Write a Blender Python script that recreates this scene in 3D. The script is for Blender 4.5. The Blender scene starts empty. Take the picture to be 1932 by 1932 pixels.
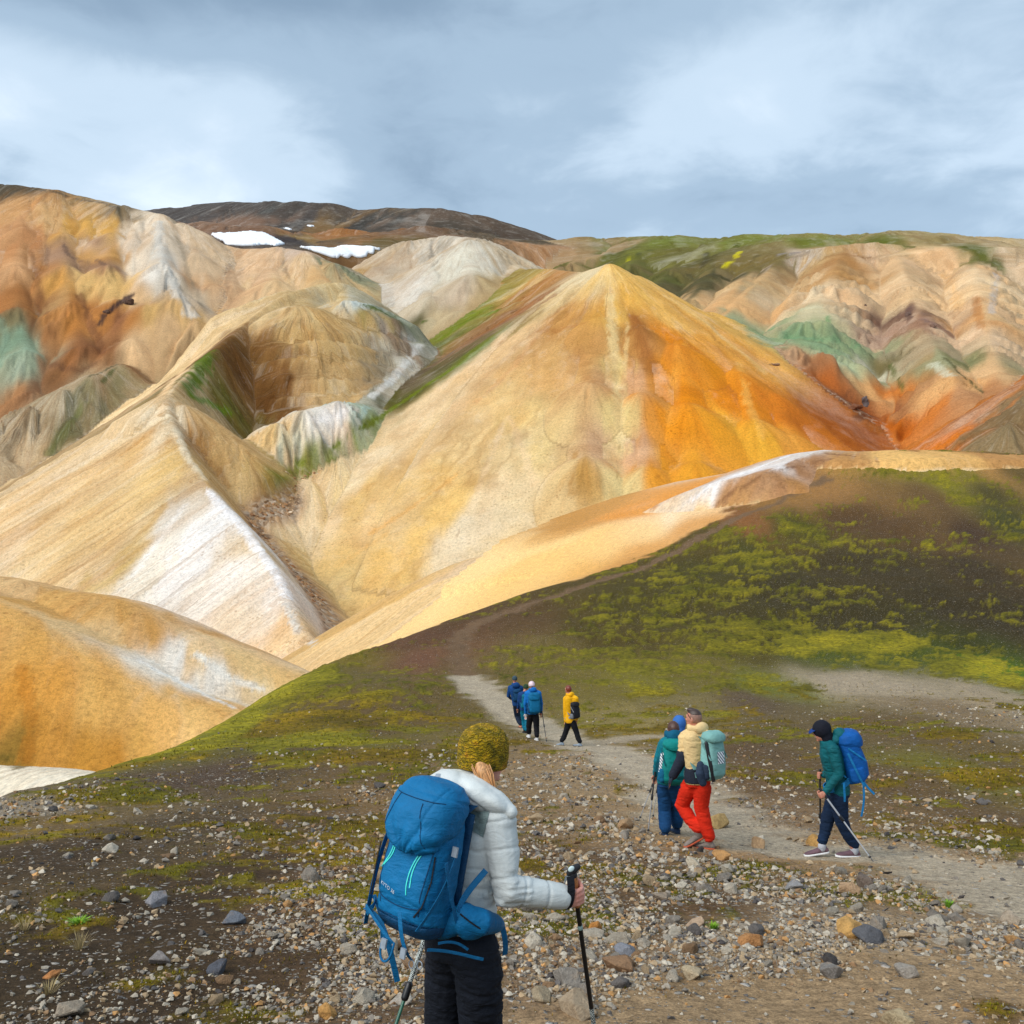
import bpy, bmesh, math, random
import numpy as np
from mathutils import Vector, Matrix

# ------------------------------------------------------------------ camera, sky, sun, exposure
SC = bpy.context.scene
COL = SC.collection
cam_d = bpy.data.cameras.new('camera'); cam_d.sensor_width = 36.0; cam_d.lens = 36.0 * 1855 / 1932
cam_d.clip_start = 0.05; cam_d.clip_end = 30000
cam = bpy.data.objects.new('camera', cam_d); COL.objects.link(cam)
cam.location = (0, 0, 0); cam.rotation_euler = (math.radians(90), 0, 0)      # level, looking along +Y
SC.camera = cam
F = 1855.0; C0 = 966.0                                                         # focal length and centre on a 1932 px wide picture

SUN_EL, SUN_AZ = 44.0, -128.0          # azimuth clockwise from +Y (the viewing direction): behind the camera, to the left
sd = bpy.data.lights.new('sun', 'SUN'); sd.energy = 1.15; sd.angle = math.radians(50); sd.color = (1.0, 0.965, 0.90)
sun = bpy.data.objects.new('sun', sd); COL.objects.link(sun)
_v = Vector((math.sin(math.radians(SUN_AZ)) * math.cos(math.radians(SUN_EL)), math.cos(math.radians(SUN_AZ)) * math.cos(math.radians(SUN_EL)), math.sin(math.radians(SUN_EL))))
sun.rotation_euler = _v.to_track_quat('Z', 'Y').to_euler(); sun.location = _v * 50

SC.view_settings.view_transform = 'Standard'; SC.view_settings.look = 'None'
SC.view_settings.exposure = 1.5; SC.view_settings.gamma = 1.0; SC.view_settings.use_curve_mapping = False

W = bpy.data.worlds.new('World'); SC.world = W; W.use_nodes = True
def build_world():
    nt = W.node_tree; N = nt.nodes; L = nt.links; N.clear()
    def nd(t, **k):
        n = N.new(t)
        for a, b in k.items(): setattr(n, a, b)
        return n
    def mth(op, a, b=None, c=None):
        n = nd('ShaderNodeMath', operation=op)
        for i, v in enumerate((a, b, c)):
            if v is None: continue
            if isinstance(v, (int, float)): n.inputs[i].default_value = v
            else: L.new(v, n.inputs[i])
        return n.outputs[0]
    out = nd('ShaderNodeOutputWorld'); bg = nd('ShaderNodeBackground')
    sky = nd('ShaderNodeTexSky', sky_type='NISHITA'); sky.sun_disc = False
    sky.sun_elevation = math.radians(SUN_EL); sky.sun_rotation = math.radians(SUN_AZ); sky.altitude = 600; sky.air_density = 1.0; sky.dust_density = 1.5
    tc = nd('ShaderNodeTexCoord')
    sep = nd('ShaderNodeSeparateXYZ'); L.new(tc.outputs['Generated'], sep.inputs[0])
    zc = mth('ADD', mth('MAXIMUM', sep.outputs['Z'], 0.0), 0.22)
    px = mth('DIVIDE', sep.outputs['X'], zc); py = mth('DIVIDE', sep.outputs['Y'], zc)
    cmb = nd('ShaderNodeCombineXYZ'); L.new(px, cmb.inputs[0]); L.new(py, cmb.inputs[1])
    def noise(scale, det, rough, off, dist=0.0):
        m = nd('ShaderNodeMapping'); L.new(cmb.outputs[0], m.inputs[0]); m.inputs['Location'].default_value = off
        n = nd('ShaderNodeTexNoise'); L.new(m.outputs[0], n.inputs['Vector'])
        n.inputs['Scale'].default_value = scale; n.inputs['Detail'].default_value = det; n.inputs['Roughness'].default_value = rough; n.inputs['Distortion'].default_value = dist
        return n.outputs['Fac']
    n1 = noise(0.8, 3.0, 0.4, (3.1, 1.7, 0.0), 0.25); n2 = noise(2.2, 6.0, 0.52, (7.7, 2.2, 0.4), 0.35); n3_ = noise(6.5, 7.0, 0.58, (1.7, 5.2, 0.9), 0.5)
    f = mth('ADD', mth('ADD', mth('MULTIPLY', n1, 0.50), mth('MULTIPLY', n2, 0.36)), mth('MULTIPLY', n3_, 0.14))
    # soft brighter breaks in the cloud sheet, by direction: (x/y, z/y, width, height, strength)
    g = None
    ax = mth('DIVIDE', sep.outputs['X'], mth('MAXIMUM', mth('ABSOLUTE', sep.outputs['Y']), 0.05)); az = mth('DIVIDE', sep.outputs['Z'], mth('MAXIMUM', mth('ABSOLUTE', sep.outputs['Y']), 0.05))
    nw = mth('MULTIPLY', mth('SUBTRACT', n2, 0.5), 0.16)
    front = mth('GREATER_THAN', sep.outputs['Y'], 0.0)
    for (cx, cz, wx, wz, a) in [(-.52, .44, .075, .06, .15), (.12, .395, .17, .045, .12), (.25, .435, .06, .035, .07), (-.33, .335, .12, .03, .14), (-.27, .43, .09, .04, .09), (.40, .29, .2, .02, .05),
                                (.30, .325, .3, .03, -.09), (-.15, .53, .6, .03, -.10)]:
        dx = mth('DIVIDE', mth('SUBTRACT', mth('ADD', ax, nw), cx), wx); dz = mth('DIVIDE', mth('SUBTRACT', mth('ADD', az, nw), cz), wz)
        e = mth('MULTIPLY', mth('EXPONENT', mth('MULTIPLY', mth('ADD', mth('MULTIPLY', dx, dx), mth('MULTIPLY', dz, dz)), -0.8)), a)
        g = e if g is None else mth('ADD', g, e)
    f = mth('ADD', mth('ADD', mth('MULTIPLY', mth('SUBTRACT', f, 0.47), 1.5), 0.46), mth('MULTIPLY', g, front))
    rmp = nd('ShaderNodeValToRGB'); L.new(f, rmp.inputs[0]); cr = rmp.color_ramp; cr.interpolation = 'EASE'
    SKY = [(0.28, (.150, .215, .290)), (0.46, (.235, .315, .400)), (0.62, (.36, .445, .53)), (0.92, (.57, .63, .69))]
    while len(cr.elements) < len(SKY): cr.elements.new(0.5)
    for e, (p, c) in zip(cr.elements, SKY): e.position = p; e.color = (*c, 1)
    sc_ = nd('ShaderNodeVectorMath', operation='SCALE'); L.new(sky.outputs[0], sc_.inputs[0]); sc_.inputs['Scale'].default_value = 0.09
    mx = nd('ShaderNodeMix', data_type='RGBA'); mx.inputs[0].default_value = 0.90
    L.new(sc_.outputs[0], mx.inputs[6]); L.new(rmp.outputs[0], mx.inputs[7])
    L.new(mx.outputs[2], bg.inputs[0]); bg.inputs[1].default_value = 0.66
    L.new(bg.outputs[0], out.inputs[0])
build_world()

# ------------------------------------------------------------------ helpers
def lin(c):
    c = np.asarray(c, float) / 255.0
    return np.where(c <= 0.04045, c / 12.92, ((c + 0.055) / 1.055) ** 2.4)
ALB = 0.90
def alb(c): return lin(c) * ALB
def px3(x, y, Y): return np.array([(x - C0) / F * Y, Y, (C0 - y) / F * Y])

_rng = np.random.RandomState(7)
_T = _rng.rand(256, 256).astype(np.float32)
def vnoise(x, y):
    xi = np.floor(x); yi = np.floor(y); fx = x - xi; fy = y - yi
    xi = xi.astype(np.int64) & 255; yi = yi.astype(np.int64) & 255
    x1 = (xi + 1) & 255; y1 = (yi + 1) & 255
    fx = fx * fx * fx * (fx * (fx * 6 - 15) + 10); fy = fy * fy * fy * (fy * (fy * 6 - 15) + 10)
    a = _T[xi, yi]; b = _T[x1, yi]; c = _T[xi, y1]; d = _T[x1, y1]
    return (a + (b - a) * fx) * (1 - fy) + (c + (d - c) * fx) * fy
def fbm(x, y, o=4, g=0.5, l=2.03):
    s = 0.0; a = 1.0; t = 0.0
    for i in range(o):
        s = s + a * vnoise(x + 17.3 * i, y + 9.1 * i); t += a; a *= g; x = x * l; y = y * l
    return s / t
def sstep(a, b, x):
    t = np.clip((x - a) / (b - a), 0, 1); return t * t * (3 - 2 * t)

def link(name, me, mat=None, parent=None):
    o = bpy.data.objects.new(name, me); COL.objects.link(o)
    if mat is not None and not me.materials: me.materials.append(mat)
    if parent is not None: o.parent = parent
    return o
def tag(o, label=None, cat=None, group=None, kind=None):
    if label: o['label'] = label
    if cat: o['category'] = cat
    if group: o['group'] = group
    if kind: o['kind'] = kind
    return o
def npmesh(name, V, Fq, smooth=True):
    me = bpy.data.meshes.new(name); V = np.asarray(V, np.float32); Fq = np.asarray(Fq, np.int32)
    n = Fq.shape[1]
    me.vertices.add(len(V)); me.vertices.foreach_set('co', V.ravel())
    me.loops.add(Fq.size); me.loops.foreach_set('vertex_index', Fq.ravel())
    me.polygons.add(len(Fq)); me.polygons.foreach_set('loop_start', np.arange(len(Fq), dtype=np.int32) * n)
    me.polygons.foreach_set('loop_total', np.full(len(Fq), n, np.int32))
    me.update(calc_edges=True)
    me.polygons.foreach_set('use_smooth', np.full(len(Fq), smooth))
    return me
def set_col(me, name, C):
    a = me.attributes.new(name, 'FLOAT_COLOR', 'POINT'); c = np.ones((len(C), 4), np.float32); c[:, :3] = C
    a.data.foreach_set('color', c.ravel())
def set_f(me, name, A):
    a = me.attributes.new(name, 'FLOAT', 'POINT'); a.data.foreach_set('value', np.asarray(A, np.float32))
def set_v(me, name, A):
    a = me.attributes.new(name, 'FLOAT_VECTOR', 'POINT'); a.data.foreach_set('vector', np.asarray(A, np.float32).ravel())

class NT:
    """small helper round a material's node tree"""
    def __init__(s, name):
        s.m = bpy.data.materials.new(name); s.m.use_nodes = True; s.t = s.m.node_tree; s.N = s.t.nodes; s.L = s.t.links
        s.N.clear(); s.out = s.N.new('ShaderNodeOutputMaterial'); s.b = s.N.new('ShaderNodeBsdfPrincipled'); s.L.new(s.b.outputs[0], s.out.inputs[0])
        s.tc = None
    def put(s, sock, v):
        if v is None: return
        if hasattr(v, 'is_output') or isinstance(v, bpy.types.NodeSocket): s.L.new(v, sock)
        elif isinstance(v, (tuple, list)) and len(v) == 3 and sock.type == 'RGBA': sock.default_value = (*v, 1)
        else: sock.default_value = v
    def coord(s, k='Object'):
        if s.tc is None: s.tc = s.N.new('ShaderNodeTexCoord')
        return s.tc.outputs[k]
    def attr(s, name, out='Color'):
        n = s.N.new('ShaderNodeAttribute'); n.attribute_name = name; return n.outputs[out]
    def math(s, op, a, b=None, c=None, clamp=False):
        n = s.N.new('ShaderNodeMath'); n.operation = op; n.use_clamp = clamp
        for i, v in enumerate((a, b, c)): s.put(n.inputs[i], v)
        return n.outputs[0]
    def mapping(s, vec, scale=(1, 1, 1), loc=(0, 0, 0), rot=(0, 0, 0)):
        n = s.N.new('ShaderNodeMapping'); s.put(n.inputs[0], vec); n.inputs['Location'].default_value = loc; n.inputs['Rotation'].default_value = rot; n.inputs['Scale'].default_value = scale; return n.outputs[0]
    def noise(s, vec, scale, det=4, rough=0.55, dist=0.0, out='Fac'):
        n = s.N.new('ShaderNodeTexNoise'); s.put(n.inputs['Vector'], vec); n.inputs['Scale'].default_value = scale; n.inputs['Detail'].default_value = det; n.inputs['Roughness'].default_value = rough; n.inputs['Distortion'].default_value = dist
        return n.outputs[out]
    def voro(s, vec, scale, feature='F1', out='Distance', rand=1.0):
        n = s.N.new('ShaderNodeTexVoronoi'); n.feature = feature; s.put(n.inputs['Vector'], vec); n.inputs['Scale'].default_value = scale; n.inputs['Randomness'].default_value = rand
        return n.outputs[out]
    def ramp(s, f, stops, interp='LINEAR'):
        n = s.N.new('ShaderNodeValToRGB'); s.put(n.inputs[0], f); cr = n.color_ramp; cr.interpolation = interp
        while len(cr.elements) < len(stops): cr.elements.new(0.5)
        for e, (p, c) in zip(cr.elements, stops): e.position = p; e.color = (*c, 1) if not isinstance(c, (int, float)) else (c, c, c, 1)
        return n.outputs[0]
    def rng(s, f, a, b, c=0.0, d=1.0, smooth=False):
        n = s.N.new('ShaderNodeMapRange'); s.put(n.inputs[0], f)
        if smooth: n.interpolation_type = 'SMOOTHSTEP'
        for i, v in enumerate((a, b, c, d)): n.inputs[1 + i].default_value = v
        return n.outputs[0]
    def mix(s, f, a, b, mode='MIX'):
        n = s.N.new('ShaderNodeMix'); n.data_type = 'RGBA'; n.blend_type = mode; s.put(n.inputs[0], f); s.put(n.inputs[6], a); s.put(n.inputs[7], b); return n.outputs[2]
    def bump(s, h, strength=0.5, dist=0.02, normal=None):
        n = s.N.new('ShaderNodeBump'); s.put(n.inputs['Height'], h); n.inputs['Strength'].default_value = strength; n.inputs['Distance'].default_value = dist
        if normal is not None: s.put(n.inputs['Normal'], normal)
        return n.outputs[0]
    def fin(s, color, rough=0.9, normal=None, spec=0.25, **k):
        s.put(s.b.inputs['Base Color'], color); s.put(s.b.inputs['Roughness'], rough); s.put(s.b.inputs['Specular IOR Level'], spec)
        if normal is not None: s.put(s.b.inputs['Normal'], normal)
        for kk, v in k.items(): s.put(s.b.inputs[kk], v)
        return s.m
# ------------------------------------------------------------------ terrain: every hill is a set of crest lines (x, y on the picture, distance in metres)
# from which talus slopes fall at a constant angle; valleys form where two slopes meet
R_ = []
def spur_pts(g, pts, poke):
    """keep the first point; put the others on the slope of the hill built so far, standing proud of it by poke metres"""
    ys = np.geomspace(90, 900, 700); out = [pts[0]]
    for k, p in enumerate(pts[1:]):
        X = (p[0] - C0) / F * ys; Z = (C0 - p[1]) / F * ys; H = np.full(ys.shape, -99.0)
        for rd in R_:
            if rd['g'] != g or rd.get('poke'): continue
            P = rd['P']; kk = max(rd['kl'], rd['kr'])
            for a, b in zip(P[:-1], P[1:]):
                dx, dy = b[0] - a[0], b[1] - a[1]; t = np.clip(((X - a[0]) * dx + (ys - a[1]) * dy) / (dx * dx + dy * dy), 0, 1); d = np.hypot(X - a[0] - t * dx, ys - a[1] - t * dy)
                H = np.maximum(H, a[2] + (b[2] - a[2]) * t - kk * (np.sqrt(d * d + rd['r'] ** 2) - rd['r']))
        hit = H >= Z; y = ys[hit.argmax()] if hit.any() else p[2]; out.append((p[0], p[1], y - (poke if np.ndim(poke) == 0 else poke[min(k, len(poke) - 1)]) / .9))
    return out
def ridge(g, pts, kl=.66, kr=.66, r=2.0, amp=1.0, lam=9.0, ext=160.0, raw=False, poke=None):
    if poke is not None: pts = spur_pts(g, pts, poke)
    P = np.array(pts if raw else [px3(*p) for p in pts], np.float64)
    if g in ('ochre_hill', 'yellow_spur', 'pale_ridge_hill', 'cream_knoll') and len(P) > 2:          # round the bends of the near crests
        Q = np.vstack([2 * P[0] - P[1], P, 2 * P[-1] - P[-2]]); out = []
        for i in range(1, len(Q) - 2):
            for t in (0, .34, .67):
                p0, p1, p2, p3 = Q[i - 1:i + 3]; out.append(.5 * (2 * p1 + (p2 - p0) * t + (2 * p0 - 5 * p1 + 4 * p2 - p3) * t * t + (3 * p1 - p0 - 3 * p2 + p3) * t ** 3))
        P = np.array(out + [P[-1]])
    R_.append(dict(g=g, P=P, kl=kl, kr=kr, r=r, amp=amp, lam=lam, ext=ext, poke=poke))
GR = ['moorland_slope', 'yellow_spur', 'ochre_hill', 'cream_knoll', 'pale_ridge_hill', 'streaked_knob', 'orange_hill', 'rhyolite_mountain', 'tan_hill', 'white_hill', 'far_mountain', 'plateau_hill', 'rust_slope', 'brown_hillside']
G = {n: i for i, n in enumerate(GR)}
RUG = np.zeros(len(GR))
for _k, _v in dict(rhyolite_mountain=2.2, plateau_hill=1.7, rust_slope=2.2, tan_hill=1.0, white_hill=.8, streaked_knob=2.2, far_mountain=.5, orange_hill=.22, pale_ridge_hill=.2, brown_hillside=1.0).items(): RUG[G[_k]] = _v
# spur of bare yellow soil behind the moor
ridge('yellow_spur', [(470, 1330, 140), (560, 1268, 140), (650, 1190, 141), (740, 1132, 142), (830, 1082, 142), (900, 1052, 141), (960, 1041, 140)], .62, .48, 2.5, .15, 9)
ridge('yellow_spur', [(960, 1041, 140), (1040, 1030, 138), (1110, 1015, 136), (1200, 984, 133)], .62, .36, 2.5, .15, 9, ext=26)
ridge('yellow_spur', [(1200, 984, 133), (1300, 938, 130), (1400, 889, 126), (1490, 859, 122), (1560, 849, 119)], .62, .22, 2.5, .3, 7, ext=18)
ridge('yellow_spur', [(1560, 849, 119), (1620, 852, 117), (1700, 849, 116), (1800, 852, 116), (1932, 858, 117), (2200, 872, 118)], .5, .22, 3, .2, 8, ext=9)
# ochre hill at the left
ridge('ochre_hill', [(-420, 1040, 126), (-150, 1075, 118), (0, 1088, 114), (110, 1112, 111), (220, 1130, 108), (330, 1180, 105), (390, 1203, 103), (480, 1245, 101), (550, 1272, 100), (590, 1290, 100)], .62, .62, 5, .12, 9)
ridge('ochre_hill', [(-400, 1040, 112), (-100, 1108, 104), (0, 1143, 101), (130, 1203, 97), (259, 1278, 93), (417, 1338, 90), (480, 1365, 89)], .40, .60, 6, .12, 9)
ridge('cream_knoll', [(-160, 1442, 66), (-60, 1446, 64), (40, 1450, 61), (110, 1454, 58), (168, 1464, 55)], .75, .75, 3, .2, 5)
# pale ridge: white pyramid spur, brown spine and dome
ridge('pale_ridge_hill', [(606, 1240, 160), (570, 1180, 167), (548, 1140, 173), (520, 1075, 183), (455, 985, 200), (395, 920, 214), (350, 850, 228), (322, 790, 241), (318, 745, 254), (370, 690, 283), (430, 640, 306), (500, 580, 335), (560, 548, 353), (640, 533, 370), (690, 553, 380)], .66, 1.2, 1.3, .5, 9)
ridge('pale_ridge_hill', [(560, 548, 353), (590, 640, 330), (610, 720, 312), (600, 790, 294)], .62, .62, 12, .8, 7, ext=30)
ridge('pale_ridge_hill', [(640, 533, 370), (700, 640, 345), (720, 720, 328)], .62, .62, 12, .8, 7, ext=26)
ridge('pale_ridge_hill', [(320, 745, 254), (395, 800, 251), (445, 845, 246)], .66, .75, 4, .5, 7, ext=14)
ridge('streaked_knob', [(490, 832, 262), (525, 800, 267), (575, 775, 273), (640, 758, 280), (685, 764, 287)], .95, 1.05, 6, 1.3, 4, ext=20)
ridge('streaked_knob', [(685, 764, 289), (740, 708, 316), (790, 662, 344)], .9, .9, 3, .6, 4, ext=10)
# orange hill
ridge('orange_hill', [(960, 520, 500), (1000, 508, 460), (1040, 507, 420), (1074, 512, 385), (1100, 514, 360), (1150, 498, 350), (1200, 520, 346), (1260, 556, 341), (1310, 586, 336), (1385, 640, 328), (1440, 688, 320), (1500, 740, 312)], .62, .66, 2.0, 1.0, 8)
ridge('orange_hill', [(1100, 514, 360), (1045, 568, 341), (1010, 650, 314), (958, 786, 270), (945, 880, 246), (925, 990, 223), (900, 1080, 206)], .64, .64, 5, .7, 7)
ridge('orange_hill', [(1310, 586, 336), (1300, 690, 300), (1310, 800, 265), (1330, 900, 240)], .64, .64, 14, .7, 7)
ridge('orange_hill', [(1045, 568, 341), (950, 640, 326), (850, 710, 308), (760, 770, 290), (700, 812, 277), (640, 860, 263), (585, 908, 250), (508, 950, 237), (518, 1015, 223), (550, 1080, 207), (590, 1140, 193), (645, 1198, 181)], .64, .64, 3, .4, 8)
ridge('orange_hill', [(1440, 688, 320), (1480, 770, 292), (1520, 860, 262)], .66, .66, 6, .7, 7)
ridge('orange_hill', [(1150, 500, 350), (1128, 600, 0), (1112, 720, 0), (1105, 860, 0), (1100, 980, 0)], .85, .85, 6, .6, 6, poke=(1.2, 2.0, 2.2, 2.0))
ridge('orange_hill', [(1200, 520, 346), (1205, 620, 0), (1212, 740, 0), (1222, 880, 0)], .85, .85, 5, .6, 6, poke=(1.0, 1.8, 1.6))
ridge('orange_hill', [(1255, 553, 342), (1275, 650, 0), (1295, 760, 0), (1310, 870, 0)], .85, .85, 6, .6, 6, poke=(1.4, 2.6, 2.6))
ridge('orange_hill', [(1350, 614, 332), (1385, 700, 0), (1420, 790, 0)], .85, .85, 5, .6, 6, poke=(1.2, 2.2))
ridge('orange_hill', [(1400, 652, 326), (1450, 740, 0), (1490, 820, 0)], .9, .9, 4, .7, 6, poke=(1.4, 2.4))
# left mountain with its orange buttresses
ridge('rhyolite_mountain', [(-500, 290, 560), (-200, 318, 540), (0, 346, 525), (110, 360, 518), (230, 388, 512), (300, 404, 506), (352, 430, 500), (400, 462, 495)], .3, .70, 6, 1.2, 10)
ridge('rhyolite_mountain', [(300, 405, 506), (305, 440, 492), (306, 496, 466), (330, 545, 444), (372, 606, 415)], .74, .74, 2.5, .9, 8, poke=(5, 10, 13, 14))
ridge('rhyolite_mountain', [(306, 500, 455), (275, 575, 430), (250, 640, 405), (215, 690, 385)], .8, .8, 5, .8, 7, poke=(9, 10, 10))
ridge('rhyolite_mountain', [(205, 388, 512), (215, 440, 490), (205, 500, 462), (222, 565, 438)], .85, .85, 5, .9, 6, poke=(4, 8, 7))
ridge('rhyolite_mountain', [(110, 362, 515), (120, 440, 486), (125, 500, 462), (135, 570, 436), (165, 650, 405), (190, 690, 385)], .9, .9, 5, .9, 6, poke=(3, 7, 9, 8, 5))
ridge('rhyolite_mountain', [(40, 352, 520), (45, 430, 490), (30, 500, 462), (35, 580, 430), (50, 660, 400), (60, 740, 370)], .9, .9, 5, .9, 6, poke=(3, 6, 8, 8, 6))
ridge('rhyolite_mountain', [(-60, 340, 520), (-60, 450, 480), (-50, 560, 440), (-40, 700, 385)], .9, .9, 5, .9, 6, poke=(4, 7, 7))
ridge('rhyolite_mountain', [(165, 376, 515), (170, 430, 0), (178, 480, 0)], 1.0, 1.0, 3, .6, 5, poke=(2.5, 1))
ridge('rhyolite_mountain', [(255, 396, 510), (255, 450, 0), (250, 520, 0)], .9, .9, 3, .6, 5, poke=(3, 4))
ridge('rhyolite_mountain', [(75, 356, 519), (85, 420, 0), (88, 500, 0), (95, 580, 0)], 1.0, 1.0, 2.5, .6, 5, poke=(2.5, 3, 2))
ridge('rhyolite_mountain', [(352, 430, 500), (372, 480, 0), (400, 540, 0), (425, 590, 0)], .8, .8, 4, .7, 6, poke=(4, 6, 6))
ridge('rhyolite_mountain', [(228, 686, 350), (180, 706, 342), (120, 735, 330), (60, 765, 319), (0, 792, 310), (-120, 840, 295)], .75, .66, 4, .7, 6)
ridge('rhyolite_mountain', [(120, 735, 330), (135, 790, 315), (150, 850, 298)], .8, .8, 3, .5, 6)
ridge('rhyolite_mountain', [(-30, 805, 306), (0, 870, 290)], .8, .8, 4, .5, 6)
# hills behind
ridge('tan_hill', [(352, 430, 500), (400, 468, 494), (450, 471, 500), (500, 470, 498), (528, 466, 496), (575, 474, 490), (628, 496, 478), (668, 536, 460)], .5, .66, 5, .8, 7)
ridge('tan_hill', [(420, 470, 497), (440, 540, 462), (425, 600, 435)], .8, .8, 4, .7, 6, poke=(5, 5))
ridge('tan_hill', [(500, 470, 498), (520, 530, 468), (500, 590, 440)], .75, .75, 6, .7, 6, poke=(6, 6))
ridge('tan_hill', [(575, 474, 490), (610, 530, 464)], .8, .8, 5, .7, 6, poke=(5,))
ridge('white_hill', [(640, 575, 452), (676, 556, 460), (751, 529, 474), (800, 505, 484), (837, 478, 494), (886, 453, 505), (920, 460, 508), (956, 475, 510), (1015, 507, 515)], .6, .66, 3, .8, 6)
ridge('white_hill', [(886, 453, 505), (890, 520, 470), (870, 590, 435)], .75, .75, 8, .8, 6, poke=(4, 4))
ridge('white_hill', [(800, 505, 484), (815, 560, 0), (810, 600, 0)], .8, .8, 6, .7, 6, poke=(3, 3))
ridge('white_hill', [(720, 515, 520), (752, 478, 545), (775, 455, 560), (838, 445, 566), (900, 450, 560)], .6, .6, 6, .6, 7)
ridge('white_hill', [(630, 525, 505), (690, 508, 515), (710, 520, 510)], .6, .6, 8, .6, 6)
ridge('white_hill', [(925, 575, 430), (960, 550, 440), (1000, 530, 450)], .6, .6, 5, .5, 6)
# brown mounds above the snow, far dark mountain
ridge('far_mountain', [(565, 448, 700), (590, 443, 702), (605, 445, 705)], .55, .55, 6, .7, 9)
ridge('far_mountain', [(615, 438, 730), (645, 430, 735), (675, 434, 735), (705, 446, 735)], .55, .55, 8, .7, 9)
ridge('far_mountain', [(380, 420, 760), (440, 428, 760), (500, 430, 760), (560, 440, 740)], .35, .35, 10, .8, 16)
ridge('far_mountain', [(740, 440, 760), (800, 430, 780), (900, 440, 800), (1000, 462, 800)], .35, .35, 10, .8, 16)
ridge('far_mountain', [(180, 410, 1250), (300, 399, 1250), (400, 388, 1240), (470, 383, 1230), (560, 382, 1220), (620, 387, 1200), (690, 400, 1180), (740, 396, 1150), (800, 393, 1130), (840, 396, 1120), (890, 407, 1110), (950, 428, 1100), (1035, 458, 1090), (1100, 480, 1080)], .4, .52, 25, .7, 60, ext=600)
# plateau and the coloured cliff under it
ridge('plateau_hill', [(980, 468, 820), (1100, 455, 780), (1250, 451, 740), (1400, 451, 690), (1500, 447, 640), (1650, 447, 610), (1750, 455, 600), (1850, 466, 590), (1932, 472, 590), (2200, 480, 590)], .05, .42, 30, .4, 12, ext=140)
ridge('plateau_hill', [(1440, 500, 520), (1480, 480, 516), (1560, 466, 508), (1650, 458, 502), (1700, 464, 500), (1750, 468, 498), (1850, 474, 496), (1932, 478, 494), (2200, 488, 490)], .08, .70, 5, 1.8, 8)
ridge('plateau_hill', [(1480, 480, 516), (1430, 530, 492), (1385, 572, 470), (1350, 610, 450)], .8, .8, 4, 1.6, 8, poke=(3, 4, 4))
ridge('plateau_hill', [(1590, 466, 506), (1560, 540, 470), (1520, 610, 436), (1500, 655, 415)], .76, .80, 14, 1.8, 7, poke=(2, 5, 6))
ridge('plateau_hill', [(1690, 466, 500), (1715, 540, 468), (1745, 620, 434), (1800, 710, 405), (1845, 780, 382)], .85, .85, 5, 1.8, 6, poke=(.6, 2.5, 4, 4))
ridge('plateau_hill', [(1830, 474, 497), (1850, 560, 462), (1868, 650, 424), (1895, 740, 396)], .85, .85, 6, 1.8, 6, poke=(.5, 2.5, 4))
ridge('plateau_hill', [(1150, 468, 720), (1075, 495, 640), (1035, 512, 580)], .6, .6, 6, 1, 10, poke=(8, 8))
ridge('plateau_hill', [(1230, 466, 705), (1185, 500, 620), (1150, 530, 560)], .65, .65, 6, 1, 10, poke=(9, 9))
ridge('plateau_hill', [(1310, 464, 690), (1265, 510, 590), (1225, 550, 525)], .65, .65, 6, 1, 10, poke=(10, 9))
ridge('plateau_hill', [(1380, 464, 670), (1340, 520, 560), (1300, 565, 490)], .7, .7, 5, 1, 9, poke=(10, 9))
ridge('plateau_hill', [(1450, 474, 600), (1400, 530, 520), (1350, 580, 462)], .7, .7, 5, 1, 8, poke=(8, 8))
ridge('rust_slope', [(1440, 660, 372), (1500, 672, 362), (1545, 700, 352), (1600, 745, 338), (1650, 790, 324), (1700, 845, 308)], .5, .72, 3, 1.8, 6)
ridge('rust_slope', [(1640, 700, 388), (1700, 745, 370), (1760, 800, 348), (1815, 850, 328)], .62, .72, 4, 1.8, 6)
ridge('brown_hillside', [(2150, 560, 250), (2000, 690, 232), (1950, 745, 224), (1905, 800, 214), (1860, 862, 204)], .62, .62, 3, .8, 6)

# moor in the foreground: smooth sheet through known points, falling away outside its brow
MP = [(0, 0, -1.65), (-4, 0, -1.7), (4, 0, -1.6), (0, -8, -.2), (-8, -8, -.3), (8, -8, -.1), (-.15, 3.95, -2.47), (40, 15, -4.6), (70, 40, -4), (90, 80, 3), (-14, 4, -2.6)]
MP = [np.array(p, float) for p in MP] + [px3(*p) for p in [
    (1320, 1590, 12.6), (1570, 1605, 12.3), (1078, 1402, 28), (1003, 1396, 28.4), (978, 1368, 35), (1250, 1575, 13.3), (300, 1700, 8.4), (100, 1600, 11.7), (400, 1500, 18), (700, 1400, 27), (700, 1300, 42), (1300, 1450, 22),
    (1700, 1500, 18.3), (1900, 1450, 22), (1900, 1350, 32), (1600, 1300, 41), (1400, 1262, 47.5), (1650, 1262, 47), (1900, 1265, 46), (1200, 1288, 44), (1050, 1288, 44.5), (900, 1280, 46), (1000, 1200, 60), (1200, 1200, 59), (1500, 1200, 57), (1900, 1205, 52.5),
    (1300, 1100, 75), (1600, 1100, 71), (1900, 1100, 66), (1600, 1000, 88), (1900, 1000, 83), (1450, 985, 92), (1700, 900, 104), (1900, 920, 99), (1800, 1850, 6.0), (1500, 1750, 7.5), (600, 1850, 6.1), (1000, 1500, 17.4)]]
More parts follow.
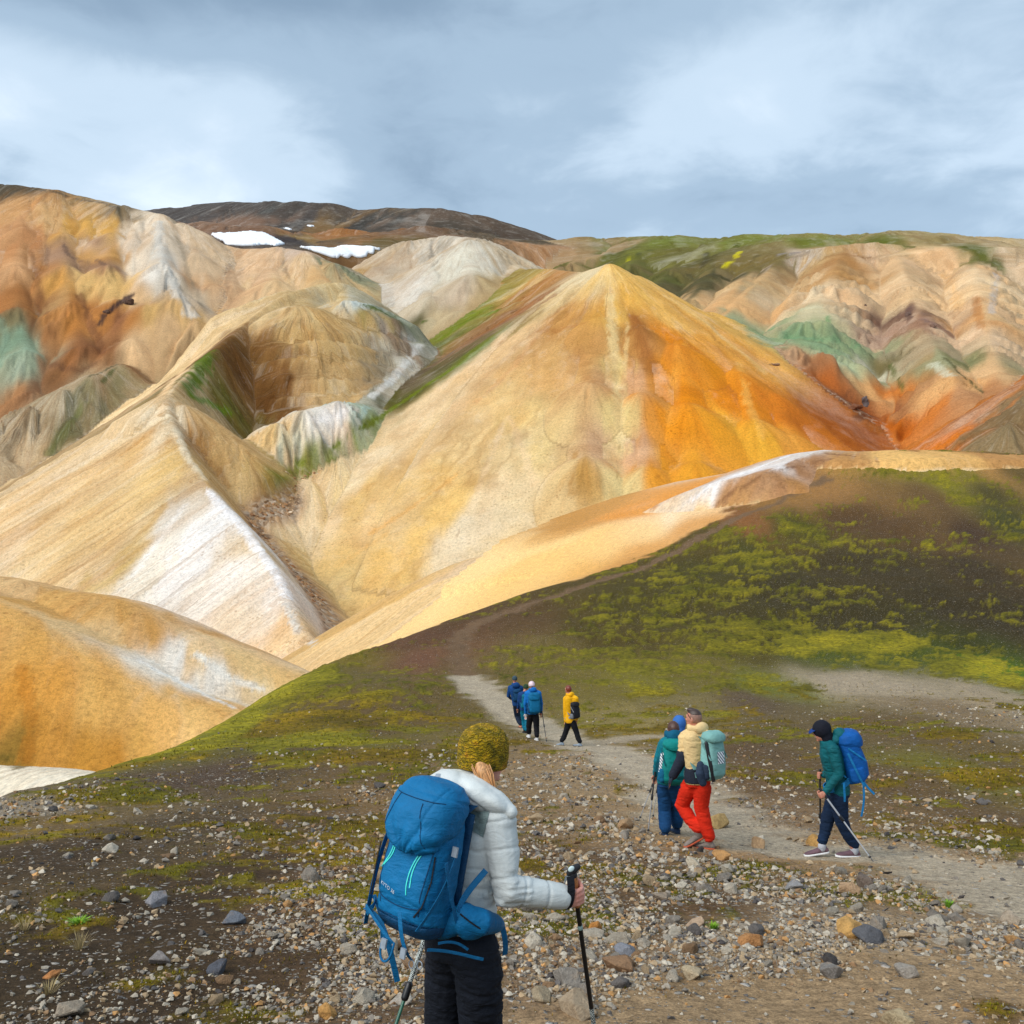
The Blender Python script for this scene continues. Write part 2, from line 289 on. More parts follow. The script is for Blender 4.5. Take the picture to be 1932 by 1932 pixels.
BROW = np.array([px3(*p) for p in [(-900, 1800, 9), (-400, 1640, 12.5), (0, 1508, 18), (165, 1463, 24), (370, 1394, 34), (470, 1338, 41), (560, 1285, 49), (700, 1224, 60), (850, 1170, 70), (1000, 1118, 79), (1150, 1076, 87), (1280, 1022, 94), (1400, 955, 104), (1500, 898, 110), (1600, 866, 113), (1700, 853, 115), (1800, 854, 116), (1932, 860, 117), (2300, 885, 118), (3200, 900, 118)]])
BK = np.array([.6, .6, .6, .62, .62, .62, .62, .6, .55, .45, .35, .25, .15, .12, .15, .3, .4, .5, .5, .5])
_mp = np.array(MP + [b + np.array([0, 0, .32 * (.4 + .010 * b[1])]) for b in BROW[1:-1]])
def _tps_fit(P):
    n = len(P); d = np.linalg.norm(P[:, None, :2] - P[None, :, :2], axis=2); K = d * d * np.log(d + 1e-9)
    A = np.zeros((n + 3, n + 3)); A[:n, :n] = K + np.eye(n) * 1.5; A[:n, n] = 1; A[:n, n + 1:] = P[:, :2]; A[n, :n] = 1; A[n + 1:, :n] = P[:, :2].T
    return np.linalg.solve(A, np.concatenate([P[:, 2], [0, 0, 0]]))
_w = _tps_fit(_mp)
def moor_z(X, Y):
    z = _w[-3] + _w[-2] * X + _w[-1] * Y
    for (px, py, _), w in zip(_mp, _w):
        d2 = (X - px) ** 2 + (Y - py) ** 2; z = z + w * 0.5 * d2 * np.log(d2 + 1e-9)
    return z
def brow_drop(X, Y):
    best = np.full(X.shape, 1e18); cr = np.zeros(X.shape); kk = np.zeros(X.shape)
    for i in range(len(BROW) - 1):
        a = BROW[i]; b = BROW[i + 1]; dx, dy = b[0] - a[0], b[1] - a[1]; L2 = dx * dx + dy * dy
        t = np.clip(((X - a[0]) * dx + (Y - a[1]) * dy) / L2, 0, 1); ex = X - a[0] - t * dx; ey = Y - a[1] - t * dy
        d = ex * ex + ey * ey; m = d < best
        best = np.where(m, d, best); c = (dx * (Y - a[1]) - dy * (X - a[0])); cr = np.where(m, c, cr); kk = np.where(m, BK[i] + (BK[i + 1] - BK[i]) * t, kk)
    d = np.sqrt(best); out = np.where(cr > 0, d, -d)               # left of the brow = outside
    r = .4 + 0.010 * Y.clip(0)
    soft = 0.5 * (out + np.sqrt(out * out + r * r)) - 0.0
    soft0 = np.where(out < -6 * r, 0, soft)
    return kk * soft0, out
def field(X, Y, fine=True):
    """height, winning hill, along-crest coordinate, distance from the crest, gap to the runner-up hill"""
    X = X.astype(np.float32); Y = Y.astype(np.float32)
    best = np.full(X.shape, -70.0, np.float32); sec = np.full(X.shape, -1e3); gi = np.full(X.shape, -1, np.int32); S = np.zeros_like(best); D = np.zeros_like(best); AM = np.zeros_like(best); LA = np.ones_like(best)
    HG = np.full((len(GR),) + X.shape, -90.0, np.float32)
    sh = X.shape; Xf = X.ravel(); Yf = Y.ravel(); best = best.ravel(); sec = np.full(best.shape, -1e3, np.float32); S = S.ravel(); D = D.ravel(); PK = np.zeros(best.shape, np.float32); AM = AM.ravel(); LA = LA.ravel(); gi = gi.ravel(); HG = HG.reshape(len(GR), -1)
    s_all = 0.0
    for ri, rd in enumerate(R_):
        P = rd['P']; s0 = ri * 37.7; k0 = .5 * (rd['kl'] + rd['kr']); kd = .5 * (rd['kl'] - rd['kr']); g = G[rd['g']]; r = rd['r']
        km = min(rd['kl'], rd['kr']); need = P[:, 2].max() + 75; e = rd['ext']; reach = need / km + r if need / km < e else (need + .8 * e) / (km + .8) + r
        I = np.where((Yf > P[:, 1].min() - reach) & (Yf < P[:, 1].max() + reach) & (Xf > P[:, 0].min() - reach) & (Xf < P[:, 0].max() + reach))[0]
        if len(I) == 0: continue
        x, y = Xf[I], Yf[I]; bb = np.full(len(I), -1e3, np.float32); ss = np.zeros(len(I), np.float32); dd = np.zeros(len(I), np.float32)
        for i in range(len(P) - 1):
            a = P[i].astype(np.float32); b = P[i + 1].astype(np.float32); dx, dy = b[0] - a[0], b[1] - a[1]; L = float(math.hypot(dx, dy))
            ax = x - a[0]; ay = y - a[1]; tl = (ax * dx + ay * dy) / L; t = np.clip(tl / L, 0, 1)
            d = np.sqrt((ax - t * dx) ** 2 + (ay - t * dy) ** 2) + 1e-6
            side = np.clip((dx * ay - dy * ax) / L / d, -1, 1); ov = tl - t * L
            kk = k0 + kd * side; kk = kk + (max(rd['kl'], rd['kr']) - kk) * np.minimum(np.abs(ov) / d, 1)
            h = a[2] + (b[2] - a[2]) * t - kk * (np.sqrt(d * d + r * r) - r) - .8 * np.maximum(d - rd['ext'], 0)
            m = h > bb
            if m.any():
                bb = np.where(m, h, bb); dd = np.where(m, d, dd); ss = np.where(m, s0 + t * L + np.arctan2(ov, np.abs(side) * d) * 14.0, ss)
            s0 += L
        HG[g, I] = np.maximum(HG[g, I], bb); bi = best[I]; sec[I] = np.maximum(sec[I], np.minimum(bb, bi)); m = bb > bi; J_ = I[m]
        best[J_] = bb[m]; S[J_] = ss[m]; D[J_] = dd[m]; PK[J_] = 0. if rd.get('poke') is None else 1.; AM[J_] = rd['amp']; LA[J_] = rd['lam']; gi[J_] = g
    gr_ = (best - sec).reshape(sh); best = best.reshape(sh); S = S.reshape(sh); D = D.reshape(sh); PK = PK.reshape(sh); AM = AM.reshape(sh); LA = LA.reshape(sh); gi = gi.reshape(sh); HG = HG.reshape((len(GR),) + sh)
    z = np.full(X.shape, -90.0); out = np.full(X.shape, 99.0); nm = Y < 135
    if nm.any():
        xn = X[nm].astype(np.float64); yn = Y[nm].astype(np.float64); dr, ou = brow_drop(xn, yn); z[nm] = moor_z(xn, yn) - dr; out[nm] = ou
    HG[0] = z
    m = z > best; gi = np.where(m, 0, gi); best = np.where(m, z, best); D = np.where(m, 0, D); AM = np.where(m, 0, AM)
    srt = np.partition(HG, len(GR) - 2, axis=0); gap = srt[-1] - srt[-2]
    tau = np.clip(Y / 160.0, .3, 2.5); tau = np.where((Y < 135) & (HG[0] >= srt[-2] - 1e-4), .02, tau)
    hs = best + tau * np.log1p(np.exp(-gap / tau)); hs0 = hs                      # rounded valley lines
    if fine:
        rg = RUG[gi.clip(0)]; rn = fbm((S + 22 * fbm(X / 45, Y / 45, 2)) / 17, D / 75 + fbm(X / 30, Y / 30, 2) * .5, 5, .56); hs = hs + sstep(.3, 5.0, gr_ / np.clip(Y / 300, .5, 2)) * rg * (1.2 - np.abs(2 * rn - 1) * 6.0).clip(-2.2, 1.2) * np.clip(D / 16, .1, 1) * sstep(640, 500, Y)
        wx = fbm(X / 40, Y / 40, 2) * 14
        n = fbm((S + wx) / LA, D / (LA * 7), 4, .55); rid = 1 - np.abs(2 * n - 1)
        n2 = fbm(X / 5.0, Y / 5.0, 4, .55) - .5
        far = np.clip(Y / 300, .3, 2)
        fade = sstep(.3, 5.0, gr_ / np.clip(far, .5, 2)); hs = hs - fade * AM * far * np.clip(D / 14, 0, 1) * (sstep(.62, 1.0, rid) * 1.9 - .2) + AM * n2 * 0.9 * np.clip(D / 4, .15, 1)
    return hs, gi, S, D, gap, out, hs0, PK
def cast(pts, y0=3, y1=1700, n=900, fine=False):
    """picture points -> places on the terrain (first hit along the ray)"""
    pts = np.array(pts, float); ys = np.geomspace(y0, y1, n)
    U = (pts[:, 0] - C0) / F; Vv = (C0 - pts[:, 1]) / F
    X = U[:, None] * ys; Yy = np.broadcast_to(ys, X.shape); Z = Vv[:, None] * ys
    h, gi, *_ = field(X, Yy, fine)
    hit = h >= Z; idx = np.where(hit.any(1), hit.argmax(1), -1)
    r = np.arange(len(pts)); return np.stack([X[r, idx], Yy[r, idx], h[r, idx]], 1), gi[r, idx], idx >= 0
# ------------------------------------------------------------------ colours of the ground, as they lie on the hills (x, y on the picture, sRGB)
ANC = """
30,1110,226,186,128 100,1150,218,170,98 220,1150,214,165,92 300,1190,210,158,84 390,1235,226,194,142 460,1262,220,186,126 350,1245,230,226,212 420,1290,233,228,212 300,1260,228,220,200 480,1300,228,204,154 530,1285,226,186,120 180,1200,222,188,132
60,1220,220,164,84 30,1300,210,146,60 120,1300,214,152,68 200,1330,222,172,94 300,1350,228,176,98 400,1350,230,184,110 100,1400,204,144,60 40,1430,150,114,46 180,1440,198,140,56 250,1420,214,164,84 20,1180,222,170,96 60,1480,238,226,198 120,1475,236,220,186 20,1500,238,222,190
100,1000,230,198,144 0,1050,228,200,156 50,950,226,190,136 200,900,226,192,138 250,850,226,186,122 300,790,234,208,164 250,760,229,197,143 350,700,227,193,144 430,630,224,192,138 300,900,222,186,122 335,880,218,180,112 335,810,236,216,176 330,990,228,217,196 400,1000,240,234,222 350,1080,238,230,216 450,1080,242,231,213 500,1130,241,227,207 300,1080,233,221,196 220,1060,206,172,106 150,1100,223,191,141 450,1180,239,217,182 540,1200,236,202,152 260,1000,226,200,150 100,900,226,192,140 180,1000,226,190,130 385,1180,236,210,175
378,850,176,130,72 415,905,190,150,90 460,960,204,170,114 440,830,208,168,108 480,1030,214,186,140 430,940,200,165,110
560,590,208,178,122 640,560,214,184,126 640,640,188,154,98 580,660,192,154,94 690,620,194,159,99 620,720,202,168,112 570,740,192,158,108 500,600,208,174,118 600,600,200,165,105 540,640,198,160,100
450,700,98,68,26 480,750,108,73,32 520,720,124,84,42 470,650,134,94,48 530,780,124,88,47 440,660,112,78,32 430,770,100,95,30 455,790,110,85,40 500,690,120,82,40 
730,590,72,88,22 780,605,82,78,42 750,640,132,104,74 700,600,150,130,70 765,660,140,120,95
560,830,226,207,172 500,820,226,187,122 620,790,231,222,207 650,790,226,207,187 680,780,192,206,187 600,820,222,212,192 540,850,192,192,162 580,790,225,215,195 640,830,215,180,140 700,760,190,185,160 520,860,215,185,140
760,690,192,187,167 730,730,182,172,147 790,650,206,202,187 740,700,150,135,105
560,900,112,118,25 540,930,122,122,30 700,800,107,118,20 660,830,112,128,20 760,750,88,84,30 830,692,95,88,50 880,668,100,105,30 715,765,74,70,35 610,860,112,118,28 580,880,140,128,50 520,950,150,125,55
850,620,107,118,25 880,600,112,122,25 820,650,92,97,30 910,590,120,120,40 800,670,95,90,45 840,650,105,100,45
960,600,153,98,52 930,620,142,93,57 1000,550,168,113,62 1030,530,178,128,77 900,640,130,95,65 870,660,110,92,62 960,560,160,105,60 790,720,110,95,70
1130,520,227,183,114 1150,506,229,178,90 1100,522,217,193,153 1060,560,208,174,124 1040,600,188,134,73 1100,600,208,149,68 1150,600,220,168,84 1180,560,226,168,78 1240,560,226,173,88 1290,600,224,168,88 1200,620,174,114,53 1220,660,188,128,73 1120,650,193,138,78 1130,720,203,153,103 1200,720,208,153,108 1210,850,208,158,118 1120,850,203,158,118 1165,800,224,193,128 1160,700,224,188,118 1170,930,220,188,128 1190,660,180,122,62 1085,640,186,132,70 1060,650,196,140,78
1250,700,220,134,32 1300,650,217,128,26 1300,750,224,132,20 1280,800,226,137,25 1350,700,224,138,26 1350,800,228,148,36 1400,750,220,128,26 1420,820,230,163,52 1480,830,227,153,62 1450,760,208,118,32 1520,800,193,108,32 1350,600,224,168,84 1390,650,220,153,68 1250,900,222,143,42 1300,880,224,148,42 1230,950,217,148,62 1240,800,216,140,55 1240,740,212,138,60 1330,650,222,150,60
960,800,227,188,124 940,850,224,193,144 960,950,224,193,149 1050,900,215,178,124 1000,850,224,188,128 1040,960,217,178,124 900,960,227,193,149 850,1000,227,198,159 800,1050,224,193,149 750,950,228,188,128 800,900,227,183,114 850,850,224,188,134 700,1000,228,188,134 650,1050,217,173,108 600,1000,227,193,149 560,980,227,193,149 700,900,230,201,159 800,780,227,193,149 900,700,220,178,128 950,650,215,173,124 980,720,213,163,104 1000,700,198,149,88 1040,700,208,158,98 640,1130,208,168,104 700,1100,213,168,94 620,1100,215,178,118 1085,900,186,136,70 1095,970,190,142,76 920,760,226,186,126 880,800,228,192,140 820,960,226,180,108 760,1040,224,176,104 680,950,228,186,120 900,1020,224,196,156
30,385,204,154,98 0,352,84,74,56 150,369,92,80,60 230,392,122,106,78 60,357,88,76,56 100,420,208,164,108 60,450,190,134,84 170,430,208,158,78 200,480,194,144,78 30,500,204,154,104 20,560,170,114,62 120,530,204,149,74 100,600,184,124,62 200,520,224,184,114 215,545,220,178,108 160,620,188,124,58 150,680,158,104,57 130,480,160,125,95 180,505,150,115,85 75,520,165,112,62 70,580,140,92,52 10,430,190,140,92 240,460,212,190,160 180,590,170,110,52
280,420,217,198,168 310,480,200,190,170 260,500,227,208,178 330,540,194,184,164 260,560,208,168,118 290,590,204,164,98 350,590,194,154,94 330,620,208,168,118 250,640,217,178,128 300,520,226,216,196 250,600,180,120,60 210,610,140,90,55
20,640,128,154,124 45,660,144,164,134 30,700,158,168,139 10,600,124,114,78 70,620,114,78,47 20,750,174,124,78 60,730,134,94,62 180,660,134,88,52 120,700,128,88,52 100,640,150,100,55 50,690,150,165,135 80,700,150,110,75
400,540,194,154,109 350,480,208,188,158 400,500,204,174,134 430,560,198,158,114 370,560,188,168,138 340,440,215,190,155 420,480,205,175,135
480,500,215,178,134 560,490,215,184,139 600,520,208,168,114 520,530,218,184,134 640,520,194,164,114 560,475,193,168,143 450,530,200,165,125
120,760,184,164,129 60,820,178,158,124 180,720,168,144,109 20,860,193,168,129 155,770,112,107,78 200,730,130,120,80 90,800,160,140,105 130,820,110,105,65 60,870,190,160,115
760,550,208,198,178 850,500,211,203,178 900,490,208,198,174 850,560,193,173,144 960,500,193,173,139 820,600,188,168,128 930,540,173,149,104 800,480,198,184,159 740,505,188,168,139 860,620,170,140,95 680,570,190,200,190 780,580,200,185,155 970,550,205,160,95 900,580,175,150,105 690,520,175,140,85 660,510,120,125,95
585,452,140,112,62 640,445,152,104,56 700,455,130,95,58 670,440,150,100,52 560,455,58,54,52 520,450,60,54,52 400,400,76,71,66 500,393,72,70,64 600,400,74,67,60 700,420,62,60,54 800,405,98,83,68 900,420,93,78,62 950,440,82,70,57 450,420,124,98,78 400,425,133,103,78 560,425,62,57,52 850,425,70,62,50 760,430,110,85,62 900,445,85,72,52 350,408,75,70,65 480,440,120,90,68 640,425,120,95,60 1000,455,80,70,50 820,440,120,95,70 740,450,105,90,55
1250,457,108,114,42 1400,456,112,118,42 1550,456,102,108,36 1700,459,92,98,31 1850,473,87,92,31 1100,470,153,128,88 1060,485,168,138,98 1150,480,93,93,42 1270,480,103,98,42 1250,520,88,88,42 1320,480,118,113,52 1330,492,82,77,36 1350,520,78,73,42 1300,540,83,78,47 1420,500,113,98,52 1180,475,110,112,45 1230,500,100,98,45 1450,480,120,105,60 1300,505,110,98,55 1020,490,165,125,85
1500,492,178,159,134 1560,490,183,149,98 1600,490,164,119,68 1650,490,204,169,129 1450,530,194,159,109 1500,550,209,179,134 1580,560,218,184,139 1400,575,209,164,109 1470,615,150,158,116 1520,640,134,156,112 1580,650,130,152,110 1620,650,128,146,106 1560,620,164,169,124 1450,640,136,148,106 1600,600,199,174,134 1660,580,194,164,124 1700,540,216,184,139 1750,560,220,184,134 1850,520,224,194,149 1800,600,219,184,139 1850,600,204,154,99 1900,560,224,189,139 1700,620,174,144,119 1712,590,113,84,68 1750,610,150,113,86 1770,680,154,154,114 1820,640,216,184,144 1650,700,208,203,174 1600,690,168,184,144 1500,665,193,154,114 1545,692,164,114,73 1640,720,208,154,94 1560,720,178,99,38 1600,760,124,74,42 1650,780,134,73,37 1700,740,198,118,48 1700,800,188,98,20 1750,780,198,118,48 1750,830,203,118,32 1800,830,203,113,32 1650,830,154,83,32 1600,820,164,88,27 1820,740,184,134,88 1780,720,218,168,108 1850,700,208,168,118 1850,780,174,114,62 1920,650,209,179,139 1520,590,200,190,150 1540,560,214,190,150 1600,520,180,135,80 1490,640,126,152,110 1550,660,130,152,110 1700,500,200,165,120 1780,500,225,185,135 1900,500,215,185,145 1880,600,220,180,125 1670,650,172,142,116 1690,690,110,100,60 1800,680,120,120,75 1730,660,170,150,115
1910,810,134,114,78 1920,760,128,108,74 1890,840,140,118,80
700,1170,242,213,159 900,1080,244,214,155 1000,1060,244,211,150 1100,1050,241,200,132 1200,1012,239,204,146 1260,985,242,228,204 1350,925,243,238,229 1450,879,241,235,226 1530,857,228,219,204 1300,975,238,196,128 1395,930,186,138,90 1450,905,180,132,86 1500,884,170,124,80 1550,866,168,122,80 1600,867,194,144,84 1700,856,228,180,106 1800,859,218,169,99 1900,864,200,150,90 1100,1085,228,180,106 1300,1005,210,155,88 1400,950,205,155,94 1500,915,186,136,79 600,1250,247,223,174 800,1140,243,209,150 860,1120,240,205,145 650,1210,245,218,170 1000,1095,238,196,124 1200,1045,214,160,92 1150,1070,200,148,84
"""
A_ = np.array([[float(v) for v in t.split(',')] for t in ANC.split()])
_P, _g, _ok = cast(A_[:, :2]); A_P = _P[_ok]; A_G = _g[_ok]; A_C = alb(A_[_ok][:, 2:5])

# narrower features: streaks, gullies, moss and rock bands (points on the picture, half width, sRGB, strength)
PATCH = [
 ([(1150, 560), (1157, 640), (1164, 740), (1171, 850), (1175, 985)], 13, (226, 195, 132), .85), ([(1170, 840), (1166, 900), (1163, 950)], 4, (160, 126, 64), .6), ([(1184, 620), (1178, 720), (1190, 860)], 5, (222, 188, 124), .6),
 ([(1196, 600), (1215, 640), (1226, 700)], 17, (164, 104, 48), .75), ([(1020, 625), (1060, 615), (1100, 612)], 13, (176, 120, 62), .65), ([(1090, 660), (1110, 720)], 14, (182, 128, 70), .5), ([(1085, 860), (1080, 940), (1092, 1000)], 8, (178, 128, 62), .6),
 ([(1255, 560), (1330, 610), (1400, 665), (1440, 700)], 8, (232, 190, 116), .7), ([(1300, 640), (1270, 720), (1262, 800)], 8, (232, 160, 62), .5), ([(1395, 690), (1410, 760), (1440, 830)], 9, (234, 176, 84), .55), ([(1240, 900), (1235, 960)], 6, (190, 120, 40), .6),
 ([(1395, 474), (1382, 492), (1366, 505)], 6, (192, 180, 20), .9), ([(1196, 478), (1184, 494)], 5, (172, 168, 30), .8), ([(1335, 478), (1325, 498)], 9, (72, 66, 36), .8), ([(1240, 470), (1200, 480), (1160, 486)], 6, (84, 88, 36), .7), ([(1300, 520), (1340, 545), (1290, 560)], 9, (74, 70, 42), .7), ([(1430, 478), (1415, 492)], 7, (84, 74, 44), .8),
 ([(246, 560), (228, 574), (206, 590)], 9, (66, 48, 44), .95), ([(196, 600), (188, 612)], 6, (70, 50, 42), .9), ([(120, 466), (128, 482), (150, 492), (180, 490), (200, 500)], 5, (112, 86, 70), .8), ([(0, 351), (110, 366), (200, 386), (226, 394)], 6, (86, 76, 58), .85),
 ([(60, 480), (75, 560), (100, 640)], 7, (124, 82, 46), .55), ([(150, 560), (185, 640), (196, 676)], 8, (124, 80, 48), .7), ([(100, 690), (150, 710), (180, 690)], 10, (112, 76, 50), .7), ([(0, 600), (10, 640), (0, 700)], 10, (128, 152, 124), .6),
 ([(300, 420), (302, 480), (330, 545), (362, 598)], 12, (206, 200, 184), .75), ([(335, 450), (355, 520), (385, 590)], 6, (150, 134, 108), .5), ([(432, 500), (425, 560)], 6, (160, 130, 98), .5),
 ([(1225, 985), (1330, 932), (1420, 885), (1495, 858), (1562, 851)], 8, (246, 243, 236), 1), ([(1300, 978), (1360, 945), (1430, 908), (1500, 880), (1570, 866)], 5, (128, 88, 56), .7), ([(1560, 858), (1610, 862)], 6, (130, 90, 56), .8),
 ([(930, 640), (860, 692), (800, 732), (745, 768), (690, 808), (630, 852)], 8, (104, 116, 22), .95), ([(935, 588), (885, 604), (830, 642)], 14, (108, 120, 26), .9), ([(565, 885), (535, 922), (520, 945)], 18, (112, 120, 24), .9), ([(860, 660), (800, 700), (760, 735)], 10, (100, 84, 62), .7),
 ([(356, 735), (376, 708), (388, 672)], 20, (88, 110, 18), .95), ([(362, 750), (402, 770), (425, 778)], 15, (98, 124, 20), .95), ([(440, 668), (465, 715), (500, 760), (525, 782)], 30, (106, 72, 32), .9), ([(690, 574), (740, 594), (800, 606)], 8, (74, 88, 24), .9), ([(745, 615), (770, 640)], 14, (128, 100, 74), .7),
 ([(215, 700), (192, 728)], 6, (80, 84, 40), .8), ([(160, 770), (120, 820), (90, 860)], 9, (106, 108, 58), .7), ([(170, 715), (220, 690)], 4, (70, 72, 44), .8),
 ([(1712, 580), (1716, 604)], 8, (104, 80, 68), .9), ([(1745, 606), (1776, 622)], 11, (136, 108, 94), .85), ([(1632, 575), (1634, 582)], 5, (84, 62, 52), .9), ([(1680, 690), (1706, 742)], 6, (92, 98, 48), .8), ([(1782, 676), (1820, 712), (1856, 745)], 5, (80, 82, 44), .85), ([(1560, 488), (1640, 492)], 9, (148, 106, 58), .7), ([(1470, 486), (1510, 480)], 6, (140, 132, 124), .8), ([(1450, 625), (1490, 640), (1560, 645), (1625, 650)], 11, (112, 148, 104), .7), ([(1560, 600), (1575, 640)], 6, (112, 150, 98), .7), ([(1640, 700), (1660, 690)], 10, (222, 220, 200), .7), ([(1600, 735), (1640, 770), (1620, 790)], 13, (104, 66, 44), .8), ([(1760, 690), (1790, 710)], 10, (206, 206, 176), .7), ([(1560, 770), (1650, 830), (1720, 850)], 10, (140, 76, 28), .6), ([(1880, 520), (1870, 590)], 8, (186, 180, 170), .6), ([(1780, 520), (1810, 580)], 12, (226, 180, 118), .6), ([(1840, 560), (1850, 620)], 9, (180, 120, 60), .6),
 ([(795, 648), (772, 688), (742, 718), (700, 750)], 8, (218, 214, 200), .85), ([(600, 800), (640, 790), (670, 775)], 13, (236, 228, 216), .7), ([(682, 785), (690, 770)], 9, (184, 206, 188), .8), ([(510, 830), (500, 850)], 10, (230, 192, 128), .7),
 ([(395, 928), (450, 988), (512, 1072), (545, 1130)], 11, (248, 245, 238), .85), ([(335, 812), (355, 870), (390, 905)], 9, (240, 224, 188), .7), ([(360, 828), (395, 880), (430, 925)], 9, (160, 118, 66), .75), ([(200, 1080), (260, 1010), (310, 960)], 10, (208, 172, 108), .6), ([(250, 1090), (300, 1020), (350, 960)], 8, (246, 240, 226), .6), ([(0, 960), (150, 880), (280, 780)], 6, (236, 212, 172), .6), ([(60, 1000), (200, 880), (290, 815)], 6, (208, 162, 96), .5), ([(540, 1140), (560, 1190), (590, 1215)], 10, (226, 226, 216), .7),
 ([(262, 1246), (350, 1292), (440, 1336)], 9, (234, 232, 220), .9), ([(372, 1240), (430, 1278), (492, 1306)], 11, (232, 230, 216), .85), ([(0, 1170), (120, 1228), (250, 1292)], 8, (226, 172, 92), .6), ([(40, 1260), (60, 1350), (50, 1440)], 14, (190, 118, 34), .5), ([(10, 1430), (40, 1450)], 14, (112, 92, 36), .8),
 ([(700, 1010), (780, 960), (860, 900)], 7, (228, 172, 92), .6), ([(640, 1070), (730, 1010)], 6, (226, 176, 100), .5), ([(868, 1000), (860, 1012)], 4, (130, 86, 50), .8), ([(1040, 600), (960, 700), (900, 760)], 8, (214, 164, 108), .5), ([(960, 790), (985, 850), (1010, 920)], 9, (232, 200, 150), .6), ([(950, 800), (920, 880), (890, 960)], 8, (234, 206, 162), .5),
]
PATCH.append(([(296, 768), (330, 716), (366, 672)], 13, (226, 190, 138), .95)); PATCH.append(([(300, 790), (318, 760)], 9, (230, 198, 150), .9))
_pl = [q for p in PATCH for q in p[0]]; _pc = cast(_pl)[0]; _pp = np.split(_pc, np.cumsum([len(p[0]) for p in PATCH])[:-1])
def patches(V, gi, C, Sd):
    for (pl, w, col, st), P in zip(PATCH, _pp):
        Ym = P[:, 1].mean(); r = w / F * Ym; lo = P.min(0) - 3 * r - 3; hi = P.max(0) + 3 * r + 3
        m = np.where((V[:, 0] > lo[0]) & (V[:, 0] < hi[0]) & (V[:, 1] > lo[1]) & (V[:, 1] < hi[1]) & (V[:, 2] > lo[2] - 5) & (V[:, 2] < hi[2] + 5))[0]
        if len(m) == 0: continue
        q = V[m]; best = np.full(len(m), 1e9); wgt = np.array([1, 1, .8])
        for a, b in zip(P[:-1], P[1:]):
            ab = b - a; t = np.clip(((q - a) @ ab) / (ab @ ab + 1e-9), 0, 1); best = np.minimum(best, np.linalg.norm((q - a - t[:, None] * ab), axis=1))
        nz = fbm(q[:, 0] / (r * .9), q[:, 1] / (r * .9) + q[:, 2] / (r * 2), 4, .6) - .5; ns = fbm(Sd[m, 0] / (r * .35), Sd[m, 1] / (r * 4), 3, .6) - .5
        k = sstep(1.35, .35, best / r + nz * 1.1 + ns * 1.3) * st
        C[m] = C[m] * (1 - k[:, None]) + alb(col) * k[:, None]
    return C

def hill_colours(V, gi, nx, ny, SD, PKf):
    """interpolate the colours over each hill, drawn out along the fall line"""
    n = len(V); C = np.zeros((n, 3), np.float32); C[:] = alb((200, 165, 115))
    gl = np.sqrt(nx * nx + ny * ny) + 1e-6; fx = nx / gl; fy = ny / gl                   # fall-line direction in plan
    for g in range(len(GR)):
        m = np.where(gi == g)[0]; a = np.where((A_G == g) | ((g == 1) & (A_G == 0)))[0]
        if g == 0 or len(m) == 0 or len(a) == 0: continue
        Y = V[m, 1]; sc = Y / 330.0
        wx = (fbm(V[m, 0] / (9 * sc), V[m, 1] / (9 * sc), 3) - .5) * 15 * sc; wy = (fbm(V[m, 0] / (9 * sc) + 50, V[m, 1] / (9 * sc), 3) - .5) * 15 * sc
        # streaky warp: shift along the contour by a noise that barely changes down the slope
        sw = (fbm(SD[m, 0] / 4.0, SD[m, 1] / 90.0, 4, .6) - .5) * 26 * sc * sstep(0, 25, SD[m, 1]) * (1 - PKf[m])
        X_ = V[m, 0] + wx - fy[m] * sw; Y_ = V[m, 1] + wy + fx[m] * sw; Z_ = V[m, 2]
        ws = np.zeros(len(m)); cs = np.zeros((len(m), 3))
        for i in a:
            dx = X_ - A_P[i, 0]; dy = Y_ - A_P[i, 1]; dz = Z_ - A_P[i, 2]
            al = dx * fx[m] + dy * fy[m]; ac = -dx * fy[m] + dy * fx[m]
            d2 = (ac * ac + 0.16 * (al * al + dz * dz)) / (sc * sc)
            w = 1.0 / (d2 + 7.0) ** 2.0
            ws += w; cs += w[:, None] * A_C[i]
        C[m] = cs / ws[:, None]
    return C

